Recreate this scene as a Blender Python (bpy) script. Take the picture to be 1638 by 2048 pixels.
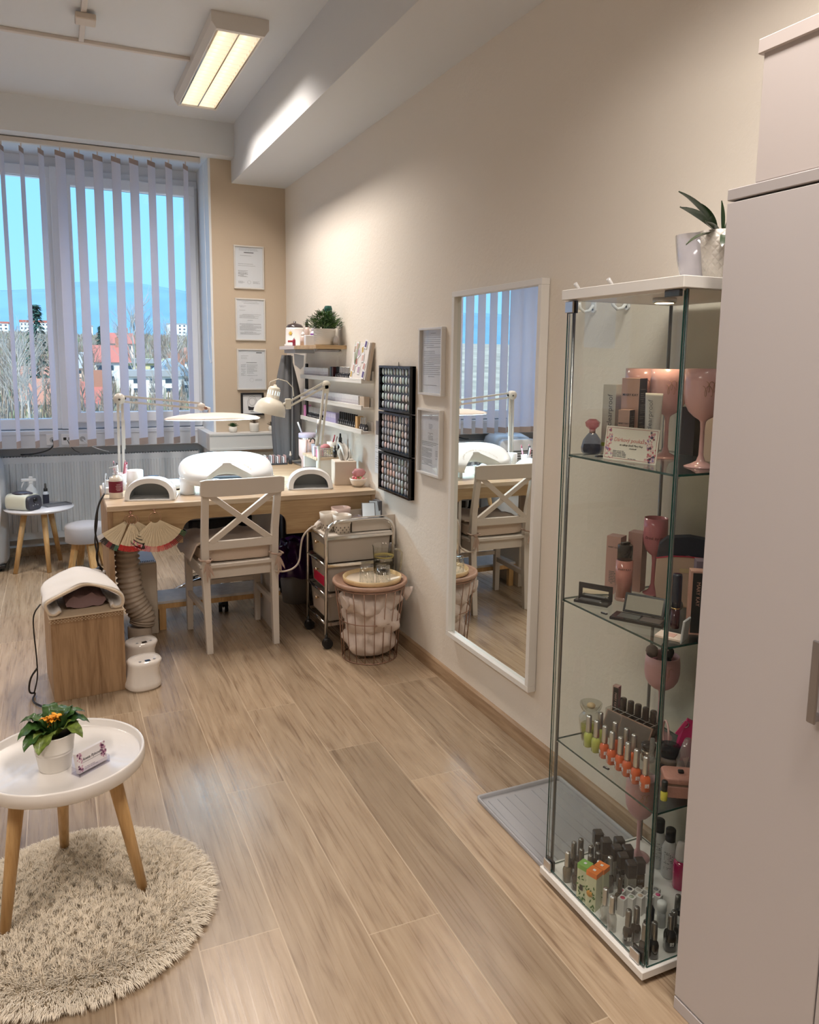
import bpy, bmesh, math, random
from mathutils import Vector, Matrix, Euler
import numpy as np

random.seed(7)
for o in list(bpy.data.objects):
    bpy.data.objects.remove(o)
SC = bpy.context.scene
COL = SC.collection
PI = math.pi

# ------------------------------------------------------------------ camera
F_PX = 1550.05
PITCH, YAW, ROLL = -0.1414, 0.427, 0.0117
fwd = Vector((math.sin(YAW) * math.cos(PITCH), math.cos(YAW) * math.cos(PITCH), math.sin(PITCH)))
r0 = Vector((math.cos(YAW), -math.sin(YAW), 0))
u0 = r0.cross(fwd)
rt = r0 * math.cos(ROLL) + u0 * math.sin(ROLL)
up = -r0 * math.sin(ROLL) + u0 * math.cos(ROLL)
cd = bpy.data.cameras.new('camera')
cam = bpy.data.objects.new('camera', cd)
COL.objects.link(cam)
cd.sensor_fit = 'HORIZONTAL'
cd.sensor_width = 36.0
cd.lens = F_PX * 36.0 / 1638.0
cd.shift_y = -83.57 / 1638.0
cd.clip_start = 0.05
cd.clip_end = 4000
cam.matrix_world = Matrix(((rt.x, up.x, -fwd.x, -1.5695), (rt.y, up.y, -fwd.y, 0.0),
                           (rt.z, up.z, -fwd.z, 1.4523), (0, 0, 0, 1)))
SC.camera = cam

# ------------------------------------------------------------------ view + world
SC.view_settings.view_transform = 'Standard'
SC.view_settings.look = 'None'
SC.view_settings.gamma = 1.0
SC.view_settings.use_curve_mapping = False
SC.view_settings.exposure = 0.0
W = bpy.data.worlds.new('sky')
SC.world = W
W.use_nodes = True
nt = W.node_tree
nt.nodes.clear()
wo = nt.nodes.new('ShaderNodeOutputWorld')
bg = nt.nodes.new('ShaderNodeBackground')
tc = nt.nodes.new('ShaderNodeTexCoord')
sp = nt.nodes.new('ShaderNodeSeparateXYZ')
cr = nt.nodes.new('ShaderNodeValToRGB')
nt.links.new(tc.outputs['Generated'], sp.inputs[0])
nt.links.new(sp.outputs['Z'], cr.inputs[0])
nt.links.new(cr.outputs[0], bg.inputs[0])
nt.links.new(bg.outputs[0], wo.inputs[0])
cr.color_ramp.elements[0].position = 0.0
cr.color_ramp.elements[0].color = (0.30, 0.66, 1.15, 1)
cr.color_ramp.elements[1].position = 0.34
cr.color_ramp.elements[1].color = (0.22, 0.58, 1.10, 1)
e2 = cr.color_ramp.elements.new(0.62)
e2.color = (0.9, 1.35, 2.1, 1)
bg.inputs[1].default_value = 1.5

sd = bpy.data.lights.new('sun', 'SUN')
sd.energy = 4.2
sd.angle = 0.01
sd.color = (1.0, 0.93, 0.82)
sun = bpy.data.objects.new('sun', sd)
COL.objects.link(sun)
sun.rotation_euler = (math.radians(52), 0, math.radians(-38))
LAMP_W = 29.0          # every ceiling luminaire
LAMP_COL = (1.0, 0.905, 0.825)

# ------------------------------------------------------------------ materials
MATS = {}

def _new(name):
    m = bpy.data.materials.new(name)
    m.use_nodes = True
    return m, m.node_tree, m.node_tree.nodes['Principled BSDF']

def mat(name, col, rough=0.5, metal=0.0, spec=0.5, bump=0.0, bscale=60.0, var=0.0, emit=None, estr=0.0,
        coat=0.0, sheen=0.0, sub=0.0):
    if name in MATS:
        return MATS[name]
    m, t, b = _new(name)
    b.inputs['Base Color'].default_value = (*col, 1)
    b.inputs['Roughness'].default_value = rough
    b.inputs['Metallic'].default_value = metal
    b.inputs['Specular IOR Level'].default_value = spec
    b.inputs['Coat Weight'].default_value = coat
    b.inputs['Sheen Weight'].default_value = sheen
    if emit:
        b.inputs['Emission Color'].default_value = (*emit, 1)
        b.inputs['Emission Strength'].default_value = estr
    if bump or var:
        c = t.nodes.new('ShaderNodeTexCoord')
        n = t.nodes.new('ShaderNodeTexNoise')
        n.inputs['Scale'].default_value = bscale
        n.inputs['Detail'].default_value = 6
        t.links.new(c.outputs['Object'], n.inputs['Vector'])
        if bump:
            bp = t.nodes.new('ShaderNodeBump')
            bp.inputs['Strength'].default_value = bump
            bp.inputs['Distance'].default_value = 0.002
            t.links.new(n.outputs['Fac'], bp.inputs['Height'])
            t.links.new(bp.outputs[0], b.inputs['Normal'])
        if var:
            r = t.nodes.new('ShaderNodeValToRGB')
            r.color_ramp.elements[0].position = 0.3
            r.color_ramp.elements[1].position = 0.7
            r.color_ramp.elements[0].color = (*[x * (1 - var) for x in col], 1)
            r.color_ramp.elements[1].color = (*[min(1, x * (1 + var)) for x in col], 1)
            t.links.new(n.outputs['Fac'], r.inputs[0])
            t.links.new(r.outputs[0], b.inputs['Base Color'])
    MATS[name] = m
    return m

def wood(name, c1, c2, rough=0.45, axis='x', scale=9.0, stretch=14.0, bump=0.15):
    if name in MATS:
        return MATS[name]
    m, t, b = _new(name)
    c = t.nodes.new('ShaderNodeTexCoord')
    mp = t.nodes.new('ShaderNodeMapping')
    s = [stretch, stretch, stretch]
    s['xyz'.index(axis)] = 1.0
    mp.inputs['Scale'].default_value = s
    n = t.nodes.new('ShaderNodeTexNoise')
    n.inputs['Scale'].default_value = scale * 0.35
    n.inputs['Detail'].default_value = 8
    n.inputs['Distortion'].default_value = 0.8
    n2 = t.nodes.new('ShaderNodeTexNoise')
    n2.inputs['Scale'].default_value = scale * 2.2
    n2.inputs['Detail'].default_value = 5
    mx = t.nodes.new('ShaderNodeMath')
    mx.operation = 'MULTIPLY_ADD'
    mx.inputs[1].default_value = 0.35
    r = t.nodes.new('ShaderNodeValToRGB')
    r.color_ramp.elements[0].position = 0.45
    r.color_ramp.elements[1].position = 0.85
    r.color_ramp.elements[0].color = (*c1, 1)
    r.color_ramp.elements[1].color = (*c2, 1)
    t.links.new(c.outputs['Object'], mp.inputs[0])
    t.links.new(mp.outputs[0], n.inputs['Vector'])
    t.links.new(mp.outputs[0], n2.inputs['Vector'])
    t.links.new(n2.outputs['Fac'], mx.inputs[0])
    t.links.new(n.outputs['Fac'], mx.inputs[2])
    t.links.new(mx.outputs[0], r.inputs[0])
    t.links.new(r.outputs[0], b.inputs['Base Color'])
    bp = t.nodes.new('ShaderNodeBump')
    bp.inputs['Strength'].default_value = bump
    bp.inputs['Distance'].default_value = 0.001
    t.links.new(mx.outputs[0], bp.inputs['Height'])
    t.links.new(bp.outputs[0], b.inputs['Normal'])
    b.inputs['Roughness'].default_value = rough
    MATS[name] = m
    return m

def glass(name, tint=(0.97, 0.99, 0.98), refl=1.0, rough=0.0, opac=0.0, dcol=(1, 1, 1)):
    """thin clear sheet: see-through with a Fresnel reflection"""
    if name in MATS:
        return MATS[name]
    m, t, b = _new(name)
    t.nodes.remove(b)
    out = t.nodes['Material Output']
    tr = t.nodes.new('ShaderNodeBsdfTransparent')
    tr.inputs[0].default_value = (*tint, 1)
    gl = t.nodes.new('ShaderNodeBsdfGlossy')
    gl.inputs['Roughness'].default_value = rough
    fr = t.nodes.new('ShaderNodeFresnel')
    fr.inputs[0].default_value = 1.45
    ml = t.nodes.new('ShaderNodeMath')
    ml.operation = 'MULTIPLY'
    ml.inputs[1].default_value = refl
    mx = t.nodes.new('ShaderNodeMixShader')
    ge = t.nodes.new('ShaderNodeNewGeometry')
    inv = t.nodes.new('ShaderNodeMath')
    inv.operation = 'SUBTRACT'
    inv.inputs[0].default_value = 1.0
    t.links.new(ge.outputs['Backfacing'], inv.inputs[1])
    pf = t.nodes.new('ShaderNodeMath')
    pf.operation = 'MULTIPLY'
    t.links.new(fr.outputs[0], pf.inputs[0])
    t.links.new(inv.outputs[0], pf.inputs[1])
    t.links.new(pf.outputs[0], ml.inputs[0])
    t.links.new(ml.outputs[0], mx.inputs[0])
    t.links.new(gl.outputs[0], mx.inputs[2])
    if opac:
        df = t.nodes.new('ShaderNodeBsdfDiffuse')
        df.inputs[0].default_value = (*dcol, 1)
        m2 = t.nodes.new('ShaderNodeMixShader')
        m2.inputs[0].default_value = opac
        t.links.new(tr.outputs[0], m2.inputs[1])
        t.links.new(df.outputs[0], m2.inputs[2])
        t.links.new(m2.outputs[0], mx.inputs[1])
    else:
        t.links.new(tr.outputs[0], mx.inputs[1])
    t.links.new(mx.outputs[0], out.inputs[0])
    MATS[name] = m
    return m

def cloth_trans(name, col, tcol, k=0.5):
    m, t, b = _new(name)
    t.nodes.remove(b)
    out = t.nodes['Material Output']
    d = t.nodes.new('ShaderNodeBsdfDiffuse')
    d.inputs[0].default_value = (*col, 1)
    tr = t.nodes.new('ShaderNodeBsdfTranslucent')
    tr.inputs[0].default_value = (*tcol, 1)
    mx = t.nodes.new('ShaderNodeMixShader')
    mx.inputs[0].default_value = k
    t.links.new(d.outputs[0], mx.inputs[1])
    t.links.new(tr.outputs[0], mx.inputs[2])
    t.links.new(mx.outputs[0], out.inputs[0])
    MATS[name] = m
    return m

# ------------------------------------------------------------------ geometry helpers
class MB:
    def __init__(self):
        self.bm = bmesh.new()
        self.mi = 0

    def _fin(self, fs):
        for f in fs:
            f.material_index = self.mi
        return self

    def box(self, x0, x1, y0, y1, z0, z1, bev=0.0, M=None, seg=1):
        bm = self.bm
        vs = [bm.verts.new((x, y, z)) for z in (z0, z1) for y in (y0, y1) for x in (x0, x1)]
        q = [(0, 2, 3, 1), (4, 5, 7, 6), (0, 1, 5, 4), (2, 6, 7, 3), (0, 4, 6, 2), (1, 3, 7, 5)]
        fs = [bm.faces.new([vs[i] for i in f]) for f in q]
        if bev > 0:
            es = list({e for f in fs for e in f.edges})
            r = bmesh.ops.bevel(bm, geom=es, offset=bev, segments=seg, affect='EDGES', profile=0.5)
            vs = list({v for f in r['faces'] for v in f.verts} | {v for v in vs if v.is_valid})
            fs = list({f for v in vs for f in v.link_faces})
        if M is not None:
            bmesh.ops.transform(bm, matrix=M, verts=vs)
        return self._fin(fs)

    def rings(self, rings, cap0=True, cap1=True, closed=True, smooth=True):
        bm = self.bm
        R = [[bm.verts.new(p) for p in r] for r in rings]
        fs = []
        n = len(R[0])
        for a, b in zip(R[:-1], R[1:]):
            for i in range(n if closed else n - 1):
                j = (i + 1) % n
                f = bm.faces.new((a[i], a[j], b[j], b[i]))
                f.smooth = smooth
                fs.append(f)
        if cap0 and closed:
            fs.append(bm.faces.new(list(reversed(R[0]))))
        if cap1 and closed:
            fs.append(bm.faces.new(R[-1]))
        return self._fin(fs)

    def lathe(self, prof, c=(0, 0, 0), n=24, cap0=True, cap1=True, sx=1.0, sy=1.0, M=None, smooth=True, p=2.0):
        rs = []
        for r, z in prof:
            ring = []
            for i in range(n):
                a = 2 * PI * i / n
                ca, sa = math.cos(a), math.sin(a)
                if p != 2.0:
                    k = (abs(ca) ** p + abs(sa) ** p) ** (-1 / p)
                    ca, sa = ca * k, sa * k
                q = Vector((r * ca * sx, r * sa * sy, z))
                if M is not None:
                    q = M @ q
                ring.append(q + Vector(c))
            rs.append(ring)
        return self.rings(rs, cap0, cap1, smooth=smooth)

    def cyl(self, a, b, r1, r2=None, n=16, smooth=True, cap=True):
        r2 = r1 if r2 is None else r2
        return self.tube([a, b], [r1, r2], n, cap, smooth)

    def tube(self, pts, rad, n=10, cap=True, smooth=True, closed=False):
        pts = [Vector(p) for p in pts]
        if not hasattr(rad, '__len__'):
            rad = [rad] * len(pts)
        rs = []
        up_ = None
        N = len(pts)
        for i, p in enumerate(pts):
            if closed:
                d = pts[(i + 1) % N] - pts[i - 1]
            else:
                d = pts[min(i + 1, N - 1)] - pts[max(i - 1, 0)]
            d.normalize()
            if up_ is None:
                up_ = Vector((0, 0, 1)) if abs(d.z) < 0.9 else Vector((1, 0, 0))
            s = d.cross(up_).normalized()
            up_ = s.cross(d).normalized()
            rs.append([p + (s * math.cos(2 * PI * k / n) + up_ * math.sin(2 * PI * k / n)) * rad[i] for k in range(n)])
        if closed:
            rs.append(rs[0][:])
            return self.rings(rs, False, False, smooth=smooth)
        return self.rings(rs, cap, cap, smooth=smooth)

    def prism(self, poly, d0, d1, axis='y', smooth=False):
        def P(a, b, d):
            return {'y': (a, d, b), 'x': (d, a, b), 'z': (a, b, d)}[axis]
        return self.rings([[P(a, b, d0) for a, b in poly], [P(a, b, d1) for a, b in poly]], smooth=smooth)

    def quad(self, *ps):
        f = self.bm.faces.new([self.bm.verts.new(p) for p in ps])
        return self._fin([f])

    def ell(self, c, rx, ry, rz, n=16, m=10, M=None):
        prof = [(max(1e-4, math.sin(PI * i / m)), -math.cos(PI * i / m)) for i in range(m + 1)]
        rs = []
        for r, z in prof:
            ring = []
            for i in range(n):
                q = Vector((r * math.cos(2 * PI * i / n) * rx, r * math.sin(2 * PI * i / n) * ry, z * rz))
                if M is not None:
                    q = M @ q
                ring.append(q + Vector(c))
            rs.append(ring)
        return self.rings(rs)

    def leaf(self, base, tip, width, droop=0.0, n=8, fold=0.15, side=None, thick=0.0008):
        """tapered blade with thickness"""
        base, tip = Vector(base), Vector(tip)
        d = tip - base
        s = side.normalized() if side is not None else d.cross(Vector((0, 0, 1)))
        if s.length < 1e-5:
            s = Vector((1, 0, 0))
        s.normalize()
        nrm = s.cross(d).normalized()
        L, Rr = [], []
        for sgn in (1, -1):
            for i in range(n + 1):
                t = i / n
                w = width * (math.sin(PI * min(1, t * 0.93 + 0.07)) ** 0.7)
                p = base + d * t + Vector((0, 0, -droop * t * t))
                c = p - nrm * fold * w * 0
                row = [c - s * w * 0.5 + nrm * fold * w, c + nrm * sgn * thick, c + s * w * 0.5 + nrm * fold * w]
                (L if sgn == 1 else Rr).append([self.bm.verts.new(q) for q in row])
        fs = []
        for G, flip in ((L, 0), (Rr, 1)):
            for i in range(n):
                for k in (0, 1):
                    q = [G[i][k], G[i][k + 1], G[i + 1][k + 1], G[i + 1][k]]
                    if flip:
                        q.reverse()
                    f = self.bm.faces.new(q)
                    f.smooth = True
                    fs.append(f)
        return self._fin(fs)

    def build(self, name, m, parent=None, loc=None, recalc=True, bevel=0.0):
        if recalc:
            bmesh.ops.recalc_face_normals(self.bm, faces=self.bm.faces[:])
        me = bpy.data.meshes.new(name)
        self.bm.to_mesh(me)
        self.bm.free()
        for x in (m if isinstance(m, (list, tuple)) else [m]):
            me.materials.append(x)
        o = bpy.data.objects.new(name, me)
        COL.objects.link(o)
        if parent is not None:
            o.parent = parent
        if loc is not None:
            o.location = loc
        if bevel:
            md = o.modifiers.new('bevel', 'BEVEL')
            md.width = bevel
            md.segments = 3
            md.limit_method = 'ANGLE'
        return o

def tag(o, label, cat, group=None, kind=None):
    o['label'] = label
    o['category'] = cat
    if group:
        o['group'] = group
    if kind:
        o['kind'] = kind
    return o

def thing(name, label, cat, loc=(0, 0, 0), rz=0.0, group=None):
    o = bpy.data.objects.new(name, None)
    o.empty_display_size = 0.05
    COL.objects.link(o)
    o.location = loc
    o.rotation_euler = (0, 0, rz)
    return tag(o, label, cat, group)

def struct(o):
    o['kind'] = 'structure'
    return o

def copy_tree(src, parent=None):
    c = src.copy()
    COL.objects.link(c)
    if parent is not None:
        c.parent = parent
    for ch in list(src.children):
        copy_tree(ch, c)
    return c

def dup(src, loc, label, rz=None, group=None):
    c = copy_tree(src)
    c.location = loc
    if rz is not None:
        c.rotation_euler = (0, 0, rz)
    c['label'] = label
    if group:
        c['group'] = group
    return c

def text(s, size, loc, rot, m, parent=None, name='lettering', shear=0.0, depth=0.0002, ax='CENTER', bold=0.0):
    cu = bpy.data.curves.new(name, 'FONT')
    cu.body = s
    cu.size = size
    cu.align_x = ax
    cu.align_y = 'CENTER'
    cu.shear = shear
    cu.offset = bold
    cu.extrude = depth
    cu.resolution_u = 3
    t = bpy.data.objects.new(name + '_tmp', cu)
    COL.objects.link(t)
    bpy.context.view_layer.update()
    me = bpy.data.meshes.new_from_object(t.evaluated_get(bpy.context.evaluated_depsgraph_get()))
    bpy.data.objects.remove(t)
    me.name = name
    me.materials.clear()
    me.materials.append(m)
    o = bpy.data.objects.new(name, me)
    COL.objects.link(o)
    if parent is not None:
        o.parent = parent
    o.location = loc
    o.rotation_euler = rot
    return o

FRONT = (PI / 2, 0, 0)            # reads from the -y side
LEFTWARD = (PI / 2, 0, -PI / 2)   # reads from the -x side
def yawed(a):
    return (PI / 2, 0, a)

# shared materials
WHITE = mat('white_lacquer', (0.80, 0.78, 0.74), 0.35)
WHITEM = mat('white_matt', (0.80, 0.79, 0.76), 0.6)
WPLAST = mat('white_plastic', (0.85, 0.86, 0.87), 0.25, coat=0.3)
CHROME = mat('chrome', (0.75, 0.74, 0.72), 0.12, 1.0)
SILVER = mat('brushed_silver', (0.62, 0.61, 0.60), 0.28, 1.0)
BLACK = mat('black_plastic', (0.012, 0.012, 0.013), 0.35)
BLACKG = mat('black_gloss', (0.008, 0.008, 0.010), 0.12)
DARK = mat('dark_grey', (0.05, 0.05, 0.055), 0.5)
GREYP = mat('grey_plastic', (0.33, 0.34, 0.36), 0.45)
INK = mat('ink', (0.03, 0.03, 0.035), 0.7)
INKG = mat('ink_grey', (0.16, 0.16, 0.17), 0.8)
PAPER = mat('paper', (0.78, 0.79, 0.81), 0.8)
BIRCH = wood('birch_legs', (0.48, 0.27, 0.10), (0.66, 0.42, 0.19), 0.4, 'z', 12)
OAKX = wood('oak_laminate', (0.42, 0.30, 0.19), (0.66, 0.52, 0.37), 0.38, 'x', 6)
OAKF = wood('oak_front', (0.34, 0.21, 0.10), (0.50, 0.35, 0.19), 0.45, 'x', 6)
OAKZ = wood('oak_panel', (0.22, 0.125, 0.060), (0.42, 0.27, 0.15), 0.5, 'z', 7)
PINK = mat('pink_enamel', (0.78, 0.46, 0.46), 0.22, coat=0.5)
PINKM = mat('mauve_matt', (0.58, 0.33, 0.34), 0.45)
GLASSC = glass('clear_glass')
EDGE = mat('green_glass_edge', (0.004, 0.045, 0.035), 0.1, coat=0.4)
MKP = mat('powder_pink_card', (0.62, 0.42, 0.36), 0.5)
MKB = mat('black_card', (0.02, 0.018, 0.018), 0.5)
TOWEL = mat('towel_cotton', (0.80, 0.76, 0.72), 0.95, bump=1.0, bscale=500, sheen=0.3)
BEIGEF = mat('beige_fabric', (0.62, 0.50, 0.40), 0.9, bump=0.6, bscale=350, sheen=0.2)
COPPER = mat('copper_wire', (0.42, 0.24, 0.18), 0.35, 0.8)
# ================================================================== the room
def plaster(name, col, s=0.35):
    m, t, b = _new(name)
    c = t.nodes.new('ShaderNodeTexCoord')
    n = t.nodes.new('ShaderNodeTexNoise')
    n.inputs['Scale'].default_value = 45
    n.inputs['Detail'].default_value = 8
    n.inputs['Roughness'].default_value = 0.6
    n.inputs['Distortion'].default_value = 0.6
    bp = t.nodes.new('ShaderNodeBump')
    bp.inputs['Strength'].default_value = s
    bp.inputs['Distance'].default_value = 0.004
    t.links.new(c.outputs['Object'], n.inputs['Vector'])
    t.links.new(n.outputs['Fac'], bp.inputs['Height'])
    t.links.new(bp.outputs[0], b.inputs['Normal'])
    b.inputs['Base Color'].default_value = (*col, 1)
    b.inputs['Roughness'].default_value = 0.85
    MATS[name] = m
    return m

def floor_mat():
    m, t, b = _new('laminate_floor')
    N, L = t.nodes, t.links
    def math_(op, a, bb=None, c=None):
        n = N.new('ShaderNodeMath')
        n.operation = op
        for i, v in enumerate((a, bb, c)):
            if v is None:
                continue
            if isinstance(v, (int, float)):
                n.inputs[i].default_value = v
            else:
                L.new(v, n.inputs[i])
        return n.outputs[0]
    c = N.new('ShaderNodeTexCoord')
    s = N.new('ShaderNodeSeparateXYZ')
    L.new(c.outputs['Object'], s.inputs[0])
    X, Y = s.outputs[0], s.outputs[1]
    px = math_('DIVIDE', math_('ADD', X, 0.105), -0.2015)
    pi_ = math_('FLOOR', px)
    pf = math_('FRACT', px)
    # end-joint position of each plank row
    rp = N.new('ShaderNodeValToRGB')
    rp.color_ramp.interpolation = 'CONSTANT'
    offs = [0.30, 0.908, 1.218, 0.285, 1.08, 0.40, 0.46, 0.95, 0.15, 0.70, 1.2, 0.3, 0.85, 0.55, 1.1, 0.05]
    els = rp.color_ramp.elements
    while len(els) < 16:
        els.new(0.5)
    for i, v in enumerate(offs):
        els[i].position = i / 16.0
    for i, v in enumerate(offs):
        els[i].color = (v / 1.38, v / 1.38, v / 1.38, 1)
    L.new(math_('DIVIDE', math_('ADD', pi_, 0.5 + 1.0 - 1.0), 16.0), rp.inputs[0])
    sr = N.new('ShaderNodeSeparateColor')
    L.new(rp.outputs[0], sr.inputs[0])
    py = math_('SUBTRACT', math_('DIVIDE', Y, 1.38), sr.outputs[0])
    pyi = math_('FLOOR', py)
    pyf = math_('FRACT', py)
    # per plank random
    cb = N.new('ShaderNodeCombineXYZ')
    L.new(pi_, cb.inputs[0])
    L.new(pyi, cb.inputs[1])
    wn = N.new('ShaderNodeTexWhiteNoise')
    wn.noise_dimensions = '2D'
    L.new(cb.outputs[0], wn.inputs['Vector'])
    # seams
    ex = math_('MINIMUM', pf, math_('SUBTRACT', 1.0, pf))
    ey = math_('MINIMUM', pyf, math_('SUBTRACT', 1.0, pyf))
    seam = math_('MAXIMUM', math_('LESS_THAN', ex, 0.008), math_('LESS_THAN', ey, 0.0011))
    # grain
    g = N.new('ShaderNodeCombineXYZ')
    L.new(math_('ADD', math_('MULTIPLY', X, 15.0), math_('MULTIPLY', wn.outputs['Value'], 37.0)), g.inputs[0])
    L.new(math_('MULTIPLY', Y, 1.6), g.inputs[1])
    L.new(math_('MULTIPLY', wn.outputs['Value'], 19.0), g.inputs[2])
    n1 = N.new('ShaderNodeTexNoise')
    n1.inputs['Scale'].default_value = 1.1
    n1.inputs['Detail'].default_value = 7
    n1.inputs['Distortion'].default_value = 2.6
    L.new(g.outputs[0], n1.inputs['Vector'])
    g2 = N.new('ShaderNodeVectorMath')
    g2.operation = 'MULTIPLY'
    g2.inputs[1].default_value = (10.0, 1.6, 1.0)
    L.new(g.outputs[0], g2.inputs[0])
    n2 = N.new('ShaderNodeTexNoise')
    n2.inputs['Scale'].default_value = 1.0
    n2.inputs['Detail'].default_value = 4
    L.new(g2.outputs[0], n2.inputs['Vector'])
    mixf = math_('ADD', math_('MULTIPLY', n1.outputs['Fac'], 0.66), math_('MULTIPLY', n2.outputs['Fac'], 0.34))
    r = N.new('ShaderNodeValToRGB')
    e = r.color_ramp.elements
    e[0].position, e[1].position = 0.30, 0.72
    e[0].color = (0.20, 0.132, 0.082, 1)
    e[1].color = (0.46, 0.352, 0.242, 1)
    k = e.new(0.46)
    k.color = (0.34, 0.247, 0.163, 1)
    L.new(mixf, r.inputs[0])
    hsv = N.new('ShaderNodeHueSaturation')
    L.new(r.outputs[0], hsv.inputs['Color'])
    L.new(math_('ADD', math_('MULTIPLY', wn.outputs['Value'], 0.36), 0.80), hsv.inputs['Value'])
    # knots and dark cracks
    kv = N.new('ShaderNodeCombineXYZ')
    L.new(math_('MULTIPLY', X, 3.2), kv.inputs[0])
    L.new(math_('MULTIPLY', Y, 1.3), kv.inputs[1])
    vo = N.new('ShaderNodeTexVoronoi')
    vo.inputs['Scale'].default_value = 1.6
    L.new(kv.outputs[0], vo.inputs['Vector'])
    kn = math_('LESS_THAN', math_('ADD', vo.outputs['Distance'], math_('MULTIPLY', n1.outputs['Fac'], 0.20)), 0.128)
    mk = N.new('ShaderNodeMix')
    mk.data_type = 'RGBA'
    L.new(math_('MULTIPLY', kn, 0.55), mk.inputs[0])
    L.new(hsv.outputs[0], mk.inputs[6])
    mk.inputs[7].default_value = (0.16, 0.10, 0.065, 1)
    ms = N.new('ShaderNodeMix')
    ms.data_type = 'RGBA'
    L.new(math_('MULTIPLY', seam, 0.6), ms.inputs[0])
    L.new(mk.outputs[2], ms.inputs[6])
    ms.inputs[7].default_value = (0.62, 0.50, 0.36, 1)
    L.new(ms.outputs[2], b.inputs['Base Color'])
    L.new(math_('ADD', math_('MULTIPLY', n2.outputs['Fac'], 0.20), 0.19), b.inputs['Roughness'])
    bp = N.new('ShaderNodeBump')
    bp.inputs['Strength'].default_value = 0.22
    bp.inputs['Distance'].default_value = 0.0015
    L.new(math_('SUBTRACT', mixf, math_('MULTIPLY', seam, 0.6)), bp.inputs['Height'])
    L.new(bp.outputs[0], b.inputs['Normal'])
    b.inputs['Specular IOR Level'].default_value = 0.55
    return m

CREAM = plaster('cream_plaster', (0.79, 0.735, 0.655))
TAN = plaster('tan_plaster', (0.55, 0.45, 0.34), 0.15)
CEIL = plaster('ceiling_white', (0.70, 0.715, 0.73), 0.1)
FL = floor_mat()
XL, YB, YW, ZC = -4.4, -1.6, 5.675, 3.03

struct(MB().box(XL, 0.25, YB, 6.45, -0.15, 0).build('floor', FL))
struct(MB().box(XL - .2, 0.25, YB - .2, 6.45, ZC, ZC + .2).build('ceiling', CEIL))
struct(MB().box(0, 0.25, YB, 6.45, 0, ZC).build('wall_right', CREAM))
struct(MB().box(XL - .2, XL, YB - .2, 6.45, 0, ZC).build('wall_left', CREAM))
struct(MB().box(XL, 0.25, YB - .2, YB, 0, ZC).build('wall_back', CREAM))
wf = MB()
wf.box(-0.53, 0, YW, 6.45, 0, 2.82)
struct(wf.build('wall_front', TAN))
struct(MB().box(-4.4, -0.53, 6.20, 6.45, 0, 0.93).build('wall_front', mat('window_niche_paint', (0.70, 0.70, 0.71), 0.8, bump=0.1)))
# white reveal of the window niche
struct(MB().box(-0.545, -0.53, YW, 6.2, 0, 2.82).build('trim_3', mat('reveal_white', (0.76, 0.77, 0.78), 0.7)))
# beams
struct(MB().box(-0.3845, 0, YB, YW + .01, 2.663, ZC, 0).build('trim_1', CEIL))
struct(MB().box(XL, 0, 5.56, 6.45, 2.815, ZC, 0).build('trim_2', CEIL))
# skirting
bb = MB()
bb.prism([(0, 0), (0, .062), (-.008, .062), (-.014, .055), (-.019, .02), (-.02, 0)], YB, YW, 'y')
struct(bb.build('baseboard_right', wood('skirting_wood', (0.25, 0.155, 0.085), (0.42, 0.29, 0.18), 0.5, 'y', 8)))
struct(MB().box(-.5295, -0.02, YW - .018, YW, 0, .062).build('baseboard_front', MATS['skirting_wood']))
struct(MB().box(-4.4, -0.545, 6.18, 6.2, 0, .062).build('baseboard_front', MATS['skirting_wood']))

# ceiling cable duct and junction box
CD = mat('cable_duct', (0.66, 0.60, 0.55), 0.6)
struct(MB().box(XL, -0.835, 4.475, 4.50, ZC - .018, ZC, .002).build('trim_4', CD))
struct(MB().box(-1.385, -1.36, 1.0, 4.475, ZC - .016, ZC - .0005, .002).build('trim_5', CD))
jb = thing('junction_box', 'small beige junction box where two ceiling cable ducts meet', 'junction box', (-1.365, 4.14, ZC))
MB().box(-.045, .045, -.045, .045, -.045, -.0165, .004).build('box_cover', mat('junction_beige', (0.62, 0.55, 0.48), 0.6), jb)

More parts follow.
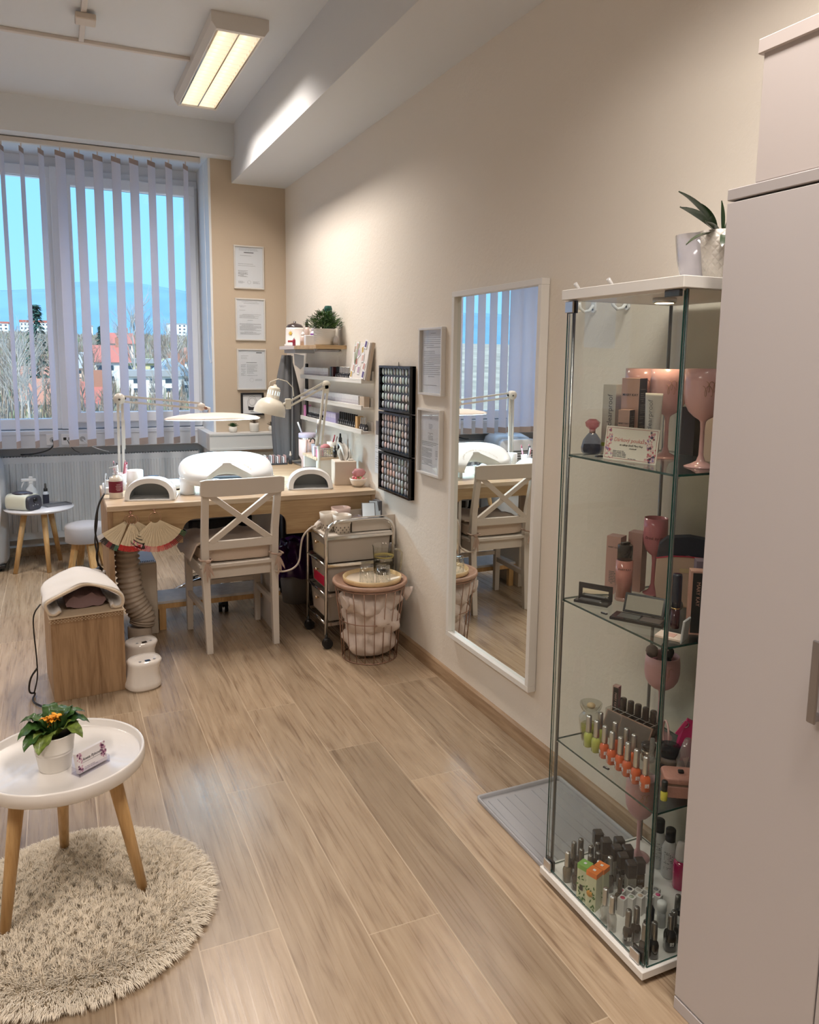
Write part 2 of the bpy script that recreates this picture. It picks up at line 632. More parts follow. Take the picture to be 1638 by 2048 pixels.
# ---------------------------------------------------------------- ceiling luminaires
LAMPW = mat('luminaire_white', (0.72, 0.68, 0.63), 0.4)
TUBE = mat('lit_tube', (1, 0.9, 0.75), 0.4, emit=(1.0, 0.93, 0.78), estr=1.9)
LOUV = mat('louvre_blade', (0.86, 0.80, 0.66), 0.3, 0.35, emit=(1.0, 0.86, 0.66), estr=0.50)
def luminaire(loc, label):
    t = thing('ceiling_light', label, 'ceiling light', loc, 0, 'louvred twin tube ceiling lights')
    w, l, h = .1325, .615, .075
    b = MB()
    prof = [(-w, 0), (w, 0), (w, -.045), (w - .02, -h), (w - .026, -h), (w - .026, -.02), (-w + .026, -.02), (-w + .026, -h), (-w + .02, -h), (-w, -.045)]
    b.prism(prof, -l + .02, l - .02, 'y')
    b.build('housing', LAMPW, t)
    for s in (-1, 1):
        e = MB()
        pr = [(-w - .002, .0), (w + .002, 0), (w + .002, -.047), (w - .02, -h - .002), (-w + .02, -h - .002), (-w - .002, -.047)]
        e.prism(pr, s * (l - .022), s * l, 'y')
        e.build('end_cap', LAMPW, t)
    sp_ = MB()
    sp_.box(-.0035, .0035, -l + .024, l - .024, -h + .002, -.03)
    for s in (-1, 1):
        sp_.box(s * (w - .034), s * (w - .027), -l + .024, l - .024, -h, -.024)
    sp_.build('louvre_spine', CHROME, t)
    n = 22
    for i in range(n):
        y = -l + .04 + (2 * l - .08) * i / (n - 1)
        if i == 0:
            l0 = MB().box(-w + .035, w - .035, -.0012, .0012, -h + .003, -h + .032).build('louvre_blade', LOUV, t, (0, y, 0))
        else:
            lc = l0.copy()
            COL.objects.link(lc)
            lc.location = (0, y, 0)
    for s in (-1, 1):
        MB().cyl((s * .05, -l + .05, -.034), (s * .05, l - .05, -.034), .0125, n=10).build('tube', TUBE, t)
    ld = bpy.data.lights.new('tube_light', 'AREA')
    ld.shape = 'RECTANGLE'
    ld.size = .2
    ld.size_y = 1.15
    ld.energy = LAMP_W
    ld.color = LAMP_COL
    ld.spread = 2.25
    lo = bpy.data.objects.new('tube_light', ld)
    COL.objects.link(lo)
    lo.parent = t
    lo.location = (0, 0, -h - .004)
    return t
lum = luminaire((-0.7075, 4.465, ZC), 'louvred twin tube light on the ceiling beside the beam')
dup(lum, (-0.7075, 0.7, ZC), 'added louvred twin tube ceiling light, unseen behind the camera by the beam')  # this copy and the next ones are added out of view to brighten the room
dup(lum, (-2.9, 4.465, ZC), 'added louvred twin tube ceiling light, unseen far left near the window')
dup(lum, (-2.9, 0.7, ZC), 'added louvred twin tube ceiling light, unseen behind the camera on the left')

# ---------------------------------------------------------------- window
WINP = mat('window_pvc', (0.84, 0.87, 0.92), 0.3)
win = struct(MB().box(-4.4, -0.545, 6.16, 6.2, 2.735, 2.815).build('window_1', WINP))
def wpart(name, mb, m):
    o = mb.build(name, m, win)
    return o
fr = MB()
def frame_rect(b, x0, x1, z0, z1, w, y0, y1, bev=.006):
    b.box(x0, x1, y0, y1, z0, z0 + w, bev)
    b.box(x0, x1, y0, y1, z1 - w, z1, bev)
    b.box(x0, x0 + w, y0, y1, z0 + w * .9, z1 - w * .9, bev)
    b.box(x1 - w, x1, y0, y1, z0 + w * .9, z1 - w * .9, bev)
frame_rect(fr, -1.50, -0.546, .93, 2.745, .055, 6.125, 6.20)
frame_rect(fr, -3.0, -1.50, .93, 2.745, .075, 6.125, 6.20)
frame_rect(fr, -4.4, -3.0, .93, 2.745, .075, 6.125, 6.20)
fr.box(-1.545, -1.465, 6.10, 6.2, .93, 2.745, .004)
wpart('window_frame', fr, WINP)
sa = MB()
frame_rect(sa, -1.49, -0.57, .975, 2.70, .075, 6.085, 6.15)
wpart('window_sash', sa, WINP)
for x0, x1, z0, z1 in ((-1.42, -.64, 1.045, 2.63), (-2.93, -1.57, 1.0, 2.675), (-4.33, -3.07, 1.0, 2.675)):
    wpart('glass_pane', MB().box(x0, x1, 6.145, 6.151, z0, z1), GLASSC)
gk = MB()
for x0, x1, z0, z1 in ((-1.418, -.642, 1.047, 2.628), (-2.928, -1.572, 1.002, 2.673)):
    for zz in (z0, z1):
        gk.box(x0, x1, 6.136, 6.145, zz - .004, zz + .004)
    for xx in (x0, x1):
        gk.box(xx - .003, xx + .003, 6.136, 6.145, z0, z1)
wpart('gasket', gk, BLACK)
hd = MB()
hd.box(-1.47, -1.445, 6.074, 6.086, 1.56, 1.66, .004)
hd.cyl((-1.4575, 6.08, 1.64), (-1.4575, 6.045, 1.64), .009)
hd.box(-1.469, -1.446, 6.035, 6.05, 1.50, 1.655, .005)
wpart('window_handle', hd, WINP)
# sill / cable trunking with sockets
TR = mat('trunking_white', (0.66, 0.69, 0.74), 0.45)
struct(MB().box(-4.4, -0.546, 6.06, 6.2, .80, .925, .004).build('trim_6', TR))
struct(MB().box(-4.4, -0.546, 6.055, 6.06, .898, .905).build('trim_7', TR))
led = MB()
led.box(-.60, -.0005, 5.548, YW, .797, .918, .003)
led.box(-.60, -.022, 5.543, 5.548, .905, .918)
led.box(-.60, -.022, 5.543, 5.548, .797, .812)
led.box(-.60, -.546, YW, 6.06, .797, .918, .003)
struct(led.build('trim_8', mat('ledge_white', (0.62, 0.60, 0.57), 0.5)))

SOCK = mat('socket_white', (0.78, 0.80, 0.83), 0.35)
for i, (x, lab) in enumerate(((-1.612, 'white wall socket with black plug, left of the three under the window'),
                              (-1.514, 'double data socket between the two power sockets under the window'),
                              (-1.415, 'white wall socket with white plug, right of the three under the window'))):
    s = thing('wall_socket', lab, 'socket', (x, 6.06, .86))
    MB().box(-.04, .04, -.010, 0, -.04, .04, .003).build('cover_plate', SOCK, s)
    if i == 1:
        for k in (-1, 1):
            MB().box(k * .017 - .01, k * .017 + .01, -.012, -.0101, -.006, .014).build('socket_port', BLACK, s)
    else:
        MB().lathe([(.019, 0), (.019, .002)], M=Matrix.Rotation(PI / 2, 3, 'X').to_4x4(), c=(0, -.0101, 0)).build('socket_recess', mat('socket_shade', (.45, .46, .48), .5), s)
def cable(name, label, pts, r, m, cat='cable'):
    # smooth the path
    P = [Vector(p) for p in pts]
    for _ in range(3):
        Q = [P[0]]
        for a, b in zip(P[:-1], P[1:]):
            Q += [a * .75 + b * .25, a * .25 + b * .75]
        Q.append(P[-1])
        P = Q
    return tag(MB().tube(P, r, 8).build(name, m), label, cat)
WCAB = mat('white_cable', (0.70, 0.70, 0.70), 0.5)
cable('plug_cable', 'black cable from the left window socket drooping behind the radiator',
      [(-1.612, 6.03, .86), (-1.60, 5.99, .83), (-1.64, 5.99, .79), (-1.74, 6.02, .765), (-1.82, 6.10, .755)], .005, BLACK)
cable('plug_cable', 'thin grey cable hanging from the data socket under the window',
      [(-1.514, 6.04, .855), (-1.50, 6.0, .82), (-1.47, 6.0, .78), (-1.44, 6.10, .757)], .003, DARK)
cable('plug_cable', 'white cable from the right window socket running down to the radiator',
      [(-1.415, 6.03, .86), (-1.38, 6.0, .82), (-1.30, 6.02, .78), (-1.24, 6.10, .757)], .004, WCAB)

# ---------------------------------------------------------------- vertical blinds
SLAT = cloth_trans('blind_fabric', (0.72, 0.70, 0.72), (0.80, 0.80, 0.88), 0.62)
HEM = cloth_trans('blind_hem', (0.52, 0.42, 0.38), (0.45, 0.38, 0.36), 0.35)
RAILM = mat('rail_alu', (0.66, 0.62, 0.58), 0.4)
rl = thing('vertical_blind', 'vertical blind of pale fabric slats hanging on a long rail before the window', 'blind', (0, 5.70, 2.815))
MB().box(-4.35, -.60, -.02, .02, -.035, -.003, .003).build('headrail', RAILM, rl)
MB().box(-.60, -.592, -.022, .022, -.037, -.001, .002).build('end_cap', RAILM, rl)
MB().box(-4.35, -.60, -.024, -.0205, -.001, .0).build('rail_edge', BLACK, rl)
widths = [.026, .026, .029, .040, .076, .073, .077, .076, .078, .070, .066, .054]
L_ = .089
YS = 5.70
for i in range(-13, 12):
    c = -1.925 + i * .1122
    a = widths[i] * .80 if i >= 0 else .104
    L = .089 if i >= 0 else .112
    th = math.acos(min(1, a / L))
    dx, dy = math.cos(th) * L / 2, math.sin(th) * L / 2
    b = MB()
    tw = .0006
    n = Vector((-dy, dx, 0)).normalized() * tw
    z1, z0 = 2.755, .845
    rows = []
    def slab(bm, za, zb, ex=0):
        k = 1 + ex
        cx, cy = c, YS
        q = [(cx - dx * k, cy - dy * k), (cx + dx * k, cy + dy * k)]
        A = [Vector((q[0][0], q[0][1], 0)) + n * k, Vector((q[1][0], q[1][1], 0)) + n * k, Vector((q[1][0], q[1][1], 0)) - n * k, Vector((q[0][0], q[0][1], 0)) - n * k]
        bm.rings([[p + Vector((0, 0, za)) for p in A], [p + Vector((0, 0, zb)) for p in A]], smooth=False)
    slab(b, z0, z1)
    o = b.build('slat', SLAT, rl, (0, -5.70, -2.815))
    h = MB()
    slab(h, z0 - .002, z0 + .045, .03)
    h.build('weight_pocket', HEM, o)
    hk = MB()
    hk.box(c - .004, c + .004, YS - .001, YS + .001, 2.755, 2.782)
    hk.build('slat_hook', RAILM, o)
    MB_ = MB()
    slab(MB_, z1 - .03, z1 + .002, .03)
    MB_.build('top_hem', HEM, o)
# bead loop
cable('blind_cord', 'thin white operating cord looped beside the right edge of the window', [(-.575, 5.69, 2.78), (-.572, 5.69, 2.2), (-.568, 5.69, 1.50), (-.556, 5.69, 1.40), (-.545, 5.66, 1.44), (-.553, 5.66, 1.6)], .002, SOCK, 'cord')

# ---------------------------------------------------------------- radiator
RAD = mat('radiator_enamel', (0.62, 0.64, 0.66), 0.35)
rd = thing('radiator', 'long white panel radiator under the window with vertical ribs', 'radiator', (-2.35, 6.10, 0))
x0, x1 = -1.2, 1.765
b = MB()
b.box(x0, x1, 0, .008, .135, .735, .003)
n = 74
for i in range(n):
    x = x0 + .03 + (x1 - x0 - .06) * i / (n - 1)
    b.prism([(x - .0125, 0), (x - .008, -.008), (x + .008, -.008), (x + .0125, 0)], .19, .69, 'z')
b.build('front_panel', RAD, rd)
b = MB()
b.box(x0, x1, .01, .085, .16, .715)
b.build('back_panel', RAD, rd)
g = MB()
for i in range(150):
    x = x0 + .01 + (x1 - x0 - .02) * i / 149
    g.box(x - .006, x + .006, .004, .085, .727, .738)
g.build('top_grille', RAD, rd)
MB().box(x1 - .006, x1 + .004, -.003, .09, .15, .742, .003).build('side_cover', RAD, rd)
vv = MB()
vv.cyl((x1 + .004, .045, .64), (x1 + .035, .045, .64), .018)
vv.build('valve', DARK, rd)
MB().tube([(x1 - .1, .05, .16), (x1 - .1, .05, .08), (x1 - .1, .075, .002)], .009).build('pipe', RAD, rd)
# ================================================================== view outside (upper floor, town in a valley)
GZ = -9.0
def omat(n, c, r=0.9):
    return mat(n, c, r)
GP = [(12, -7.5), (40, -4.6), (60, -3.6), (85, -3.4), (112, -3.0), (150, -1.2), (200, 1.2), (300, 5.0), (450, 10.5), (600, 16.0), (700, 18.0), (900, 12.0)]
def gz(y):
    for (a, b), (c, d) in zip(GP[:-1], GP[1:]):
        if y <= c:
            return b + (d - b) * max(0, y - a) / (c - a)
    return GP[-1][1]
grass = mat('winter_grass', (0.36, 0.30, 0.22), 0.95, var=0.4, bscale=0.12)
tm0 = MB()
tm0.rings([[(x, y, z) for x in (-400, -60, -20, 0, 20, 40, 80, 500)] for y, z in GP], False, False, closed=False)
struct(tm0.build('ground', grass))
# hills
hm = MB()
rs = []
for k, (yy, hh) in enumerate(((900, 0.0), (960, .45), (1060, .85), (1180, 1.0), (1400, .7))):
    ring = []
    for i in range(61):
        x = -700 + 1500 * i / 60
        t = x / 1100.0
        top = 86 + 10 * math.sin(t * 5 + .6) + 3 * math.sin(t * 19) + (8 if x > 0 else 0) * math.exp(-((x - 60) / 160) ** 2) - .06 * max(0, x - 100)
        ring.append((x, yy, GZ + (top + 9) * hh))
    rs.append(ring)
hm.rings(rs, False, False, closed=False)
hills = struct(hm.build('hills', mat('haze_blue_forest', (0.13, 0.27, 0.36), 1.0, var=0.12, bscale=0.02)))  # blue of the distance haze is painted into the forest colour

HW = [mat('house_wall_%s' % n, c, 0.9) for n, c in (('white', (.85, .82, .74)), ('cream', (.85, .72, .50)), ('yellow', (.80, .72, .38)), ('pale', (.80, .84, .84)), ('rose', (.85, .62, .50)))]
HR = [mat('roof_%s' % n, c, 0.9) for n, c in (('red', (.46, .15, .11)), ('brown', (.42, .20, .13)), ('slate', (.30, .40, .48)), ('grey', (.35, .36, .36)), ('olive', (.52, .55, .30)))]
WD = mat('far_window', (.06, .09, .12), 0.2)
def house(name, label, x, y, w, d, z0, h, roof, wm, rm, rows=2, cols=4, ridge='x', rh=3.0, cat='house', group=None):
    t = thing(name, label, cat, (x, y, z0), 0, group)
    MB().box(-w / 2, w / 2, -d / 2, d / 2, 0, h).build('walls', wm, t)
    r = MB()
    o = .4
    if roof == 'gable':
        if ridge == 'x':
            r.prism([(-d / 2 - o, h), (d / 2 + o, h), (0, h + rh)], -w / 2 - o, w / 2 + o, 'x')
        else:
            r.prism([(-w / 2 - o, h), (w / 2 + o, h), (0, h + rh)], -d / 2 - o, d / 2 + o, 'y')
    else:
        r.box(-w / 2 - o, w / 2 + o, -d / 2 - o, d / 2 + o, h, h + rh * .3)
    r.build('roof', rm, t)
    for a in range(rows):
        for c in range(cols):
            wx = -w / 2 + w * (c + .5) / cols
            wz = h * (a + .5) / rows
            ww, wh = min(1.0, w / cols * .22), min(.9, h / rows * .22)
            MB().box(wx - ww, wx + ww, -d / 2 - .05, -d / 2 + .05, wz - wh, wz + wh).build('window', WD, t)
    if roof == 'gable':
        MB().box(w * .2, w * .2 + .8, -.4, .4, h + rh * .5, h + rh + 1).build('chimney', HR[1], t)
    return t
house('apartment_block', 'long pale apartment block with red roof on the far left skyline', -12, 600, 20, 12, 15.7, 8.0, 'flat', HW[3], HR[0], 3, 9, rh=5, cat='building')
house('apartment_block', 'short pale red roofed apartment block at the left end of the skyline', -37, 610, 15, 12, 15.9, 7.0, 'flat', HW[3], HR[0], 3, 5, rh=4, cat='building')
house('apartment_block', 'pale flat block on the skyline at the right of the window', 86, 600, 22, 12, 15.7, 9.6, 'flat', HW[3], HR[3], 4, 7, rh=2, cat='building')
house('apartment_block', 'small white block on the skyline just right of the window mullion', 19, 560, 6, 10, 14.2, 6.5, 'flat', HW[0], HR[3], 3, 2, rh=2, cat='building')
hs = [
    ('cream house with brown roof below the conifer at the left', -.9, 104, 5, 8, .2, 'gable', 1, 1, 'x'),
    ('orange walled house with pale roof just right of the mullion', 4.2, 118, 4.0, 6, 2.0, 'gable', 4, 3, 'x'),
    ('white house with bright red roof in the middle of the window', 6.5, 110, 4.2, 6, 2.9, 'gable', 0, 0, 'x'),
    ('yellow house with grey roof right of the red roofed one', 11.0, 118, 4.5, 6, 1.2, 'flat', 2, 3, 'x'),
    ('long low yellow building with olive roof behind the lamp arm', 16.0, 140, 8, 7, 1.2, 'gable', 2, 4, 'x'),
    ('white gabled house with blue slate roof at the right', 13.4, 104, 5, 6, 1.3, 'gable', 0, 2, 'y'),
    ('pale house with steep roof at the right edge of the window', 18.9, 126, 4.5, 6, 3.0, 'gable', 3, 1, 'y'),
    ('small red roofed house far behind the conifers', 12, 170, 5, 6, 6.2, 'gable', 4, 0, 'x'),
    ('low house with long red roof at the bottom of the view', 2.5, 74, 2.4, 3, -.75, 'gable', 4, 0, 'x'),
    ('low rusty roofed shed at the left behind bare trees', -.4, 78, 4.4, 5, -.6, 'gable', 1, 1, 'x'),
    ('tall white house wall behind the bare poplars at the right', 9.7, 92, 5, 5, .0, 'flat', 0, 3, 'x'),
]
for lab, x, y, w, d, top, rf, wi, ri, rdg in hs:
    rh_ = 2.2
    g0 = gz(y) - .4
    house('house', lab, x - 1.57, y, w, d, g0, top - g0 - (rh_ if rf == 'gable' else rh_ * .3), rf, HW[wi], HR[ri], 3, 3, rdg, rh=rh_, group='houses of the town outside')

BARK = mat('bare_bark', (.27, .22, .17), 0.95)
BARKL = mat('birch_bark', (.42, .38, .33), 0.95)
CONI = mat('conifer_green', (.035, .10, .075), 0.95)
rnd = random.Random(3)
def branch(b, p, d, L, r, lev):
    if lev == 0 or L < .25:
        return
    q = p + d * L
    b.tube([p, p + d * L * .5 + Vector((rnd.uniform(-.03, .03) * L, 0, 0)), q], [r, r * .8, r * .6], 4, cap=False, smooth=False)
    for k in range(3 if lev > 1 else 2):
        t = rnd.uniform(.4, 1)
        a = rnd.uniform(0, 2 * PI)
        s = rnd.uniform(.3, .6)
        nd = (d + Vector((math.cos(a) * s, math.sin(a) * s, rnd.uniform(0, .3)))).normalized()
        branch(b, p + d * L * t, nd, L * rnd.uniform(.55, .75), r * .5, lev - 1)
def bare(label, x, y, h, m, r=.14, lev=5, group='bare trees outside the window'):
    g0 = gz(y) - .1
    h += GZ - g0
    t = thing('bare_tree', label, 'tree', (x - 1.57, y, g0), 0, group)
    b = MB()
    b.tube([(0, 0, 0), (.1, 0, h * .3), (0, 0, h * .62)], [r, r * .8, r * .5], 6)
    b.build('trunk', m, t)
    b = MB()
    for i in range(11):
        z = h * (.15 + .65 * i / 11)
        a = rnd.uniform(0, 2 * PI)
        branch(b, Vector((0, 0, z)), Vector((math.cos(a) * .55, math.sin(a) * .4, 1)).normalized(), h * .22, r * .45, lev)
    branch(b, Vector((0, 0, h * .6)), Vector((0, 0, 1)), h * .22, r * .5, lev)
    b.build('branches', m, t, recalc=False)
    return t
trees = [(-2.7, 62, 12.5, BARKL), (-2.3, 60, 11.8, BARKL), (-3.1, 66, 12.3, BARK), (-1.6, 68, 12.0, BARKL), (-1.0, 72, 12, BARK), (-1.7, 55, 9.5, BARKL),
         (-0.4, 60, 8.4, BARK), (.7, 62, 8.6, BARK), (1.8, 66, 8.5, BARK), (2.6, 86, 11.5, BARK), (3.1, 62, 8.2, BARK), (2.3, 58, 7.9, BARK), (4.0, 66, 8.3, BARK), (5.0, 62, 8.2, BARK), (8.0, 92, 17.0, BARKL),
         (8.6, 95, 15.5, BARK), (5.9, 64, 8.2, BARK), (10.6, 96, 12.6, BARK), (7.6, 70, 9.0, BARKL), (12.6, 96, 12.2, BARK), (7.2, 62, 8.3, BARKL), (6.6, 60, 8.0, BARK), (8.6, 62, 8.3, BARK), (11.7, 86, 13.6, BARKL),
         (13.6, 90, 12.5, BARK), (4.4, 105, 12.0, BARK), (7.6, 130, 13.4, BARK), (16.4, 130, 15.0, BARK), (0.2, 56, 7.6, BARK), (-2.9, 50, 7.6, BARK)]
for k, (x, y, h, m) in enumerate(trees):
    bare('leafless tree standing among the houses outside the window', x, y, h, m, .06 + .003 * h, 4)
def conifer(label, x, y, h, w):
    g0 = gz(y) - .1
    h += GZ - g0
    t = thing('conifer', label, 'tree', (x - 1.57, y, g0), 0)
    MB().cyl((0, 0, 0), (0, 0, h * .9), .25, .05, 6).build('trunk', BARK, t)
    b = MB()
    for i in range(900):
        z = h * (1 - rnd.random() ** 1.4 * .88)
        R = w * (1 - z / h) + .15
        a = rnd.uniform(0, 2 * PI)
        r1 = R * rnd.uniform(.2, 1)
        p = Vector((math.cos(a) * r1, math.sin(a) * r1, z - r1 * .2))
        q = p + Vector((math.cos(a) * .45, math.sin(a) * .45, -.25 + rnd.uniform(-.1, .3)))
        s = Vector((-math.sin(a), math.cos(a), 0)) * .16
        b.quad(p - s, p + s, q + s * .4, q - s * .4)
    b.build('needles', CONI, t, recalc=False)
conifer('broad dark spruce at the left of the window', -1.5, 84, 15.3, 2.2)
conifer('dark spruce behind the red roofed house', 6.6, 128, 15.0, 1.9)
conifer('small dark spruce on the skyline right of the centre', 11.6, 160, 16.2, 1.6)

# far leafless woodland nobody could count
wl = MB()
rnd = random.Random(77)
wc = [mat('wood_brown', (.27, .20, .14), 1), mat('wood_grey', (.33, .29, .24), 1), mat('wood_olive', (.28, .30, .18), 1)]
for i in range(5200):
    y = 48 + 540 * rnd.random() ** 1.5
    x = (rnd.uniform(-.09, .20)) * y
    hgt = rnd.uniform(1.2, 3.6) * (1 if y > 100 else .55)
    z0 = gz(y) - .1
    wl.mi = rnd.choice([0, 0, 1, 1, 2])
    w = rnd.uniform(.06, .35) * (1 + y / 250)
    for k in range(3):
        dx, dy = rnd.uniform(-1, 1) * w, rnd.uniform(-1, 1) * w
        px0, py0 = x + dx, y + dy
        s_ = w * rnd.uniform(.2, .6)
        hh = hgt * rnd.uniform(.6, 1)
        wl.rings([[(px0 - s_, py0, z0), (px0 + s_, py0 + s_, z0), (px0, py0 - s_, z0)], [(px0 - s_ * .2 + dx * .5, py0, z0 + hh), (px0 + s_ * .2 + dx * .5, py0 + .05, z0 + hh * .95), (px0 + dx * .5, py0 - .05, z0 + hh * .9)]], False, True, smooth=False)
tag(wl.build('woodland', wc, recalc=False), 'brown leafless scrub and woodland filling the valley outside the window', 'woodland', None, 'stuff')
# ================================================================== manicure desk and what belongs to it
def rounded_rect(w, h, r, n=6, cx=0, cy=0):
    P = []
    for (sx, sy, a0) in ((1, 1, 0), (-1, 1, PI / 2), (-1, -1, PI), (1, -1, 1.5 * PI)):
        for k in range(n + 1):
            a = a0 + PI / 2 * k / n
            P.append((cx + sx * (w / 2 - r) + r * math.cos(a), cy + sy * (h / 2 - r) + r * math.sin(a)))
    return P

dk = thing('manicure_desk', 'light oak manicure desk with arched front apron behind the white chair', 'desk', (-0.70, 3.855, 0))
MB().box(-.68, .685, 0, .675, .725, .75, .0015).build('desktop', OAKX, dk)
ap = MB()
P = [(-.655, .725), (-.655, .545), (-.335, .545)]
for k in range(9):
    a = PI - PI / 2 * k / 8
    P.append((-.335 + .06 + .06 * math.cos(a), .60 + .06 * math.sin(a)))
P += [(.14 - .06 * (1 - math.cos(PI / 2 * k / 8)) * 0, .66) for k in range(1)]
for k in range(9):
    a = PI / 2 - PI / 2 * k / 8
    P.append((.08 + .06 * math.cos(a) + .05, .60 + .06 * math.sin(a)))
P += [(.19, .545), (.66, .545), (.66, .725)]
ap.prism(P, .012, .030, 'y')
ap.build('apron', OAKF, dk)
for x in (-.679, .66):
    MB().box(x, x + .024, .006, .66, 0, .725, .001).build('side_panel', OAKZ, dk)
MB().box(.13, .15, .035, .55, 0.0, .66, .001).build('support_panel', mat('white_panel', (.66, .61, .55), .5), dk)

d2 = thing('side_desk', 'darker brown oak side desk in the corner behind the manicure desk', 'desk', (-.20, 4.84, 0))
MB().box(-.19, .185, -.30, .27, .722, .748, .0015).build('desktop', wood('brown_oak', (0.34, 0.23, 0.13), (0.50, 0.36, 0.23), 0.45, 'x', 6), d2)
for x in (-.185, .16):
    MB().box(x, x + .02, -.25, .25, 0, .722, .001).build('side_panel', OAKZ, d2)

# pedestal box with towel
px_ = thing('pedestal_box', 'square wood grain pedestal standing on the floor with a cream net mat on top', 'pedestal', (-1.51, 3.632, 0), math.radians(5))
b = MB()
b.box(-.145, .145, -.18, .18, 0, .362, .0012)
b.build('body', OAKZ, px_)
b = MB()
b.box(-.15, .15, -.188, .186, .3625, .369, .002)
b.build('net_mat', mat('cream_net', (.60, .47, .33), .9, bump=1.0, bscale=260), px_)
b = MB()
for i in range(46):
    x = -.150 + .3 * i / 45
    for k in range(3):
        if (i + k) % 2:
            b.box(x - .0022, x + .0022, -.192, -.1885, .3575 - k * .0055, .3615 - k * .0055)
b.build('net_edge', mat('net_edge', (.50, .38, .25), .9), px_)
# towel folded into a tunnel
tw = thing('folded_towel', 'thick cream towel arched like a tunnel on the wooden pedestal', 'towel', (-1.51, 3.632, .3705), math.radians(5))
prof = [(.085, .004), (.060, .006), (-.10 + .20, .012)]
outer = [(-.105, .020), (-.125, .004), (-.148, .012), (-.160, .045), (-.158, .064), (-.10, .088), (-.055, .108), (-.015, .126), (.03, .118), (.085, .095), (.125, .074), (.146, .052), (.147, .02), (.135, .006), (.11, .005), (.100, .018)]
def smooth_poly(P, k=2):
    P = [Vector((a, b_)) for a, b_ in P]
    for _ in range(k):
        Q = [P[0]]
        for a, c in zip(P[:-1], P[1:]):
            Q += [a * .75 + c * .25, a * .25 + c * .75]
        Q.append(P[-1])
        P = Q
    return P
C_ = smooth_poly(outer)
def offset(C, t):
    A, B = [], []
    for i, p in enumerate(C):
        d = (C[min(i + 1, len(C) - 1)] - C[max(i - 1, 0)]).normalized()
        nn = Vector((-d.y, d.x))
        A.append(p + nn * t)
        B.append(p - nn * t)
    return A + B[::-1]
rs = []
rnd = random.Random(5)
for k in range(13):
    y = -.165 + .33 * k / 12
    sc = 1 - .10 * (k / 12) ** 2
    ring = []
    for i, p in enumerate(offset(C_, .0075)):
        ring.append((p.x * sc + .003 * math.sin(k * .9 + i * .2), y + .004 * math.sin(i * .35), max(.0008, p.y * (1 - .06 * (k / 12)) + .0022 * math.sin(k * 1.3 + i * .5))))
    rs.append(ring)
m_ = MB()
m_.rings(rs)
m_.build('towel_cloth', TOWEL, tw)
hem = MB()
hem.tube([(p.x, -.166, max(.006, p.y)) for p in C_], .0062, 6)
hem.build('towel_hem', mat('towel_hem', (.72, .60, .46), .95), tw)
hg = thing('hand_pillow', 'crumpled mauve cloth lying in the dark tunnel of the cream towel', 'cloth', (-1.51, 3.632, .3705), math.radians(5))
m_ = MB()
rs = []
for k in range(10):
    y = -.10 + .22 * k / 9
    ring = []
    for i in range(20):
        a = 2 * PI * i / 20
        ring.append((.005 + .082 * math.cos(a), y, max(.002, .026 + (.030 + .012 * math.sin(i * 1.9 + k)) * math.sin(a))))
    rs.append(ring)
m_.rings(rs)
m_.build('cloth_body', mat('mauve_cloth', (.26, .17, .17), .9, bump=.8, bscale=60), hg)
tp = tag(MB().lathe([(.001, 0), (.045, 0), (.05, .04), (.035, .075), (.012, .085), (.001, .086)], n=14, sy=.7).build('towel_end', TOWEL, None, (-1.452, 3.86, .3705)), 'rolled cream cloth end sticking up behind the towel on the pedestal', 'cloth')
cable('pedestal_cable', 'black cable dropping down the left side of the wooden pedestal', [(-1.672, 3.46, .43), (-1.70, 3.44, .40), (-1.705, 3.47, .33), (-1.70, 3.50, .2), (-1.70, 3.52, .1), (-1.71, 3.53, .05), (-1.72, 3.55, .01)], .003, BLACK)
cable('pedestal_cable', 'coiled black plug cable lying on the floor left of the pedestal', [(-1.70, 3.50, .14), (-1.73, 3.50, .10), (-1.74, 3.53, .02), (-1.71, 3.56, .01), (-1.73, 3.47, .01), (-1.68, 3.40, .006)], .004, BLACK)

# foot lamps standing on the floor
GLOSSW = mat('gloss_white_shell', (.80, .74, .68), .12, coat=.6)
def foot_lamp(loc, label, rz):
    t = thing('nail_lamp', label, 'nail lamp', loc, rz, 'glossy white nail lamps stacked beside the pedestal')
    t.scale = (1, 1, .88)
    b = MB()
    rs = []
    for z, w, d, sh in ((.0, .072, .088, 0), (.012, .078, .095, 0), (.03, .076, .090, .0), (.06, .070, .078, .003), (.09, .066, .070, .006), (.115, .070, .067, .012), (.128, .072, .066, .016), (.136, .066, .058, .018), (.139, .04, .035, .018)):
        rs.append([(w * math.copysign(abs(math.cos(a)) ** .75, math.cos(a)) + sh, d * math.copysign(abs(math.sin(a)) ** .75, math.sin(a)), z) for a in [2 * PI * i / 32 for i in range(32)]])
    b.rings(rs)
    b.build('shell', GLOSSW, t)
    MB().box(.004, .026, -.052, -.036, .1385, .1405).build('display', BLACKG, t)
    for k in (-1, 1):
        MB().lathe([(.006, .1392), (.006, .1402)], c=(.015 + k * .032, -.040, 0), n=10).build('button', GREYP, t)
    return t
fl1 = foot_lamp((-1.285, 3.495, 0), 'glossy white nail lamp on the floor, nearer of the two beside the pedestal', .25)
dup(fl1, (-1.275, 3.735, 0), 'glossy white nail lamp on the floor, farther of the two beside the pedestal')

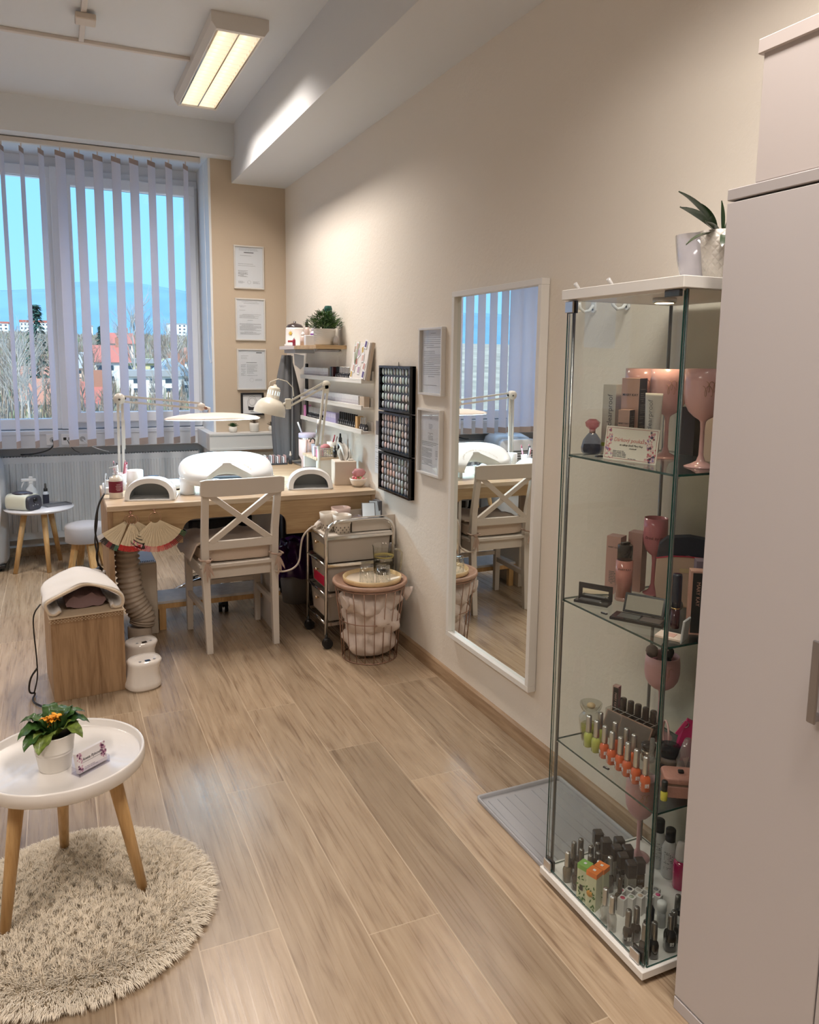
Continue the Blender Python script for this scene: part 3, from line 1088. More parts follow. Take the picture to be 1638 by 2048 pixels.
# flexible hose and extractor
hs_ = thing('exhaust_hose', 'thick beige corrugated hose bending down to the floor under the desk', 'hose', (0, 0, 0))
path = [Vector(p) for p in ((-1.285, 4.08, .50), (-1.285, 4.08, .42), (-1.278, 4.08, .33), (-1.27, 4.08, .25), (-1.245, 4.08, .18), (-1.215, 4.08, .13), (-1.225, 4.08, .085), (-1.235, 4.08, .078))]
Pp = path[:-1]
for _ in range(2):
    Q = [Pp[0]]
    for a, c in zip(Pp[:-1], Pp[1:]):
        Q += [a * .75 + c * .25, a * .25 + c * .75]
    Q.append(Pp[-1])
    Pp = Q
R = []
D = []
for a, c in zip(Pp[:-1], Pp[1:]):
    for k in range(3):
        D.append(a + (c - a) * k / 3)
for i in range(len(D)):
    R.append(.058 + .005 * (1 if i % 4 < 2 else -1))
b = MB()
b.tube(D, R, 20)
b.build('corrugated_tube', mat('hose_beige', (.58, .48, .38), .5), hs_)
MB().lathe([(.001, 0), (.058, 0), (.06, .006), (.06, .074), (.055, .078)], c=(-1.235, 4.08, 0), n=24).build('hose_coupling', MATS['hose_beige'], hs_)
ex = thing('dust_extractor', 'tall beige box standing on the floor behind the corrugated hose', 'extractor', (-1.17, 4.26, 0))
MB().box(-.055, .035, -.12, .14, 0, .385, .004).build('casing', mat('beige_casing', (.60, .52, .42), .5), ex)
MB().box(-.053, .033, -.118, .138, .3855, .392, .002).build('top_cover', mat('pale_cover', (.66, .68, .72), .4), ex)
g = MB()
for i in range(8):
    for k in range(3):
        g.box(-.045 + i * .009, -.040 + i * .009, -.110 + k * .009, -.105 + k * .009, .3922, .3935)
g.build('grille', BLACK, ex)

# nail colour sample fans on rings
STICK = mat('sample_stick', (.80, .68, .48), .55)
HOOKM = mat('copper_hook', (.55, .32, .24), .25, .9)
def fan(loc, label, a0, a1, n, cols, ln, R=.022, tilt=0.0):
    t = thing('nail_colour_fan', label, 'nail sample fan', loc, 0, 'rings of nail colour sample sticks hung on the desk')
    b = MB()
    cen = Vector((0, 0, -R))
    b.tube([cen + Vector((R * math.cos(a), 0, R * math.sin(a))) for a in [2 * PI * k / 24 for k in range(24)]], .0012, 6, closed=True)
    b.build('ring', HOOKM, t)
    for i in range(n):
        a = math.radians(a0 + (a1 - a0) * (i + .5) / n)
        d = Vector((math.sin(a), 0, -math.cos(a)))
        s = Vector((math.cos(a), 0, math.sin(a)))
        y = -.0022 * (i % 3)
        p0 = cen + d * (R - .004) + Vector((0, y, 0))
        p1 = p0 + d * ln
        w0, w1 = .0017, .0027
        m1 = MB()
        e = Vector((0, .0006, 0))
        def slat(mm, pa, pb, wa, wb):
            mm.rings([[pa - s * wa - e, pa + s * wa - e, pa + s * wa + e, pa - s * wa + e], [pb - s * wb - e, pb + s * wb - e, pb + s * wb + e, pb - s * wb + e]], smooth=False)
        slat(m1, p0, p1, w0, w1)
        st = m1.build('sample_stick', STICK, t)
        m2 = MB()
        slat(m2, p1, p1 + d * .028, w1 * 1.15, w1 * .85)
        m2.build('painted_tip', mat('tip_%d_%d_%d' % tuple(int(c * 99) for c in cols[i * len(cols) // n]), cols[i * len(cols) // n], .2, coat=.5), st)
    return t
RED, BORD, BLK, WHT, GRN = (.55, .01, .015), (.22, .015, .03), (.015, .015, .02), (.8, .8, .82), (.05, .18, .12)
for x, z, lab in ((-1.275, .715, 'small copper hook under the desk edge holding the left sample rings'), (-1.167, .722, 'small copper hook under the desk edge holding the right sample ring')):
    h = thing('hook', lab, 'hook', (x, 3.866, z))
    MB().lathe([(.001, 0), (.008, 0), (.007, .004), (.001, .006)], M=Matrix.Rotation(PI / 2, 3, 'X').to_4x4(), n=12).build('hook_plate', HOOKM, h)
    MB().tube([(0, -.004, 0), (0, -.016, -.002), (0, -.02, -.012), (0, -.014, -.018), (0, -.008, -.014)], .0018, 6).build('hook_arm', HOOKM, h)
fan((-1.285, 3.853, .705), 'fan of nail samples swung left with white and black tips, leftmost on the desk front', -64, -22, 20, [WHT, BLK, BLK, BORD, BLK, GRN], .115)
fan((-1.262, 3.852, .702), 'fan of nail samples swung right with dark tips behind the red tipped fan', 8, 58, 16, [GRN, BLK, (.03, .05, .12), BLK], .10)
fan((-1.272, 3.838, .704), 'fan of nail samples with bright red tips in the middle of the left hook', -26, 24, 22, [RED, RED, RED, (.45, .01, .02), BLK], .108)
fan((-1.167, 3.838, .712), 'wide fan of nail samples with pink to red tips on the right hook', -48, 62, 44, [(.75, .25, .35), (.8, .35, .40), (.72, .20, .25), (.75, .35, .28), (.70, .12, .10), (.50, .03, .04), (.30, .01, .02), (.10, .02, .02), (.03, .10, .04)], .115, R=.028)

# ------------------------------------------------------------------ dining chair with crossed back
CH = mat('chair_paint', (.68, .62, .55), .45)
ch = thing('dining_chair', 'white wooden dining chair with crossed back standing in front of the desk', 'chair', (-.770, 3.772, 0), math.radians(2.5))
def bar(b, p, q, w, t, s=None, bev=.002):
    """rectangular bar p->q, w across (x-ish), t thick"""
    p, q = Vector(p), Vector(q)
    d = (q - p).normalized()
    s = Vector(s or (1, 0, 0))
    s = (s - d * s.dot(d)).normalized()
    n = d.cross(s)
    r = []
    for c in (p, q):
        r.append([c - s * w / 2 - n * t / 2, c + s * w / 2 - n * t / 2, c + s * w / 2 + n * t / 2, c - s * w / 2 + n * t / 2])
    b.rings(r, smooth=False)
    return b
xr = .172
for s in (-1, 1):
    b = MB()
    R_ = []
    for z, y, w, t in ((0, -.015, .030, .030), (.25, .01, .034, .036), (.43, .022, .036, .040), (.60, .008, .034, .034), (.86, -.055, .032, .026), (.872, -.058, .030, .024)):
        x = s * (xr - .003 + .012 * z)
        R_.append([(x - w / 2, y - t / 2, z), (x + w / 2, y - t / 2, z), (x + w / 2, y + t / 2, z), (x - w / 2, y + t / 2, z)])
    b.rings(R_, smooth=False)
    b.build('rear_leg', CH, ch, bevel=.002)
    bt = MB()
    bt.lathe([(.001, 0), (.007, 0), (.006, .002), (.001, .0025)], M=Matrix.Rotation(PI / 2, 3, 'X').to_4x4(), c=(s * .183, -.069, .835), n=10)
    bt.build('bolt', DARK, ch)
    b = MB()
    b.rings([[(s * .185 - w, .385 - w, z), (s * .185 + w, .385 - w, z), (s * .185 + w, .385 + w, z), (s * .185 - w, .385 + w, z)] for z, w in ((0, .0145), (.41, .019))], smooth=False)
    b.build('front_leg', CH, ch, bevel=.002)
    bar(MB(), (s * .176, .01, .205), (s * .185, .375, .205), .02, .028).build('stretcher', CH, ch, bevel=.0015)
    bar(MB(), (s * .178, .03, .395), (s * .185, .375, .395), .02, .055).build('seat_rail', CH, ch, bevel=.0015)
MB().box(-.165, .165, .03, .048, .365, .425, .002).build('seat_rail', CH, ch)
MB().box(-.175, .175, .378, .396, .365, .425, .002).build('seat_rail', CH, ch)
MB().box(-.17, .17, .376, .392, .235, .262, .002).build('stretcher', CH, ch)
b = MB()
N = 16
rs = []
for k in range(N + 1):
    x = -.206 + .412 * k / N
    c = -.020 * (1 - (x / .206) ** 2)
    e = .006 if k in (0, N) else 0
    rs.append([(x, -.056 + c - .011, .795 + e), (x, -.056 + c + .011, .795 + e), (x, -.064 + c + .011, .878 - e), (x, -.064 + c - .011, .878 - e)])
b.rings(rs, smooth=False)
b.build('top_rail', CH, ch, bevel=.003)
MB().box(-.160, .160, -.004, .014, .518, .560, .002).build('lower_rail', CH, ch)
b = bar(MB(), (-.150, .003, .555), (.158, -.048, .80), .016, .028, (0, 1, .2))
b.build('cross_brace', CH, ch)
b = bar(MB(), (.150, .006, .555), (-.158, -.044, .80), .016, .028, (0, 1, .2))
b.build('cross_brace', CH, ch)
b = MB()
b.prism([(x, y + .205) for x, y in rounded_rect(.40, .40, .03)], .424, .442, 'z')
b.build('seat', CH, ch, bevel=.003)
# cushions
def cushion(name, label, loc, w, d, h, m, rz=0, cat='cushion', sag=.0, seed=1, squ=.35):
    t = thing(name, label, cat, loc, rz)
    rr = random.Random(seed)
    b = MB()
    rs = []
    M_ = 12
    for k in range(M_ + 1):
        v = -1 + 2 * k / M_
        f = (1 - abs(v) ** 3.2) ** .32 if abs(v) < 1 else 0.0
        f = max(f, .02)
        ring = []
        for i in range(40):
            a = 2 * PI * i / 40
            ca, sa = math.cos(a), math.sin(a)
            kx = math.copysign(abs(ca) ** squ, ca)
            ky = math.copysign(abs(sa) ** squ, sa)
            ring.append((w / 2 * kx * (.90 + .10 * f), d / 2 * ky * (.90 + .10 * f), h / 2 + v * h / 2 * (1 - .0 * f) + .0025 * math.sin(3 * a + seed + k * .5) * (h > .02)))
        rs.append(ring)
    rs[0] = [(x * .93, y * .93, z) for x, y, z in rs[0]]
    b.rings(rs)
    b.build('cushion_body', m, t)
    return t
cs = cushion('seat_cushion', 'thick beige seat cushion with piping tied to the white crossed back chair', (-.778, 3.995, .4435), .375, .385, .075, BEIGEF, math.radians(2.5))
b = MB()
b.tube([(.187 * math.copysign(abs(math.cos(a)) ** .35, math.cos(a)), .19 * math.copysign(abs(math.sin(a)) ** .35, math.sin(a)), .066) for a in [2 * PI * i / 40 for i in range(40)]], .0035, 6, closed=True)
b.build('piping', mat('piping', (.66, .55, .45), .9), cs)
for s, nm in ((-1, 'left'), (1, 'right')):
    b = MB()
    x = s * .178
    y = -.222
    b.tube([(x - .026, y + .03, .03), (x - .028, y - .03, .035), (x, y - .037, .03), (x + .028, y - .03, .032), (x + .026, y + .03, .03)], .005, 6)
    b.ell((x + .005, y - .042, .03), .014, .009, .010, 8, 6)
    for k, (dx, dz) in enumerate(((-.018, -.055), (.012, -.09), (.03, -.075), (-.004, -.10))):
        b.leaf((x, y - .042, .028), (x + dx, y - .046 - .004 * k, .028 + dz), .014, 0, 4, .1, side=Vector((1, 0, 0)))
    b.build('tie_ribbon', mat('tie_cloth', (.46, .33, .26), .9), cs)
cl = thing('seat_blanket', 'rumpled beige cloth lying on the seat cushion of the white chair', 'cloth', (-.79, 3.99, .5195), math.radians(2))
b = MB()
g = []
rr = random.Random(11)
nx, ny = 26, 18
for j in range(ny):
    row = []
    for i in range(nx):
        x = -.225 + .44 * i / (nx - 1)
        y = -.15 + .36 * j / (ny - 1)
        z = .010 + .006 * math.sin(i * .55 + j * .3) + .005 * math.sin(j * .8 + 1) + .004 * rr.random()
        if x < -.185:
            z -= (-.185 - x) * 1.9
        row.append(Vector((x, y, z)))
    g.append(row)
vt = [[b.bm.verts.new(p) for p in r] for r in g]
vb = [[b.bm.verts.new(p - Vector((0, 0, .006))) for p in r] for r in g]
for V_, fl in ((vt, 0), (vb, 1)):
    for j in range(ny - 1):
        for i in range(nx - 1):
            q = [V_[j][i], V_[j][i + 1], V_[j + 1][i + 1], V_[j + 1][i]]
            f = b.bm.faces.new(q if not fl else q[::-1])
            f.smooth = True
for j in range(ny - 1):
    for i in (0, nx - 1):
        b.bm.faces.new([vt[j][i], vt[j + 1][i], vb[j + 1][i], vb[j][i]])
for i in range(nx - 1):
    for j in (0, ny - 1):
        b.bm.faces.new([vt[j][i], vt[j][i + 1], vb[j][i + 1], vb[j][i]])
b.build('cloth_sheet', BEIGEF, cl)

# office chair behind
oc = thing('office_chair', 'black swivel office chair with chrome star base under the desk', 'office chair', (-.70, 4.66, 0))
b = MB()
b.prism([(x, y) for x, y in rounded_rect(.50, .46, .10)], .47, .54, 'z')
b.build('seat', mat('black_leather', (.02, .022, .028), .35), oc, bevel=.015)
b = MB()
rs = []
for k in range(13):
    x = -.23 + .46 * k / 12
    y = .25 - .06 * (x / .23) ** 2
    rs.append([(x, y - .02, .52), (x, y + .02, .52), (x, y + .035, .715), (x, y - .005, .715)])
b.rings(rs)
b.build('backrest', MATS['black_leather'], oc, bevel=.01)
for s in (-1, 1):
    b = MB()
    b.tube([(s * .22, -.1, .455), (s * .285, -.12, .46), (s * .29, -.13, .55), (s * .29, -.10, .62), (s * .29, .10, .62), (s * .285, .10, .47), (s * .22, .08, .455)], .014, 8)
    b.build('armrest', BLACK, oc)
MB().cyl((0, 0, .12), (0, 0, .47), .025).build('gas_lift', BLACKG, oc)
MB().lathe([(.001, .085), (.045, .085), (.045, .13), (.03, .15), (.001, .15)], n=20).build('hub', CHROME, oc)
for k in range(5):
    a = math.radians(-100 + 72 * k)
    d = Vector((math.cos(a), math.sin(a), 0))
    b = MB()
    b.tube([d * .03 + Vector((0, 0, .115)), d * .12 + Vector((0, 0, .125)), d * .22 + Vector((0, 0, .105)), d * .29 + Vector((0, 0, .082))], [.022, .02, .017, .014], 10)
    arm = b.build('base_arm', CHROME, oc)
    b = MB()
    p = d * .295
    sd_ = Vector((-d.y, d.x, 0))
    for q in (-1, 1):
        c = p + sd_ * q * .017 + Vector((0, 0, .031))
        b.cyl(c - sd_ * .010, c + sd_ * .010, .030, n=18)
    b.cyl(p + Vector((0, 0, .03)), p + Vector((0, 0, .08)), .009)
    b.ell((p.x, p.y, .05), .028, .028, .014, 10, 6)
    b.build('caster', BLACK, arm)
cushion('chair_pillow', 'glossy grey draped pad on the black office chair behind the crossed back', (-.77, 4.58, .5405), .46, .38, .085, mat('grey_satin', (.34, .36, .42), .28, bump=.3, bscale=20), 0, 'cushion', seed=4)

# foot rest
ft = thing('foot_rest', 'low step stool with whitewashed top and wooden legs under the desk', 'step stool', (-.80, 4.30, 0))
MB().box(-.335, .335, -.12, .10, .145, .16, .002).build('step_board', mat('whitewashed_board', (.62, .62, .62), .4, var=.12, bscale=30), ft)
MB().box(-.335, .335, -.118, -.104, .118, .1448, .001).build('front_rail', BIRCH, ft)
for x in (-.325, .29):
    MB().box(x, x + .035, -.115, -.085, 0, .118, .001).build('leg', BIRCH, ft)
    MB().box(x, x + .035, .06, .09, 0, .1445, .001).build('leg', BIRCH, ft)

# ------------------------------------------------------------------ things on the desk
def arch_lamp(loc, label, rz, w=.118, d=.095, h=.108, grp='white arched nail lamps on the desk'):
    t = thing('nail_lamp', label, 'nail lamp', loc, rz, grp)
    b = MB()
    rs = []
    n = 26
    secs = [(-d, 1.0, 1.0), (-d * .9, 1.02, 1.03), (-d * .3, 1.02, 1.04), (d * .4, .98, .98), (d * .85, .88, .86), (d, .72, .66)]
    def arch(y, sw, sh, ins=0.0):
        ring = []
        for k in range(n + 1):
            a = PI * k / n
            x = -(w * sw - ins) * math.copysign(abs(math.cos(a)) ** .95, math.cos(a))
            z = .008 + (h * sh - ins - .008) * max(0.0, math.sin(a)) ** .78
            ring.append((x, y + (.025 * math.sin(a) if y < 0 else -.0), z))
        return ring
    b.rings([arch(*s) for s in secs], False, False, closed=False)
    outer = [arch(*s) for s in secs]
    inner = [arch(s[0], s[1], s[2], .024) for s in secs[:4]]
    # front lip
    b.rings([outer[0], arch(-d, 1, 1, .024)], False, False, closed=False)
    # back cap
    b.bm.faces.new([b.bm.verts.new(p) for p in outer[-1]])
    b.build('shell', WPLAST, t, recalc=True)
    b = MB()
    b.rings(inner, False, False, closed=False)
    b.bm.faces.new([b.bm.verts.new(p) for p in inner[-1]])
    b.build('inner_liner', mat('lamp_liner', (.34, .37, .38), .25), t)
    b = MB()
    b.prism(rounded_rect(w * 2.06, d * 2.05, .03), 0, .008, 'z')
    b.build('base_plate', WPLAST, t, bevel=.002)
    MB().box(-.03, .03, -d * .75, -d * .62, .0085, .010, .001).build('hand_marker', mat('marker_grey', (.6, .6, .58), .5), t)
    MB().box(-.035, .035, -.010, .006, h * 1.035, h * 1.045, .0).build('display', BLACKG, t)
    return t
al = arch_lamp((-1.155, 4.035, .75), 'white arched nail lamp at the left end of the desk near the lotion bottle', math.radians(-14))
dup(al, (-.322, 4.075, .75), 'white arched nail lamp at the right side of the desk by the tissue box', math.radians(-12))

# lotion bottle
lo_ = thing('lotion_bottle', 'clear pump bottle with dark red label at the left desk corner', 'bottle', (-1.322, 4.085, .75))
b = MB()
b.lathe([(.001, 0), (.030, 0), (.033, .004), (.033, .095), (.028, .108), (.015, .114), (.012, .118)], n=28)
b.build('bottle_body', mat('lotion_cream', (.74, .68, .60), .3, coat=.6), lo_)
MB().lathe([(.0335, .032), (.0335, .088)], n=28, cap0=False, cap1=False).build('label', mat('wine_label', (.18, .012, .03), .5), lo_)
for k, (w, z) in enumerate(((.018, .072), (.026, .064), (.022, .057), (.024, .050), (.018, .043))):
    MB().box(.006 - w / 2 + .004, .006 + w / 2 + .004, -.0345, -.0338, z - .0012, z + .0012).build('printed_line', mat('label_print', (.62, .40, .42), .6), lo_)
b = MB()
b.lathe([(.013, .118), (.013, .136), (.006, .138), (.005, .150), (.012, .152), (.012, .160), (.002, .162)], n=16)
b.cyl((0, 0, .156), (-.03, -.005, .154), .0045, .0035)
b.build('pump_head', glass('pump_clear', (.9, .92, .93), 1.5, opac=.35, dcol=(.85, .87, .9)), lo_)

PENM = [mat('pen_%d' % i, c, .4) for i, c in enumerate(((.70, .35, .42), (.35, .05, .10), (.75, .75, .78), (.60, .25, .30), (.05, .05, .06), (.55, .30, .38)))]
pc = thing('pen_cup', 'white lace patterned pen cup behind the lotion bottle', 'pen cup', (-1.285, 4.33, .75))
b = MB()
b.lathe([(.001, 0), (.028, 0), (.034, .09), (.032, .09), (.027, .004), (.001, .004)], n=24, cap0=True, cap1=False)
b.build('cup_body', mat('lace_cup', (.62, .58, .60), .5, var=.3, bscale=220), pc)
rr = random.Random(2)
for i in range(8):
    a = rr.uniform(0, 2 * PI)
    r1 = .016
    p = Vector((-1.285 + .010 * math.cos(a), 4.33 + .010 * math.sin(a), .757))
    q = Vector((-1.285 + (.026 + .01 * rr.random()) * math.cos(a), 4.33 + .026 * math.sin(a), .75 + rr.uniform(.115, .155)))
    lab = ['pink', 'dark red', 'white', 'rose', 'black', 'mauve'][i % 6] + ' pen or file standing in the lace pen cup'
    o = thing('pen', lab, 'pen', (0, 0, 0), 0, 'pens in the lace cup')
    MB().tube([p, q], .0042, 8).build('pen_barrel', PENM[i % 6], o)
    MB().tube([q, q + (q - p).normalized() * .012], [.0042, .002], 8).build('pen_end', PENM[(i + 2) % 6], o)
cc = thing('ceramic_cup', 'plain white ceramic cylinder cup right of the pen cup on the desk', 'cup', (-1.205, 4.39, .75))
MB().lathe([(.001, 0), (.040, 0), (.043, .003), (.043, .094), (.040, .096), (.037, .094), (.037, .006), (.001, .006)], n=30, cap0=True, cap1=False).build('cup_body', mat('bisque', (.72, .68, .65), .7), cc)
ps = thing('power_strip', 'white multi socket with grey cables at the left back edge of the desk', 'power strip', (-1.352, 4.30, .75))
MB().box(-.02, .02, -.09, .09, 0, .035, .004).build('strip_body', SOCK, ps)
for k in range(2):
    MB().box(-.012, .012, -.06 + k * .07, -.03 + k * .07, .0352, .07, .004).build('plug', BLACK if k else SOCK, ps)
cable('desk_cable', 'thin grey cable looping over the power strip at the desk corner', [(-1.352, 4.255, .82), (-1.36, 4.20, .87), (-1.37, 4.14, .83), (-1.372, 4.10, .77)], .0035, GREYP)
cable('desk_cable', 'thick black twisted cables hanging down the left side of the desk', [(-1.37, 4.12, .775), (-1.40, 4.10, .74), (-1.425, 4.06, .66), (-1.43, 4.05, .58), (-1.415, 4.05, .52), (-1.43, 4.05, .47), (-1.42, 4.05, .42)], .0045, BLACK)
cable('desk_cable', 'second thin black cable twisting down the left side of the desk', [(-1.37, 4.15, .77), (-1.41, 4.11, .71), (-1.417, 4.08, .62), (-1.435, 4.07, .54), (-1.42, 4.06, .47), (-1.425, 4.05, .43), (-1.40, 4.05, .40)], .0035, BLACK)
rc = thing('plug_cluster', 'tangle of black and white plugs hanging at the left side of the desk', 'plugs', (-1.412, 4.06, .36))
b = MB()
b.box(-.02, .015, -.02, .02, -.01, .03, .006, M=Matrix.Rotation(.5, 4, 'Y'))
b.box(-.01, .022, -.015, .015, .02, .05, .006, M=Matrix.Rotation(-.4, 4, 'Y'))
b.build('plug_body', BLACK, rc)
b = MB()
for k in range(3):
    b.lathe([(.001, 0), (.009, 0), (.009, .008), (.001, .009)], c=(-.004 + k * .010, -.026, .015 + k * .008), n=10, M=Matrix.Rotation(PI / 2, 3, 'X').to_4x4())
b.build('white_plug', SOCK, rc)
MB().tube([(0, 0, -.01), (-.012, 0, -.03), (-.02, .0, -.055)], [.012, .014, .008], 8).build('cable_bundle', BLACK, rc)

wd = thing('white_disc', 'flat white oval pad lying behind the left nail lamp on the desk', 'pad', (-1.03, 4.31, .75))
MB().lathe([(.001, .006), (.085, .006), (.094, .012), (.095, .028), (.088, .036), (.001, .038)], n=36).build('disc_body', WPLAST, wd)
MB().lathe([(.001, 0), (.085, 0), (.085, .006)], n=30).build('disc_foot', BLACK, wd)

# hand rest
hr = thing('hand_rest', 'large white padded manicure hand rest with arch cut out in the desk centre', 'hand rest', (-.768, 4.12, .75), math.radians(-2))
ol = []
w2, d2_ = .245, .118
n = 200
def hr_outline(k=1.0, grow=0.0):
    P = []
    # superellipse outline with bulged ends, notch towards the client
    for i in range(n):
        a = -PI / 2 + 2 * PI * i / n
        ca, sa = math.cos(a), math.sin(a)
        x = w2 * math.copysign(abs(ca) ** .62, ca)
        y = d2_ * math.copysign(abs(sa) ** .72, sa)
        if y < 0 and abs(x) < .125:
            y += (1 - (x / .125) ** 2) ** .55 * .125
        elif y > 0:
            y += .012 * math.cos(x / w2 * PI * .5)
        P.append(Vector((x, y)))
    c = Vector((0, .02))
    return [c + (p - c) * k for p in P]
b = MB()
tilt = Matrix.Rotation(math.radians(30), 4, 'X')
rs = []
for z, k in ((0.0, .80), (.004, .90), (.014, .975), (.032, 1.0), (.048, .985), (.060, .95), (.068, .88), (.071, .74), (.072, .45), (.0722, .2)):
    rs.append([tilt @ Vector((p.x, p.y, z)) + Vector((0, 0, .085)) for p in hr_outline(k)])
b.rings(rs)
b.build('padded_top', mat('white_leatherette', (.78, .80, .82), .35, coat=.15), hr)
for s in (-1, 1):
    b = MB()
    b.lathe([(.001, 0), (.040, 0), (.044, .004), (.040, .05), (.045, .09), (.001, .092)], c=(s * .205, -.035, 0), n=24, sx=.9, sy=1.2)
    b.build('foot', WPLAST, hr)
    b = MB()
    b.lathe([(.001, 0), (.036, 0), (.036, .10), (.001, .105)], c=(s * .19, .065, 0), n=20)
    b.build('foot', WPLAST, hr)
    MB().box(s * .105 - .012, s * .105 + .012, -.04, 0.0, 0, .075, .004).build('bracket', WPLAST, hr)
fz = MB()
rr = random.Random(9)
for i in range(260):
    t = rr.uniform(-1, 1)
    x = .118 * t
    y = -.115 + (1 - (x / .125) ** 2) ** .55 * .125 + .010
    p = tilt @ Vector((x, y, .070)) + Vector((0, 0, .086))
    d = Vector((rr.uniform(-.4, .4) + t * .5, rr.uniform(.4, 1.0), rr.uniform(.3, .9))).normalized() * rr.uniform(.006, .014)
    fz.tube([p, p + d], [.0005, .0002], 3, cap=False)
fz.build('fur_trim', mat('fur_tan', (.52, .42, .30), .9), hr)
dd = thing('glass_jar', 'small clear jar standing in the arch of the white hand rest', 'jar', (-.815, 4.165, .75))
MB().lathe([(.001, 0), (.022, 0), (.024, .05), (.02, .06), (.001, .062)], n=18).build('jar_body', glass('jar_clear', (.93, .93, .95), 1.5, opac=.3, dcol=(.8, .78, .82)), dd)

# tissue box, candy bowl, mini shelf, tumbler etc on the right
tb = thing('tissue_box', 'cream square tissue box with a white tissue pulled up on the desk', 'tissue box', (-.103, 4.125, .75), math.radians(-10))
MB().box(-.062, .062, -.062, .062, 0, .135, .003).build('box_body', mat('cream_box', (.66, .56, .46), .55), tb)
b = MB()
for k, (p, q, w, sd_) in enumerate((((0, 0, .128), (-.036, -.004, .235), .060, (.5, .9, 0)), ((0, 0, .128), (.004, .012, .222), .062, (.9, -.4, 0)), ((0, -.004, .128), (.030, -.010, .195), .050, (.3, 1, .2)), ((-.004, 0, .128), (-.012, .004, .205), .056, (1, .2, 0)))):
    b.leaf(p, q, w, -.01, 12, .42, side=Vector(sd_), thick=.0005)
for v in b.bm.verts:
    v.co += Vector((math.sin(v.co.z * 95), math.cos(v.co.z * 80), 0)) * .003 * max(0, (v.co.z - .135) * 12)
b.build('tissue', mat('tissue_paper', (.85, .84, .80), .95), tb, recalc=False)
cb = thing('candy_bowl', 'small white bowl of red and pink sweets at the right desk edge', 'bowl', (-.063, 4.000, .75))
b = MB()
b.lathe([(.001, 0), (.024, 0), (.038, .016), (.046, .036), (.048, .048), (.045, .048), (.036, .020), (.001, .010)], n=30, cap1=False)
b.build('bowl_body', mat('cream_ceramic', (.80, .70, .60), .3, coat=.4), cb)
sw = MB()
CANDY = [mat('candy_%d' % i, c, .25, coat=.6) for i, c in enumerate(((.60, .05, .06), (.75, .25, .30), (.80, .45, .45), (.25, .30, .10), (.65, .10, .10)))]
rr = random.Random(8)
for i in range(22):
    a = rr.uniform(0, 2 * PI)
    r1 = .036 * rr.random() ** .5
    o = tag(MB().ell((0, 0, 0), .009, .007, .006, 10, 6).build('wrapped_sweet', CANDY[i % 5], None, (-.063 + r1 * math.cos(a), 4.0 + r1 * math.sin(a), .795 + rr.uniform(0, .008))), 'wrapped sweet heaped in the small white bowl', 'sweet', 'sweets in the small bowl')
    o.rotation_euler = (rr.uniform(-.5, .5), rr.uniform(-.5, .5), rr.uniform(0, 3))
hb = thing('wrapper_bag', 'crinkled clear pink sweet bag standing in the small white bowl', 'bag', (-.055, 4.01, .80))
b = MB()
rs = []
for z, r in ((.004, .018), (.015, .030), (.032, .036), (.045, .026)):
    rs.append([(r * (1 + .2 * math.sin(4 * a + z * 90)) * math.cos(a), r * .5 * math.sin(a), z + .004 * math.sin(6 * a)) for a in [2 * PI * i / 24 for i in range(24)]])
b.rings(rs)
b.build('bag_foil', glass('pink_foil', (.9, .55, .58), 2.0, .15, .55, (.75, .38, .40)), hb)

ms = thing('desk_riser', 'small two tier wooden desk shelf with white sides behind the tissue box', 'desk shelf', (-.105, 4.44, .75))
MB().box(-.105, .095, -.14, .14, .115, .130, .001).build('shelf_board', OAKX, ms)
for y in (-.135, .12):
    MB().box(-.10, .09, y, y + .015, 0, .115, .001).build('side_panel', WHITE, ms)
wb = thing('white_basket', 'small white rectangular slotted basket on the desk shelf behind the tissue box', 'basket', (-.13, 4.36, .88))
b = MB()
w_, d_, h_ = .055, .04, .052
b.box(-w_, w_, -d_, d_, 0, .003)
for k in range(6):
    z = .004 + k * .009
    for (xa, xb, ya, yb) in ((-w_, w_, -d_, -d_ + .003), (-w_, w_, d_ - .003, d_), (-w_, -w_ + .003, -d_, d_), (w_ - .003, w_, -d_, d_)):
        b.box(xa, xb, ya, yb, z, z + .0045)
for i in range(9):
    x = -w_ + 2 * w_ * i / 8
    b.box(x - .0015, x + .0015, -d_, -d_ + .003, 0, h_)
    b.box(x - .0015, x + .0015, d_ - .003, d_, 0, h_)
for i in range(6):
    y = -d_ + 2 * d_ * i / 5
    b.box(-w_, -w_ + .003, y - .0015, y + .0015, 0, h_)
b.build('basket_body', WHITEM, wb)
pkp = tag(MB().ell((0, 0, 0), .030, .026, .020, 16, 8).build('pink_sponge', mat('pink_sponge', (.55, .22, .22), .9, bump=.5), None, (-.135, 4.36, .935)), 'dusty pink rounded sponge on top of the white slotted basket', 'sponge')
def dropper(loc, label, h=.09, r=.011, body=None, cap=None, cat='bottle'):
    t = thing('dropper_bottle', label, cat, loc)
    MB().lathe([(.001, 0), (r, 0), (r, h * .5), (r * .55, h * .62), (r * .5, h * .66)], n=16).build('bottle_body', body or BLACKG, t)
    MB().lathe([(r * .62, h * .64), (r * .62, h * .80), (r * .35, h * .84), (r * .30, h), (.001, h)], n=14).build('bottle_cap', cap or BLACK, t)
    return t
dropper((-.095, 4.30, .88), 'tiny black dropper bottle in front of the sponge basket', .07, .010)
dropper((-.045, 4.35, .88), 'tall black spray bottle on the desk shelf behind the tissue', .135, .017)
sc_ = thing('scissor_cup', 'white and yellow cup holding nail files on the desk shelf', 'cup', (-.075, 4.42, .88))
MB().lathe([(.001, 0), (.026, 0), (.030, .08), (.028, .08), (.025, .004), (.001, .004)], n=24, cap1=False).build('cup_body', mat('cup_white', (.75, .73, .66), .4), sc_)
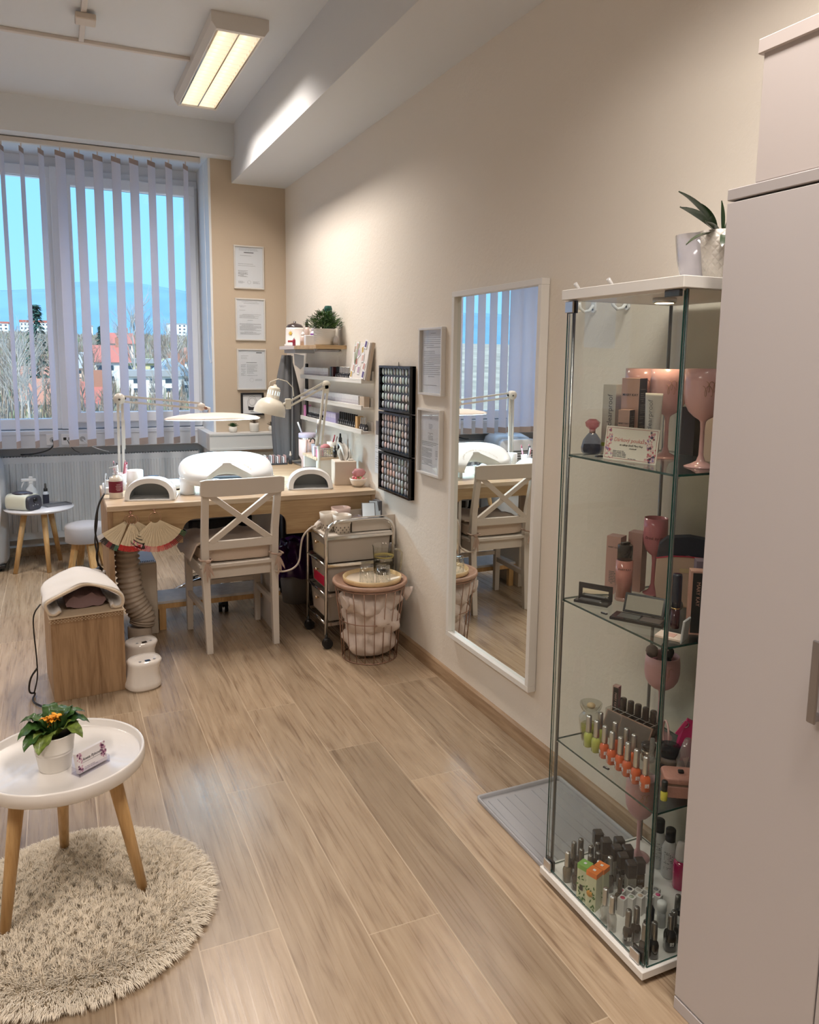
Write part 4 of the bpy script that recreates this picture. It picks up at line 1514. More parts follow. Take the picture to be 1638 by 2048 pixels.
MB().lathe([(.0268, .008), (.0292, .05)], n=24, cap0=False, cap1=False).build('yellow_print', mat('mustard', (.55, .46, .10), .5), sc_)
for k, (dx, col, lb) in enumerate(((.0, (.35, .03, .06), 'dark red'), (.012, (.75, .60, .60), 'pale pink'), (-.010, (.5, .5, .52), 'grey'))):
    o = tag(MB().tube([(-.080 + dx, 4.42, .888), (-.055 + dx * 1.3, 4.42, 1.0 - .01 * k)], .004, 6).build('nail_file', mat('file_%d' % k, col, .6), None), '%s nail file leaning in the white and yellow cup' % lb, 'nail file')
vs = thing('wire_holder', 'grey mesh holder with a black hooked tool on the desk shelf', 'holder', (-.155, 4.47, .88))
MB().lathe([(.001, 0), (.028, 0), (.034, .065), (.032, .065), (.026, .003)], n=6, cap1=False, smooth=False).build('holder_body', mat('mesh_grey', (.42, .40, .44), .6), vs)
MB().tube([(0, 0, .01), (-.01, 0, .085), (-.022, 0, .10), (-.035, 0, .092), (-.04, 0, .075)], .004, 6).build('hook_tool', BLACK, vs)
tp_ = tag(MB().box(-.02, .02, -.012, .012, 0, .045, .003).build('pink_box', mat('magenta_soft', (.80, .20, .32), .5), None, (-.178, 4.335, .88)), 'small bright pink packet standing left of the slotted basket', 'packet')
gp = tag(MB().box(-.02, .02, -.012, .012, 0, .060, .003).build('lilac_box', mat('lilac_soft', (.62, .55, .62), .5), None, (-.182, 4.385, .88)), 'small lilac packet on the left end of the desk shelf', 'packet')
# clutter under the riser
for i, (x, y, w, d, h, c, lb) in enumerate(((-.15, 4.36, .03, .05, .07, (.75, .77, .8), 'white carton'), (-.10, 4.37, .02, .05, .09, (.40, .46, .48), 'blue grey carton'), (-.06, 4.36, .03, .04, .06, (.06, .06, .07), 'black carton'))):
    tag(MB().box(-w / 2, w / 2, -d / 2, d / 2, 0, h, .002).build('small_carton', mat('carton_%d' % i, c, .6), None, (x, y, .75)), '%s tucked under the small desk shelf' % lb, 'box')
tm = thing('tumbler', 'tall pale pink travel tumbler with handle and lilac lid at the back of the desk', 'tumbler', (-.150, 4.675, .749))
TUM = mat('tumbler_pink', (.68, .50, .46), .35, coat=.3)
MB().lathe([(.001, 0), (.038, 0), (.038, .075), (.052, .10), (.054, .105), (.054, .215)], n=30, cap1=True).build('tumbler_body', TUM, tm)
MB().lathe([(.0545, .2152), (.055, .217), (.055, .24), (.050, .243), (.001, .244)], n=30).build('lid', mat('lilac_lid', (.50, .46, .58), .4), tm)
MB().lathe([(.0544, .207), (.0548, .215)], n=30, cap0=False, cap1=False).build('steel_band', CHROME, tm)
MB().tube([(-.022, -.048, .20), (-.034, -.078, .198), (-.034, -.080, .11), (-.022, -.048, .105)], .009, 8).build('handle', TUM, tm)
MB().cyl((-.03, .02, .244), (-.055, .02, .31), .005).build('straw', SOCK, tm)
lp = thing('closed_laptop', 'slim silver box lying on the corner desk beside the pink tumbler', 'device', (-.075, 4.95, .748), math.radians(5))
MB().box(-.055, .06, -.12, .10, 0, .018, .006).build('device_body', SILVER, lp)
pb = thing('paper_tray', 'open box of papers standing on the corner desk by the wall', 'paper box', (-.26, 5.055, .748))
MB().box(-.08, .08, -.03, .03, 0, .012, .001).build('tray_base', DARK, pb)
rr = random.Random(6)
for i in range(11):
    x = -.072 + i * .0135
    MB().box(x, x + .004 + .004 * rr.random(), -.028, .025, .0125, .045 + .025 * rr.random(), .0).build('paper_sheet', [PAPER, mat('sheet_rose', (.55, .35, .33), .8), mat('sheet_grey', (.28, .26, .27), .8)][i % 3], pb)
dropper((-.155, 5.05, .748), 'small bottle with pale cap beside the box of papers in the corner', .085, .012, DARK, mat('cap_cream', (.7, .6, .5), .5))

# ------------------------------------------------------------------ magnifier style LED lamp on the left
LW = mat('lamp_enamel', (.66, .62, .57), .35, coat=.2)
l1 = thing('arm_lamp', 'white jointed arm lamp with long flat shade over the hand rest', 'desk lamp', (-1.262, 4.49, .75))
b = MB()
b.box(-.025, .025, -.03, .045, 0, .012, .003)
b.box(-.02, .02, .041, .050, -.06, .01, .002)
b.cyl((0, 0, .01), (0, 0, .05), .014)
b.build('clamp', LW, l1)
for s, nm in ((-1, 'lower_arm'), (1, 'lower_arm')):
    bar(MB(), (s * .011 - .003, 0, .045), (s * .011 + .004, 0, .475), .013, .014).build(nm, LW, l1)
bar(MB(), (.02, -.004, .20), (.022, -.004, .36), .005, .006).build('spring', LW, l1)
b = MB()
for yy in (-.014, .008):
    b.lathe([(.001, 0), (.030, 0), (.030, .006), (.001, .006)], c=(0, yy, .475), n=24, M=Matrix.Rotation(-PI / 2, 3, 'X').to_4x4())
b.build('elbow_plate', LW, l1)
MB().lathe([(.001, 0), (.006, 0), (.001, .002)], c=(0, -.0145, .472), n=10, M=Matrix.Rotation(PI / 2, 3, 'X').to_4x4()).build('screw', DARK, l1)
MB().lathe([(.001, 0), (.012, 0), (.012, .014), (.001, .014)], c=(.024, -.006, .478), n=12, M=Matrix.Rotation(-PI / 2, 3, 'X').to_4x4()).build('knob', BLACK, l1)
for dz in (.015, -.014):
    bar(MB(), (.01, 0, .475 + dz), (.425, -.03, .432 + dz), .012, .011, (0, 1, 0)).build('upper_arm', LW, l1)
b = MB()
for yy in (-.044, -.022):
    b.lathe([(.001, 0), (.022, 0), (.022, .006), (.001, .006)], c=(.430, yy, .428), n=20, M=Matrix.Rotation(-PI / 2, 3, 'X').to_4x4())
b.tube([(.44, -.03, .425), (.475, -.03, .415), (.47, -.03, .395)], .010, 8)
b.build('head_joint', LW, l1)
MB().cyl((.452, -.055, .42), (.452, -.005, .42), .008).build('knob', COPPER, l1)
b = MB()
hx, hy = .268, .105
rs = []
for z, k in ((.0, 1.0), (.004, .995), (.012, .93), (.022, .74), (.030, .5), (.034, .25)):
    rs.append([(.492 + hx * k * math.cos(a), -.05 + hy * k * math.sin(a), .360 + z) for a in [2 * PI * i / 48 for i in range(48)]])
b.rings(rs)
b.build('lamp_shade', mat('shade_warm_white', (.70, .60, .54), .4), l1)
b = MB()
rs = []
for k, z in ((.97, .3598), (.97, .3575), (.80, .3575), (.80, .3598)):
    rs.append([(.492 + hx * k * math.cos(a), -.05 + hy * k * math.sin(a), z) for a in [2 * PI * i / 48 for i in range(48)]])
b.rings(rs, False, False)
b.build('light_ring', mat('led_cool', (.9, .98, 1), .4, emit=(.75, .93, 1.0), estr=6.0), l1)
ld = bpy.data.lights.new('led_light', 'AREA')
ld.shape = 'ELLIPSE'
ld.size, ld.size_y = .48, .18
ld.energy = 11.0
ld.color = (.50, .80, 1.0)
lo2 = bpy.data.objects.new('led_light', ld)
COL.objects.link(lo2)
lo2.parent = l1
lo2.location = (.492, -.05, .354)

# ------------------------------------------------------------------ dome lamp on the right
LC = mat('lamp_cream', (.70, .66, .56), .35, coat=.3)
l2 = thing('arm_lamp', 'cream dome lamp on a sprung arm standing by the wall shelves', 'desk lamp', (-.195, 4.30, .75))
b = MB()
b.cyl((0, 0, 0), (0, 0, .02), .035, .03, 20)
b.cyl((0, 0, .02), (.0, 0, .20), .009)
b.build('lamp_base', LC, l2)
E0, E1 = Vector((.005, 0, .205)), Vector((.046, 0, .555))
for o_ in (-.012, .012):
    bar(MB(), E0 + Vector((o_, 0, 0)), E1 + Vector((o_, 0, 0)), .011, .012).build('lower_arm', LC, l2)
for o_ in (-.024, .0):
    MB().tube([E0 + Vector((-.02 + o_ * .3, -.010, -.0)), E0 + Vector((-.005 + o_ * .3, -.010, .15))], .0045, 8).build('spring', SILVER, l2)
b = MB()
b.lathe([(.001, -.008), (.024, -.008), (.024, .008), (.001, .008)], n=20, M=Matrix.Rotation(PI / 2, 3, 'X').to_4x4())
b.box(-.012, .016, -.008, .008, -.05, 0, .003)
b.build('elbow_bracket', LC, l2, E1)
E2 = Vector((-.180, -.01, .448))
for dz in (.016, -.012):
    bar(MB(), E1 + Vector((-.005, 0, dz)), E2 + Vector((.01, 0, dz)), .008, .010, (0, 1, 0)).build('upper_arm', LC, l2)
b = MB()
b.box(-.02, .014, -.01, .01, -.03, .03, .004)
b.cyl((-.03, 0, 0), (-.012, 0, 0), .008)
b.build('head_joint', LC, l2, E2)
MB().tube([(p) for p in ((-.292, -.012, .545), (-.285, -.012, .57), (-.24, -.012, .588), (-.19, -.012, .575), (-.155, -.01, .54), (-.15, -.01, .49))], .0028, 6).build('cord', LC, l2)
hdM = Matrix.Translation((-.280, -.012, .448)) @ Matrix.Rotation(math.radians(13), 4, 'Y')
b = MB()
prof = [(.090, -.060), (.088, -.030), (.078, -.002), (.060, .020), (.040, .030), (.036, .034), (.034, .085), (.028, .097), (.012, .102), (.006, .112), (.001, .112)]
b.lathe(prof, n=36, M=hdM, cap0=False)
b.build('lamp_shade', LC, l2)
b = MB()
b.lathe([(.0885, -.0598), (.084, -.030), (.074, -.002), (.055, .016), (.001, .018)], n=36, M=hdM, cap0=False)
b.build('shade_lining', mat('lining_white', (.85, .85, .83), .5), l2)
b = MB()
for k in range(9):
    a = -PI * .5 + PI * (k - 4) / 7.5
    p = Vector((.0352 * math.cos(a), .0352 * math.sin(a), .06))
    s = Vector((-math.sin(a), math.cos(a), 0)) * .0022
    q = [hdM @ (p - s + Vector((0, 0, -.016))), hdM @ (p + s + Vector((0, 0, -.016))), hdM @ (p + s + Vector((0, 0, .016))), hdM @ (p - s + Vector((0, 0, .016)))]
    b.quad(*q)
b.build('vent_slots', mat('vent_glow', (.5, .6, .65), .4, emit=(.75, .93, 1), estr=1.2), l2, recalc=False)
b = MB()
b.lathe([(.076, -.056), (.076, -.050), (.001, -.050)], n=30, M=hdM, cap0=True)
b.build('bulb', mat('bulb_cool', (.9, .98, 1), .4, emit=(.85, .95, 1), estr=5.0), l2)
# ================================================================== on the right wall
def doc_lines(b, x0, x1, z0, z1, rows, seed, plane, frac=1.0):
    """thin printed lines; plane(a,b)-> box in local space"""
    rr = random.Random(seed)
    for k in range(rows):
        z = z1 - (z1 - z0) * k / max(1, rows - 1)
        if rr.random() < .1:
            continue
        a = x0 + (0 if rr.random() < .8 else rr.uniform(0, .3) * (x1 - x0))
        e = x0 + (x1 - x0) * (rr.uniform(.55, 1) if rr.random() < .5 else 1.0) * frac
        x = a
        while x < e - .003:
            w = min(rr.uniform(.004, .016), e - x)
            b.box(x, x + w, -.0004, .0, z - .0008, z + .0008)
            x += w + .0018
    return b
FRW = mat('frame_silver_white', (.70, .68, .65), .3, .2)
ACR = glass('acrylic', (.96, .97, .98), 1.2, .03)
def doc_frame(loc, label, rz, w, h, kind, seed, fm=None, grp=None, depth=.014):
    t = thing('document_frame', label, 'picture frame', loc, rz, grp)
    b = MB()
    f = .010
    b.box(-w / 2, w / 2, -depth, 0, -h / 2, -h / 2 + f, .001)
    b.box(-w / 2, w / 2, -depth, 0, h / 2 - f, h / 2, .001)
    b.box(-w / 2, -w / 2 + f, -depth, 0, -h / 2 + f, h / 2 - f, .001)
    b.box(w / 2 - f, w / 2, -depth, 0, -h / 2 + f, h / 2 - f, .001)
    b.build('frame', fm or FRW, t)
    MB().box(-w / 2 + f, w / 2 - f, -.006, -.001, -h / 2 + f, h / 2 - f).build('paper', PAPER, t)
    MB().box(-w / 2 + f, w / 2 - f, -.0112, -.0102, -h / 2 + f, h / 2 - f).build('front_glass', ACR, t)
    b = MB()
    W_, H_ = w / 2 - .03, h / 2 - .025
    def L(x0, x1, z0, z1, n, s, fr_=1.0):
        doc_lines(b, x0, x1, z0, z1, n, s, None, fr_)
    if kind == 'certificate':
        b.box(-.035, .035, -.0004, 0, H_ - .026, H_ - .020)
        L(-W_ * .9, W_ * .9, H_ - .008, H_, 2, seed)
        L(-W_ * .8, W_ * .8, H_ - .055, H_ - .045, 2, seed + 1)
        L(-W_, W_ * .6, H_ - .115, H_ - .09, 3, seed + 2)
        L(-W_, W_, -H_ + .06, H_ - .15, 11, seed + 3, .45)
        for i in range(16):
            a = 2 * PI * i / 16
            b.box(.012 * math.cos(a) - .001, .012 * math.cos(a) + .001, -.0004, 0, -H_ + .022 + .012 * math.sin(a), -H_ + .024 + .012 * math.sin(a))
        L(-W_, -W_ * .4, -H_ + .016, -H_ + .028, 3, seed + 4)
        L(W_ * .35, W_, -H_ + .016, -H_ + .028, 3, seed + 5)
    elif kind == 'letter':
        L(-W_ * .8, W_ * .8, H_ - .01, H_, 2, seed)
        L(-W_, -W_ * .4, H_ - .06, H_ - .03, 5, seed + 1)
        L(-W_, W_, H_ - .115, H_ - .09, 5, seed + 2)
        L(-.02, .02, H_ - .135, H_ - .13, 1, seed + 3)
        L(-W_, W_, -H_ + .02, H_ - .15, 15, seed + 4)
    elif kind == 'letter2':
        b.box(W_ - .042, W_, -.0004, 0, H_ - .006, H_ + .001)
        L(-W_, -W_ * .3, H_ - .045, H_ - .025, 3, seed)
        b.box(-W_ * .5, W_ * .5, -.0004, 0, H_ - .075, H_ - .072)
        L(-W_, -W_ * .55, -H_ + .08, H_ - .09, 11, seed + 1)
        L(-W_ * .45, W_, -H_ + .08, H_ - .09, 11, seed + 2, .7)
        for i in range(14):
            a = 2 * PI * i / 14
            b.box(.014 * math.cos(a) - .001, .014 * math.cos(a) + .001, -.0004, 0, -H_ + .045 + .014 * math.sin(a), -H_ + .047 + .014 * math.sin(a))
        L(.025, W_, -H_ + .035, -H_ + .05, 3, seed + 3)
    elif kind == 'list':
        L(-.02, .03, H_ - .004, H_, 1, seed)
        L(-W_, W_, -H_ + .07, H_ - .02, 20, seed + 1)
        L(-W_, W_ * .9, -H_ + .02, -H_ + .06, 4, seed + 2, .8)
    elif kind == 'pricelist':
        for i in range(12):
            a = 2 * PI * i / 12
            b.box(.008 * math.cos(a) - .001, .008 * math.cos(a) + .001, -.0004, 0, H_ - .012 + .009 * math.sin(a), H_ - .010 + .009 * math.sin(a))
        L(-.02, .02, H_ - .065, H_ - .04, 5, seed)
        L(-.025, .025, H_ - .115, H_ - .08, 6, seed + 1)
        L(-W_, W_, H_ - .145, H_ - .13, 3, seed + 2)
        L(-W_, W_ * .2, -H_ + .02, H_ - .16, 13, seed + 3)
        L(W_ * .6, W_ * .85, -H_ + .05, H_ - .165, 7, seed + 4)
    o = b.build('printed_text', INKG, t, (0, -.0062, 0))
    return t
RZ = -PI / 2   # local -y faces world -x
doc_frame((0, 3.198, 1.4455), 'upper pale frame with a closely printed sheet left of the wall mirror', RZ, .240, .305, 'list', 21, grp=None, depth=.022)
doc_frame((0, 3.205, 1.0765), 'lower pale frame with a printed price sheet left of the wall mirror', RZ, .240, .307, 'pricelist', 31, grp=None, depth=.022)
doc_frame((-.272, YW, 2.0935), 'topmost framed certificate with seal on the tan corner wall', 0, .216, .302, 'certificate', 41)
doc_frame((-.268, YW, 1.7275), 'middle framed letter on the tan corner wall', 0, .216, .300, 'letter', 51)
doc_frame((-.265, YW, 1.370), 'lowest silver framed letter with stamp on the tan corner wall', 0, .214, .296, 'letter2', 61)
# black framed drawing
bf = thing('framed_drawing', 'small black framed line drawing low on the tan corner wall', 'picture frame', (-.265, YW, 1.118), 0)
b = MB()
w, h, f = .168, .165, .013
b.box(-w / 2, w / 2, -.02, 0, -h / 2, -h / 2 + f, .001)
b.box(-w / 2, w / 2, -.02, 0, h / 2 - f, h / 2, .001)
b.box(-w / 2, -w / 2 + f, -.02, 0, -h / 2 + f, h / 2 - f, .001)
b.box(w / 2 - f, w / 2, -.02, 0, -h / 2 + f, h / 2 - f, .001)
b.build('frame', BLACK, bf)
MB().box(-w / 2 + f, w / 2 - f, -.008, -.001, -h / 2 + f, h / 2 - f).build('paper', PAPER, bf)
b = MB()
b.tube([(.024 * math.cos(a), -.0086, .018 + .028 * math.sin(a)) for a in [2 * PI * k / 20 for k in range(20)]], .0007, 4, closed=True)
b.tube([(-.030, -.0086, -.03), (-.034, -.0086, .02), (-.02, -.0086, .052), (0, -.0086, .058), (.02, -.0086, .052), (.034, -.0086, .02), (.030, -.0086, -.03)], .0007, 4)
b.prism([(-.028, -.045), (-.030, -.014), (-.01, -.022), (.01, -.022), (.030, -.014), (.028, -.045)], -.0090, -.0081, 'y')
b.build('drawing', INK, bf)
text('studio', .012, (0, -.0088, -.054), FRONT, INK, bf)

# black nail tip displays
TIPC = [(.72, .79, .86), (.62, .71, .80), (.82, .83, .85), (.44, .46, .50), (.60, .54, .52), (.72, .50, .50), (.42, .58, .60), (.55, .52, .60)]
def tipboard(z0, z1, label, seed, warm, grp='black nail tip display frames'):
    t = thing('nail_tip_display', label, 'nail display', (0, 3.585, (z0 + z1) / 2), RZ, grp)
    w, h = .395, z1 - z0
    MB().box(-w / 2, w / 2, -.018, -.002, -h / 2, h / 2).build('backing', BLACKG, t)
    b = MB()
    f = .012
    b.box(-w / 2, w / 2, -.032, -.0, -h / 2, -h / 2 + f, .0008)
    b.box(-w / 2, w / 2, -.032, -.0, h / 2 - f, h / 2, .0008)
    b.box(-w / 2, -w / 2 + f, -.032, -.0, -h / 2 + f, h / 2 - f, .0008)
    b.box(w / 2 - f, w / 2, -.032, -.0, -h / 2 + f, h / 2 - f, .0008)
    b.build('frame', BLACKG, t)
    MB().tube([(0, -.004, h / 2), (0, -.004, h / 2 + .014), (.004, -.006, h / 2 + .018)], .002, 6).build('hanger', SILVER, t)
    rr = random.Random(seed)
    for r in range(5):
        for c in range(10):
            x = -w / 2 + .032 + (w - .064) * c / 9 + rr.uniform(-.003, .003)
            z = h / 2 - .030 - (h - .060) * r / 4
            if warm == 0:
                base = TIPC[rr.choice([0, 0, 1, 1, 2, 3])]
            elif warm == 1:
                base = TIPC[rr.choice([3, 3, 1, 2, 4, 6] if c > 4 else [3, 3, 2, 5, 4])]
            else:
                base = TIPC[rr.choice([5, 4, 5, 3, 7] if c < 5 else [3, 1, 6, 7, 3])]
            b = MB()
            rx = .0128 if not (warm == 0 and c in (7, 8) and r in (0, 4)) else .0135
            b.lathe([(1, 0), (.9, .0025), (.6, .0045), (.001, .005)], n=14, M=Matrix.Translation((x, -.0182, z)) @ Matrix.Rotation(PI / 2, 4, 'X') @ Matrix.Diagonal((rx, .0180, 1, 1)))
            tip = b.build('nail_tip', mat('tipm_%d_%d' % (TIPC.index(base), rr.randint(0, 1)), tuple(min(1, v * rr.uniform(.9, 1.1)) for v in base), .15, coat=.6), t)
    return t
tipboard(1.192, 1.422, 'topmost black display frame of pale blue nail tips on the wall', 1, 0)
tipboard(.982, 1.186, 'middle black display frame of grey and beige nail tips on the wall', 2, 1)
tipboard(.772, .976, 'lowest black display frame of pink and turquoise nail tips on the wall', 3, 2)

# picture ledges
def ledge(zt, label):
    t = thing('picture_ledge', label, 'wall shelf', (0, 4.50, zt), 0, 'white picture ledges above the desk')
    y0, y1 = -.575, .575
    MB().box(-.075, -.0, y0, y1, -.025, -.010, .001).build('shelf_board', WHITE, t)
    MB().box(-.012, 0, y0, y1, -.0098, .040, .001).build('back_board', WHITE, t)
    MB().box(-.075, -.063, y0, y1, -.0098, .0, .001).build('front_lip', WHITE, t)
    return t
ZL = (1.348, 1.204, 1.074)
ledge(ZL[0], 'topmost white picture ledge, with the sticker board leaning at its near end')
ledge(ZL[1], 'middle white picture ledge, filled with slim white cartons only')
ledge(ZL[2], 'lowest white picture ledge, with black and lilac nail polishes')
# cartons
CARD = mat('white_card', (.72, .73, .76), .6)
def carton(h=.058, w=.021, d=.032):
    t = thing('slim_carton', 'slim white nail product carton in the tight row on the wall ledge', 'carton', (0, 0, 0), 0, 'slim white cartons on the wall ledges')
    MB().box(-d / 2, d / 2, -w / 2, w / 2, 0, h, .0006).build('carton_body', CARD, t)
    b = MB()
    b.box(-d / 2 - .0004, -d / 2, -w * .28, w * .28, h * .22, h * .34)
    b.box(-d / 2 - .0004, -d / 2, -w * .15, w * .15, h * .40, h * .60)
    b.build('printed_mark', mat('faint_print', (.48, .42, .50), .6), t)
    return t
c0 = carton()
first = True
def place_row(zl, ya, yb, step, h0=0):
    global first
    y = ya
    k = 0
    rr = random.Random(int(zl * 100))
    while y > yb:
        loc = (-.040, y, zl - .0098)
        if first:
            c0.location = loc
            first = False
        else:
            o = copy_tree(c0)
            o.location = loc
        y -= step
        k += 1
place_row(ZL[0], 5.04, 4.55, .0232)
c0['label'] = 'slim white carton in the row on the topmost wall ledge'
c0['group'] = 'slim white cartons on the topmost ledge'
for o in list(COL.objects):
    if o.name.startswith('slim_carton'):
        o['label'] = c0['label']
        o['group'] = c0['group']
mid0 = len([o for o in COL.objects if o.name.startswith('slim_carton')])
before = {o.name for o in COL.objects}
place_row(ZL[1], 5.045, 4.02, .0225)
for o in list(COL.objects):
    if o.name.startswith('slim_carton') and o.name not in before:
        o['label'] = 'slim white carton in the row on the middle wall ledge'
        o['group'] = 'slim white cartons on the middle ledge'
BEIGEC = mat('beige_card', (.60, .50, .40), .6)
for k in range(3):
    tag(MB().box(-.016, .016, -.010, .010, 0, .056, .0006).build('beige_carton', BEIGEC, None, (-.035, 4.0 - k * .0225, ZL[1] - .0098)), 'beige slim carton at the near end of the middle wall ledge', 'carton', 'beige cartons on the middle ledge')

SILV2 = mat('silver_cap', (.58, .57, .55), .3, .9)
def polish(loc, label, body, cap=SILV2, h=.087, r=.0125, grp=None, rz=0, mark=True, cw=.0078, split=.5, p=4.0, name='nail_polish', mk=None, ring=True):
    t = thing(name, label, 'nail polish', loc, rz, grp)
    b = MB()
    hb = h * split
    b.lathe([(r * .8, 0), (r, .002), (r, hb * .72), (r * .85, hb * .86), (r * .5, hb * .97), (r * .45, hb)], n=20, p=p, cap0=True)
    b.build('bottle_body', body, t)
    b = MB()
    b.lathe([(cw, hb * .99), (cw * 1.02, hb + .003), (cw * .92, h - .003), (cw * .80, h - .0005), (.001, h)], n=18)
    b.build('bottle_cap', cap, t)
    if mark:
        b = MB()
        z = hb * .42
        for sx in (0, 1):
            q = (lambda a, c: ((a, -r - .0004, c))) if sx == 0 else (lambda a, c: (-r - .0004, -a, c))
            for (x0, x1, z0, z1) in ((-.0055, -.0035, -.005, .005), (-.0028, -.0008, -.005, .005), (.0002, .0045, -.005, -.003), (.0025, .0045, -.002, .005), (.0002, .0018, -.001, .005)):
                b.quad(q(x0, z + z0), q(x1, z + z0), q(x1, z + z1), q(x0, z + z1))
        b.build('logo_mark', mk or mat('logo_white', (.75, .75, .75), .5), t, recalc=False)
    return t
zf = ZL[0] - .0098
tag(MB().box(-.018, .018, -.013, .013, 0, .068, .0006).build('dark_carton', mat('teal_black_card', (.03, .07, .09), .4), None, (-.04, 4.49, zf)), 'dark teal carton next to the white cartons on the topmost ledge', 'carton')
tag(MB().box(-.018, .018, -.013, .013, 0, .068, .0006).build('dark_carton', mat('blackred_card', (.06, .015, .02), .4), None, (-.04, 4.455, zf)), 'black and red carton beside the teal one on the topmost ledge', 'carton')
for k in range(2):
    polish((-.038, 4.42 - .03 * k, zf), 'black capped nail polish between cartons and silver capped ones on the topmost ledge', BLACKG, BLACK, .070, .0115, 'black capped polishes on the topmost ledge')
for k in range(6):
    polish((-.038, 4.36 - .0285 * k, zf), 'black nail polish with silver cap on the topmost ledge', BLACKG, SILV2, .070, .0115, 'silver capped polishes on the topmost ledge')
zf = ZL[2] - .0098
tag(MB().box(-.02, .02, -.02, .02, 0, .082, .0006).build('pink_carton', mat('orchid_card', (.65, .25, .50), .5), None, (-.04, 5.03, zf)), 'orchid pink carton at the far end of the lowest ledge', 'carton')
for k in range(10):
    polish((-.038, 4.985 - .031 * k, zf), 'black nail polish with silver cap at the far end of the lowest ledge', BLACKG, SILV2, .074, .0120, 'silver capped polishes on the lowest ledge')
LIL = mat('lilac_card', (.42, .38, .60), .5)
for k in range(8):
    t = tag(MB().box(-.018, .018, -.014, .014, 0, .066, .0006).build('lilac_carton', LIL, None, (-.04, 4.62 - .030 * k, zf)), 'lilac nail product carton in the middle of the lowest ledge', 'carton', 'lilac cartons on the lowest ledge')
    MB().box(-.0186, -.0181, -.009, .009, .036, .060).build('silver_stripe', mat('lilac_pale', (.62, .60, .72), .4), t)
for k in range(9):
    polish((-.038, 4.365 - .034 * k, zf), 'tall black nail polish with black cap on the lowest ledge', BLACKG, BLACK, .080, .0135, 'black capped polishes on the lowest ledge')
tag(MB().box(-.018, .018, -.017, .017, 0, .074, .0006).build('kraft_carton', mat('kraft_orange', (.62, .40, .18), .6), None, (-.04, 4.045, zf)), 'kraft orange carton right of the black polishes on the lowest ledge', 'carton')
for k in range(3):
    polish((-.038, 4.012 - .030 * k, zf), 'dark nail polish with silver cap at the near end of the lowest ledge', mat('smoke_glass', (.05, .05, .06), .15), SILV2, .072, .0120, 'silver capped polishes at the near end of the lowest ledge')

# sticker board leaning on the top ledge
sb = thing('sticker_board', 'white canvas board with printed stickers leaning on the topmost ledge', 'board', (-.050, 4.035, ZL[0] - .009))
sb.rotation_euler = (0, math.radians(9), 0)
MB().box(-.010, .004, -.12, .12, 0, .205, .001).build('canvas', mat('canvas_white', (.72, .69, .66), .7), sb)
MB().box(-.0, .018, -.125, -.1205, 0, .207, .001).build('canvas_edge', mat('canvas_edge', (.60, .50, .40), .7), sb)
rr = random.Random(12)
STK = [(.40, .16, .12), (.55, .30, .26), (.09, .06, .20), (.52, .36, .10), (.50, .34, .46), (.62, .42, .36)]
for i, (y, z) in enumerate(((.09, .17), (.055, .185), (-.07, .195), (-.03, .165), (.02, .15), (-.05, .12), (.04, .10), (-.085, .075), (-.09, .03), (.095, .03), (-.01, .055), (.07, .065))):
    b = MB()
    M_ = Matrix.Translation((-.0112 - .0006 * (i % 3), y, z)) @ Matrix.Rotation(rr.uniform(-.5, .5), 4, 'X')
    b.box(-.0006, .0006, -.019, .019, -.024, .024, .0, M=M_)
    s_ = b.build('sticker', PAPER, sb)
    b = MB()
    b.box(-.0006, .0006, -.012, .012, -.016, .016, .0, M=Matrix.Translation((-.0008, 0, 0)) @ M_)
    b.build('sticker_print', mat('stick_%d' % (i % 6), STK[i % 6], .5), s_)
b = MB()
for k in range(9):
    a = rr.uniform(-1, 1)
    b.tube([(-.013, .06, .08), (-.014, .06 + .02 * a, .13), (-.013, .06 + .04 * a, .185 + .03 * rr.random())], .0012, 4)
b.build('ribbon_bunch', mat('ribbon_green', (.42, .48, .36), .7), sb)

# two upper shelves
us = thing('wall_shelf', 'upper wall shelf with white edge and plant pot on top, left in the corner', 'wall shelf', (0, 4.90, 1.532))
MB().box(-.19, 0, -.08, .27, -.022, 0, .001).build('shelf_board', mat('shelf_pink_white', (.62, .56, .56), .5), us)
MB().box(-.17, -.04, -.04, .22, -.045, -.0225, .002).build('bracket', mat('bracket_grey', (.34, .34, .36), .5), us)
us2 = thing('wall_shelf', 'upper oak wall shelf carrying the bushy green plant pot', 'wall shelf', (0, 4.58, 1.532))
MB().box(-.19, 0, -.218, .235, -.022, 0, .001).build('shelf_board', OAKF, us2)
MB().tube([(-.165, -.17, -.030), (-.02, -.17, -.030)], .006, 8).build('bracket', MATS['bracket_grey'], us2)
MB().box(-.165, -.01, -.12, -.10, -.038, -.0225, .001).build('bracket', MATS['bracket_grey'], us2)

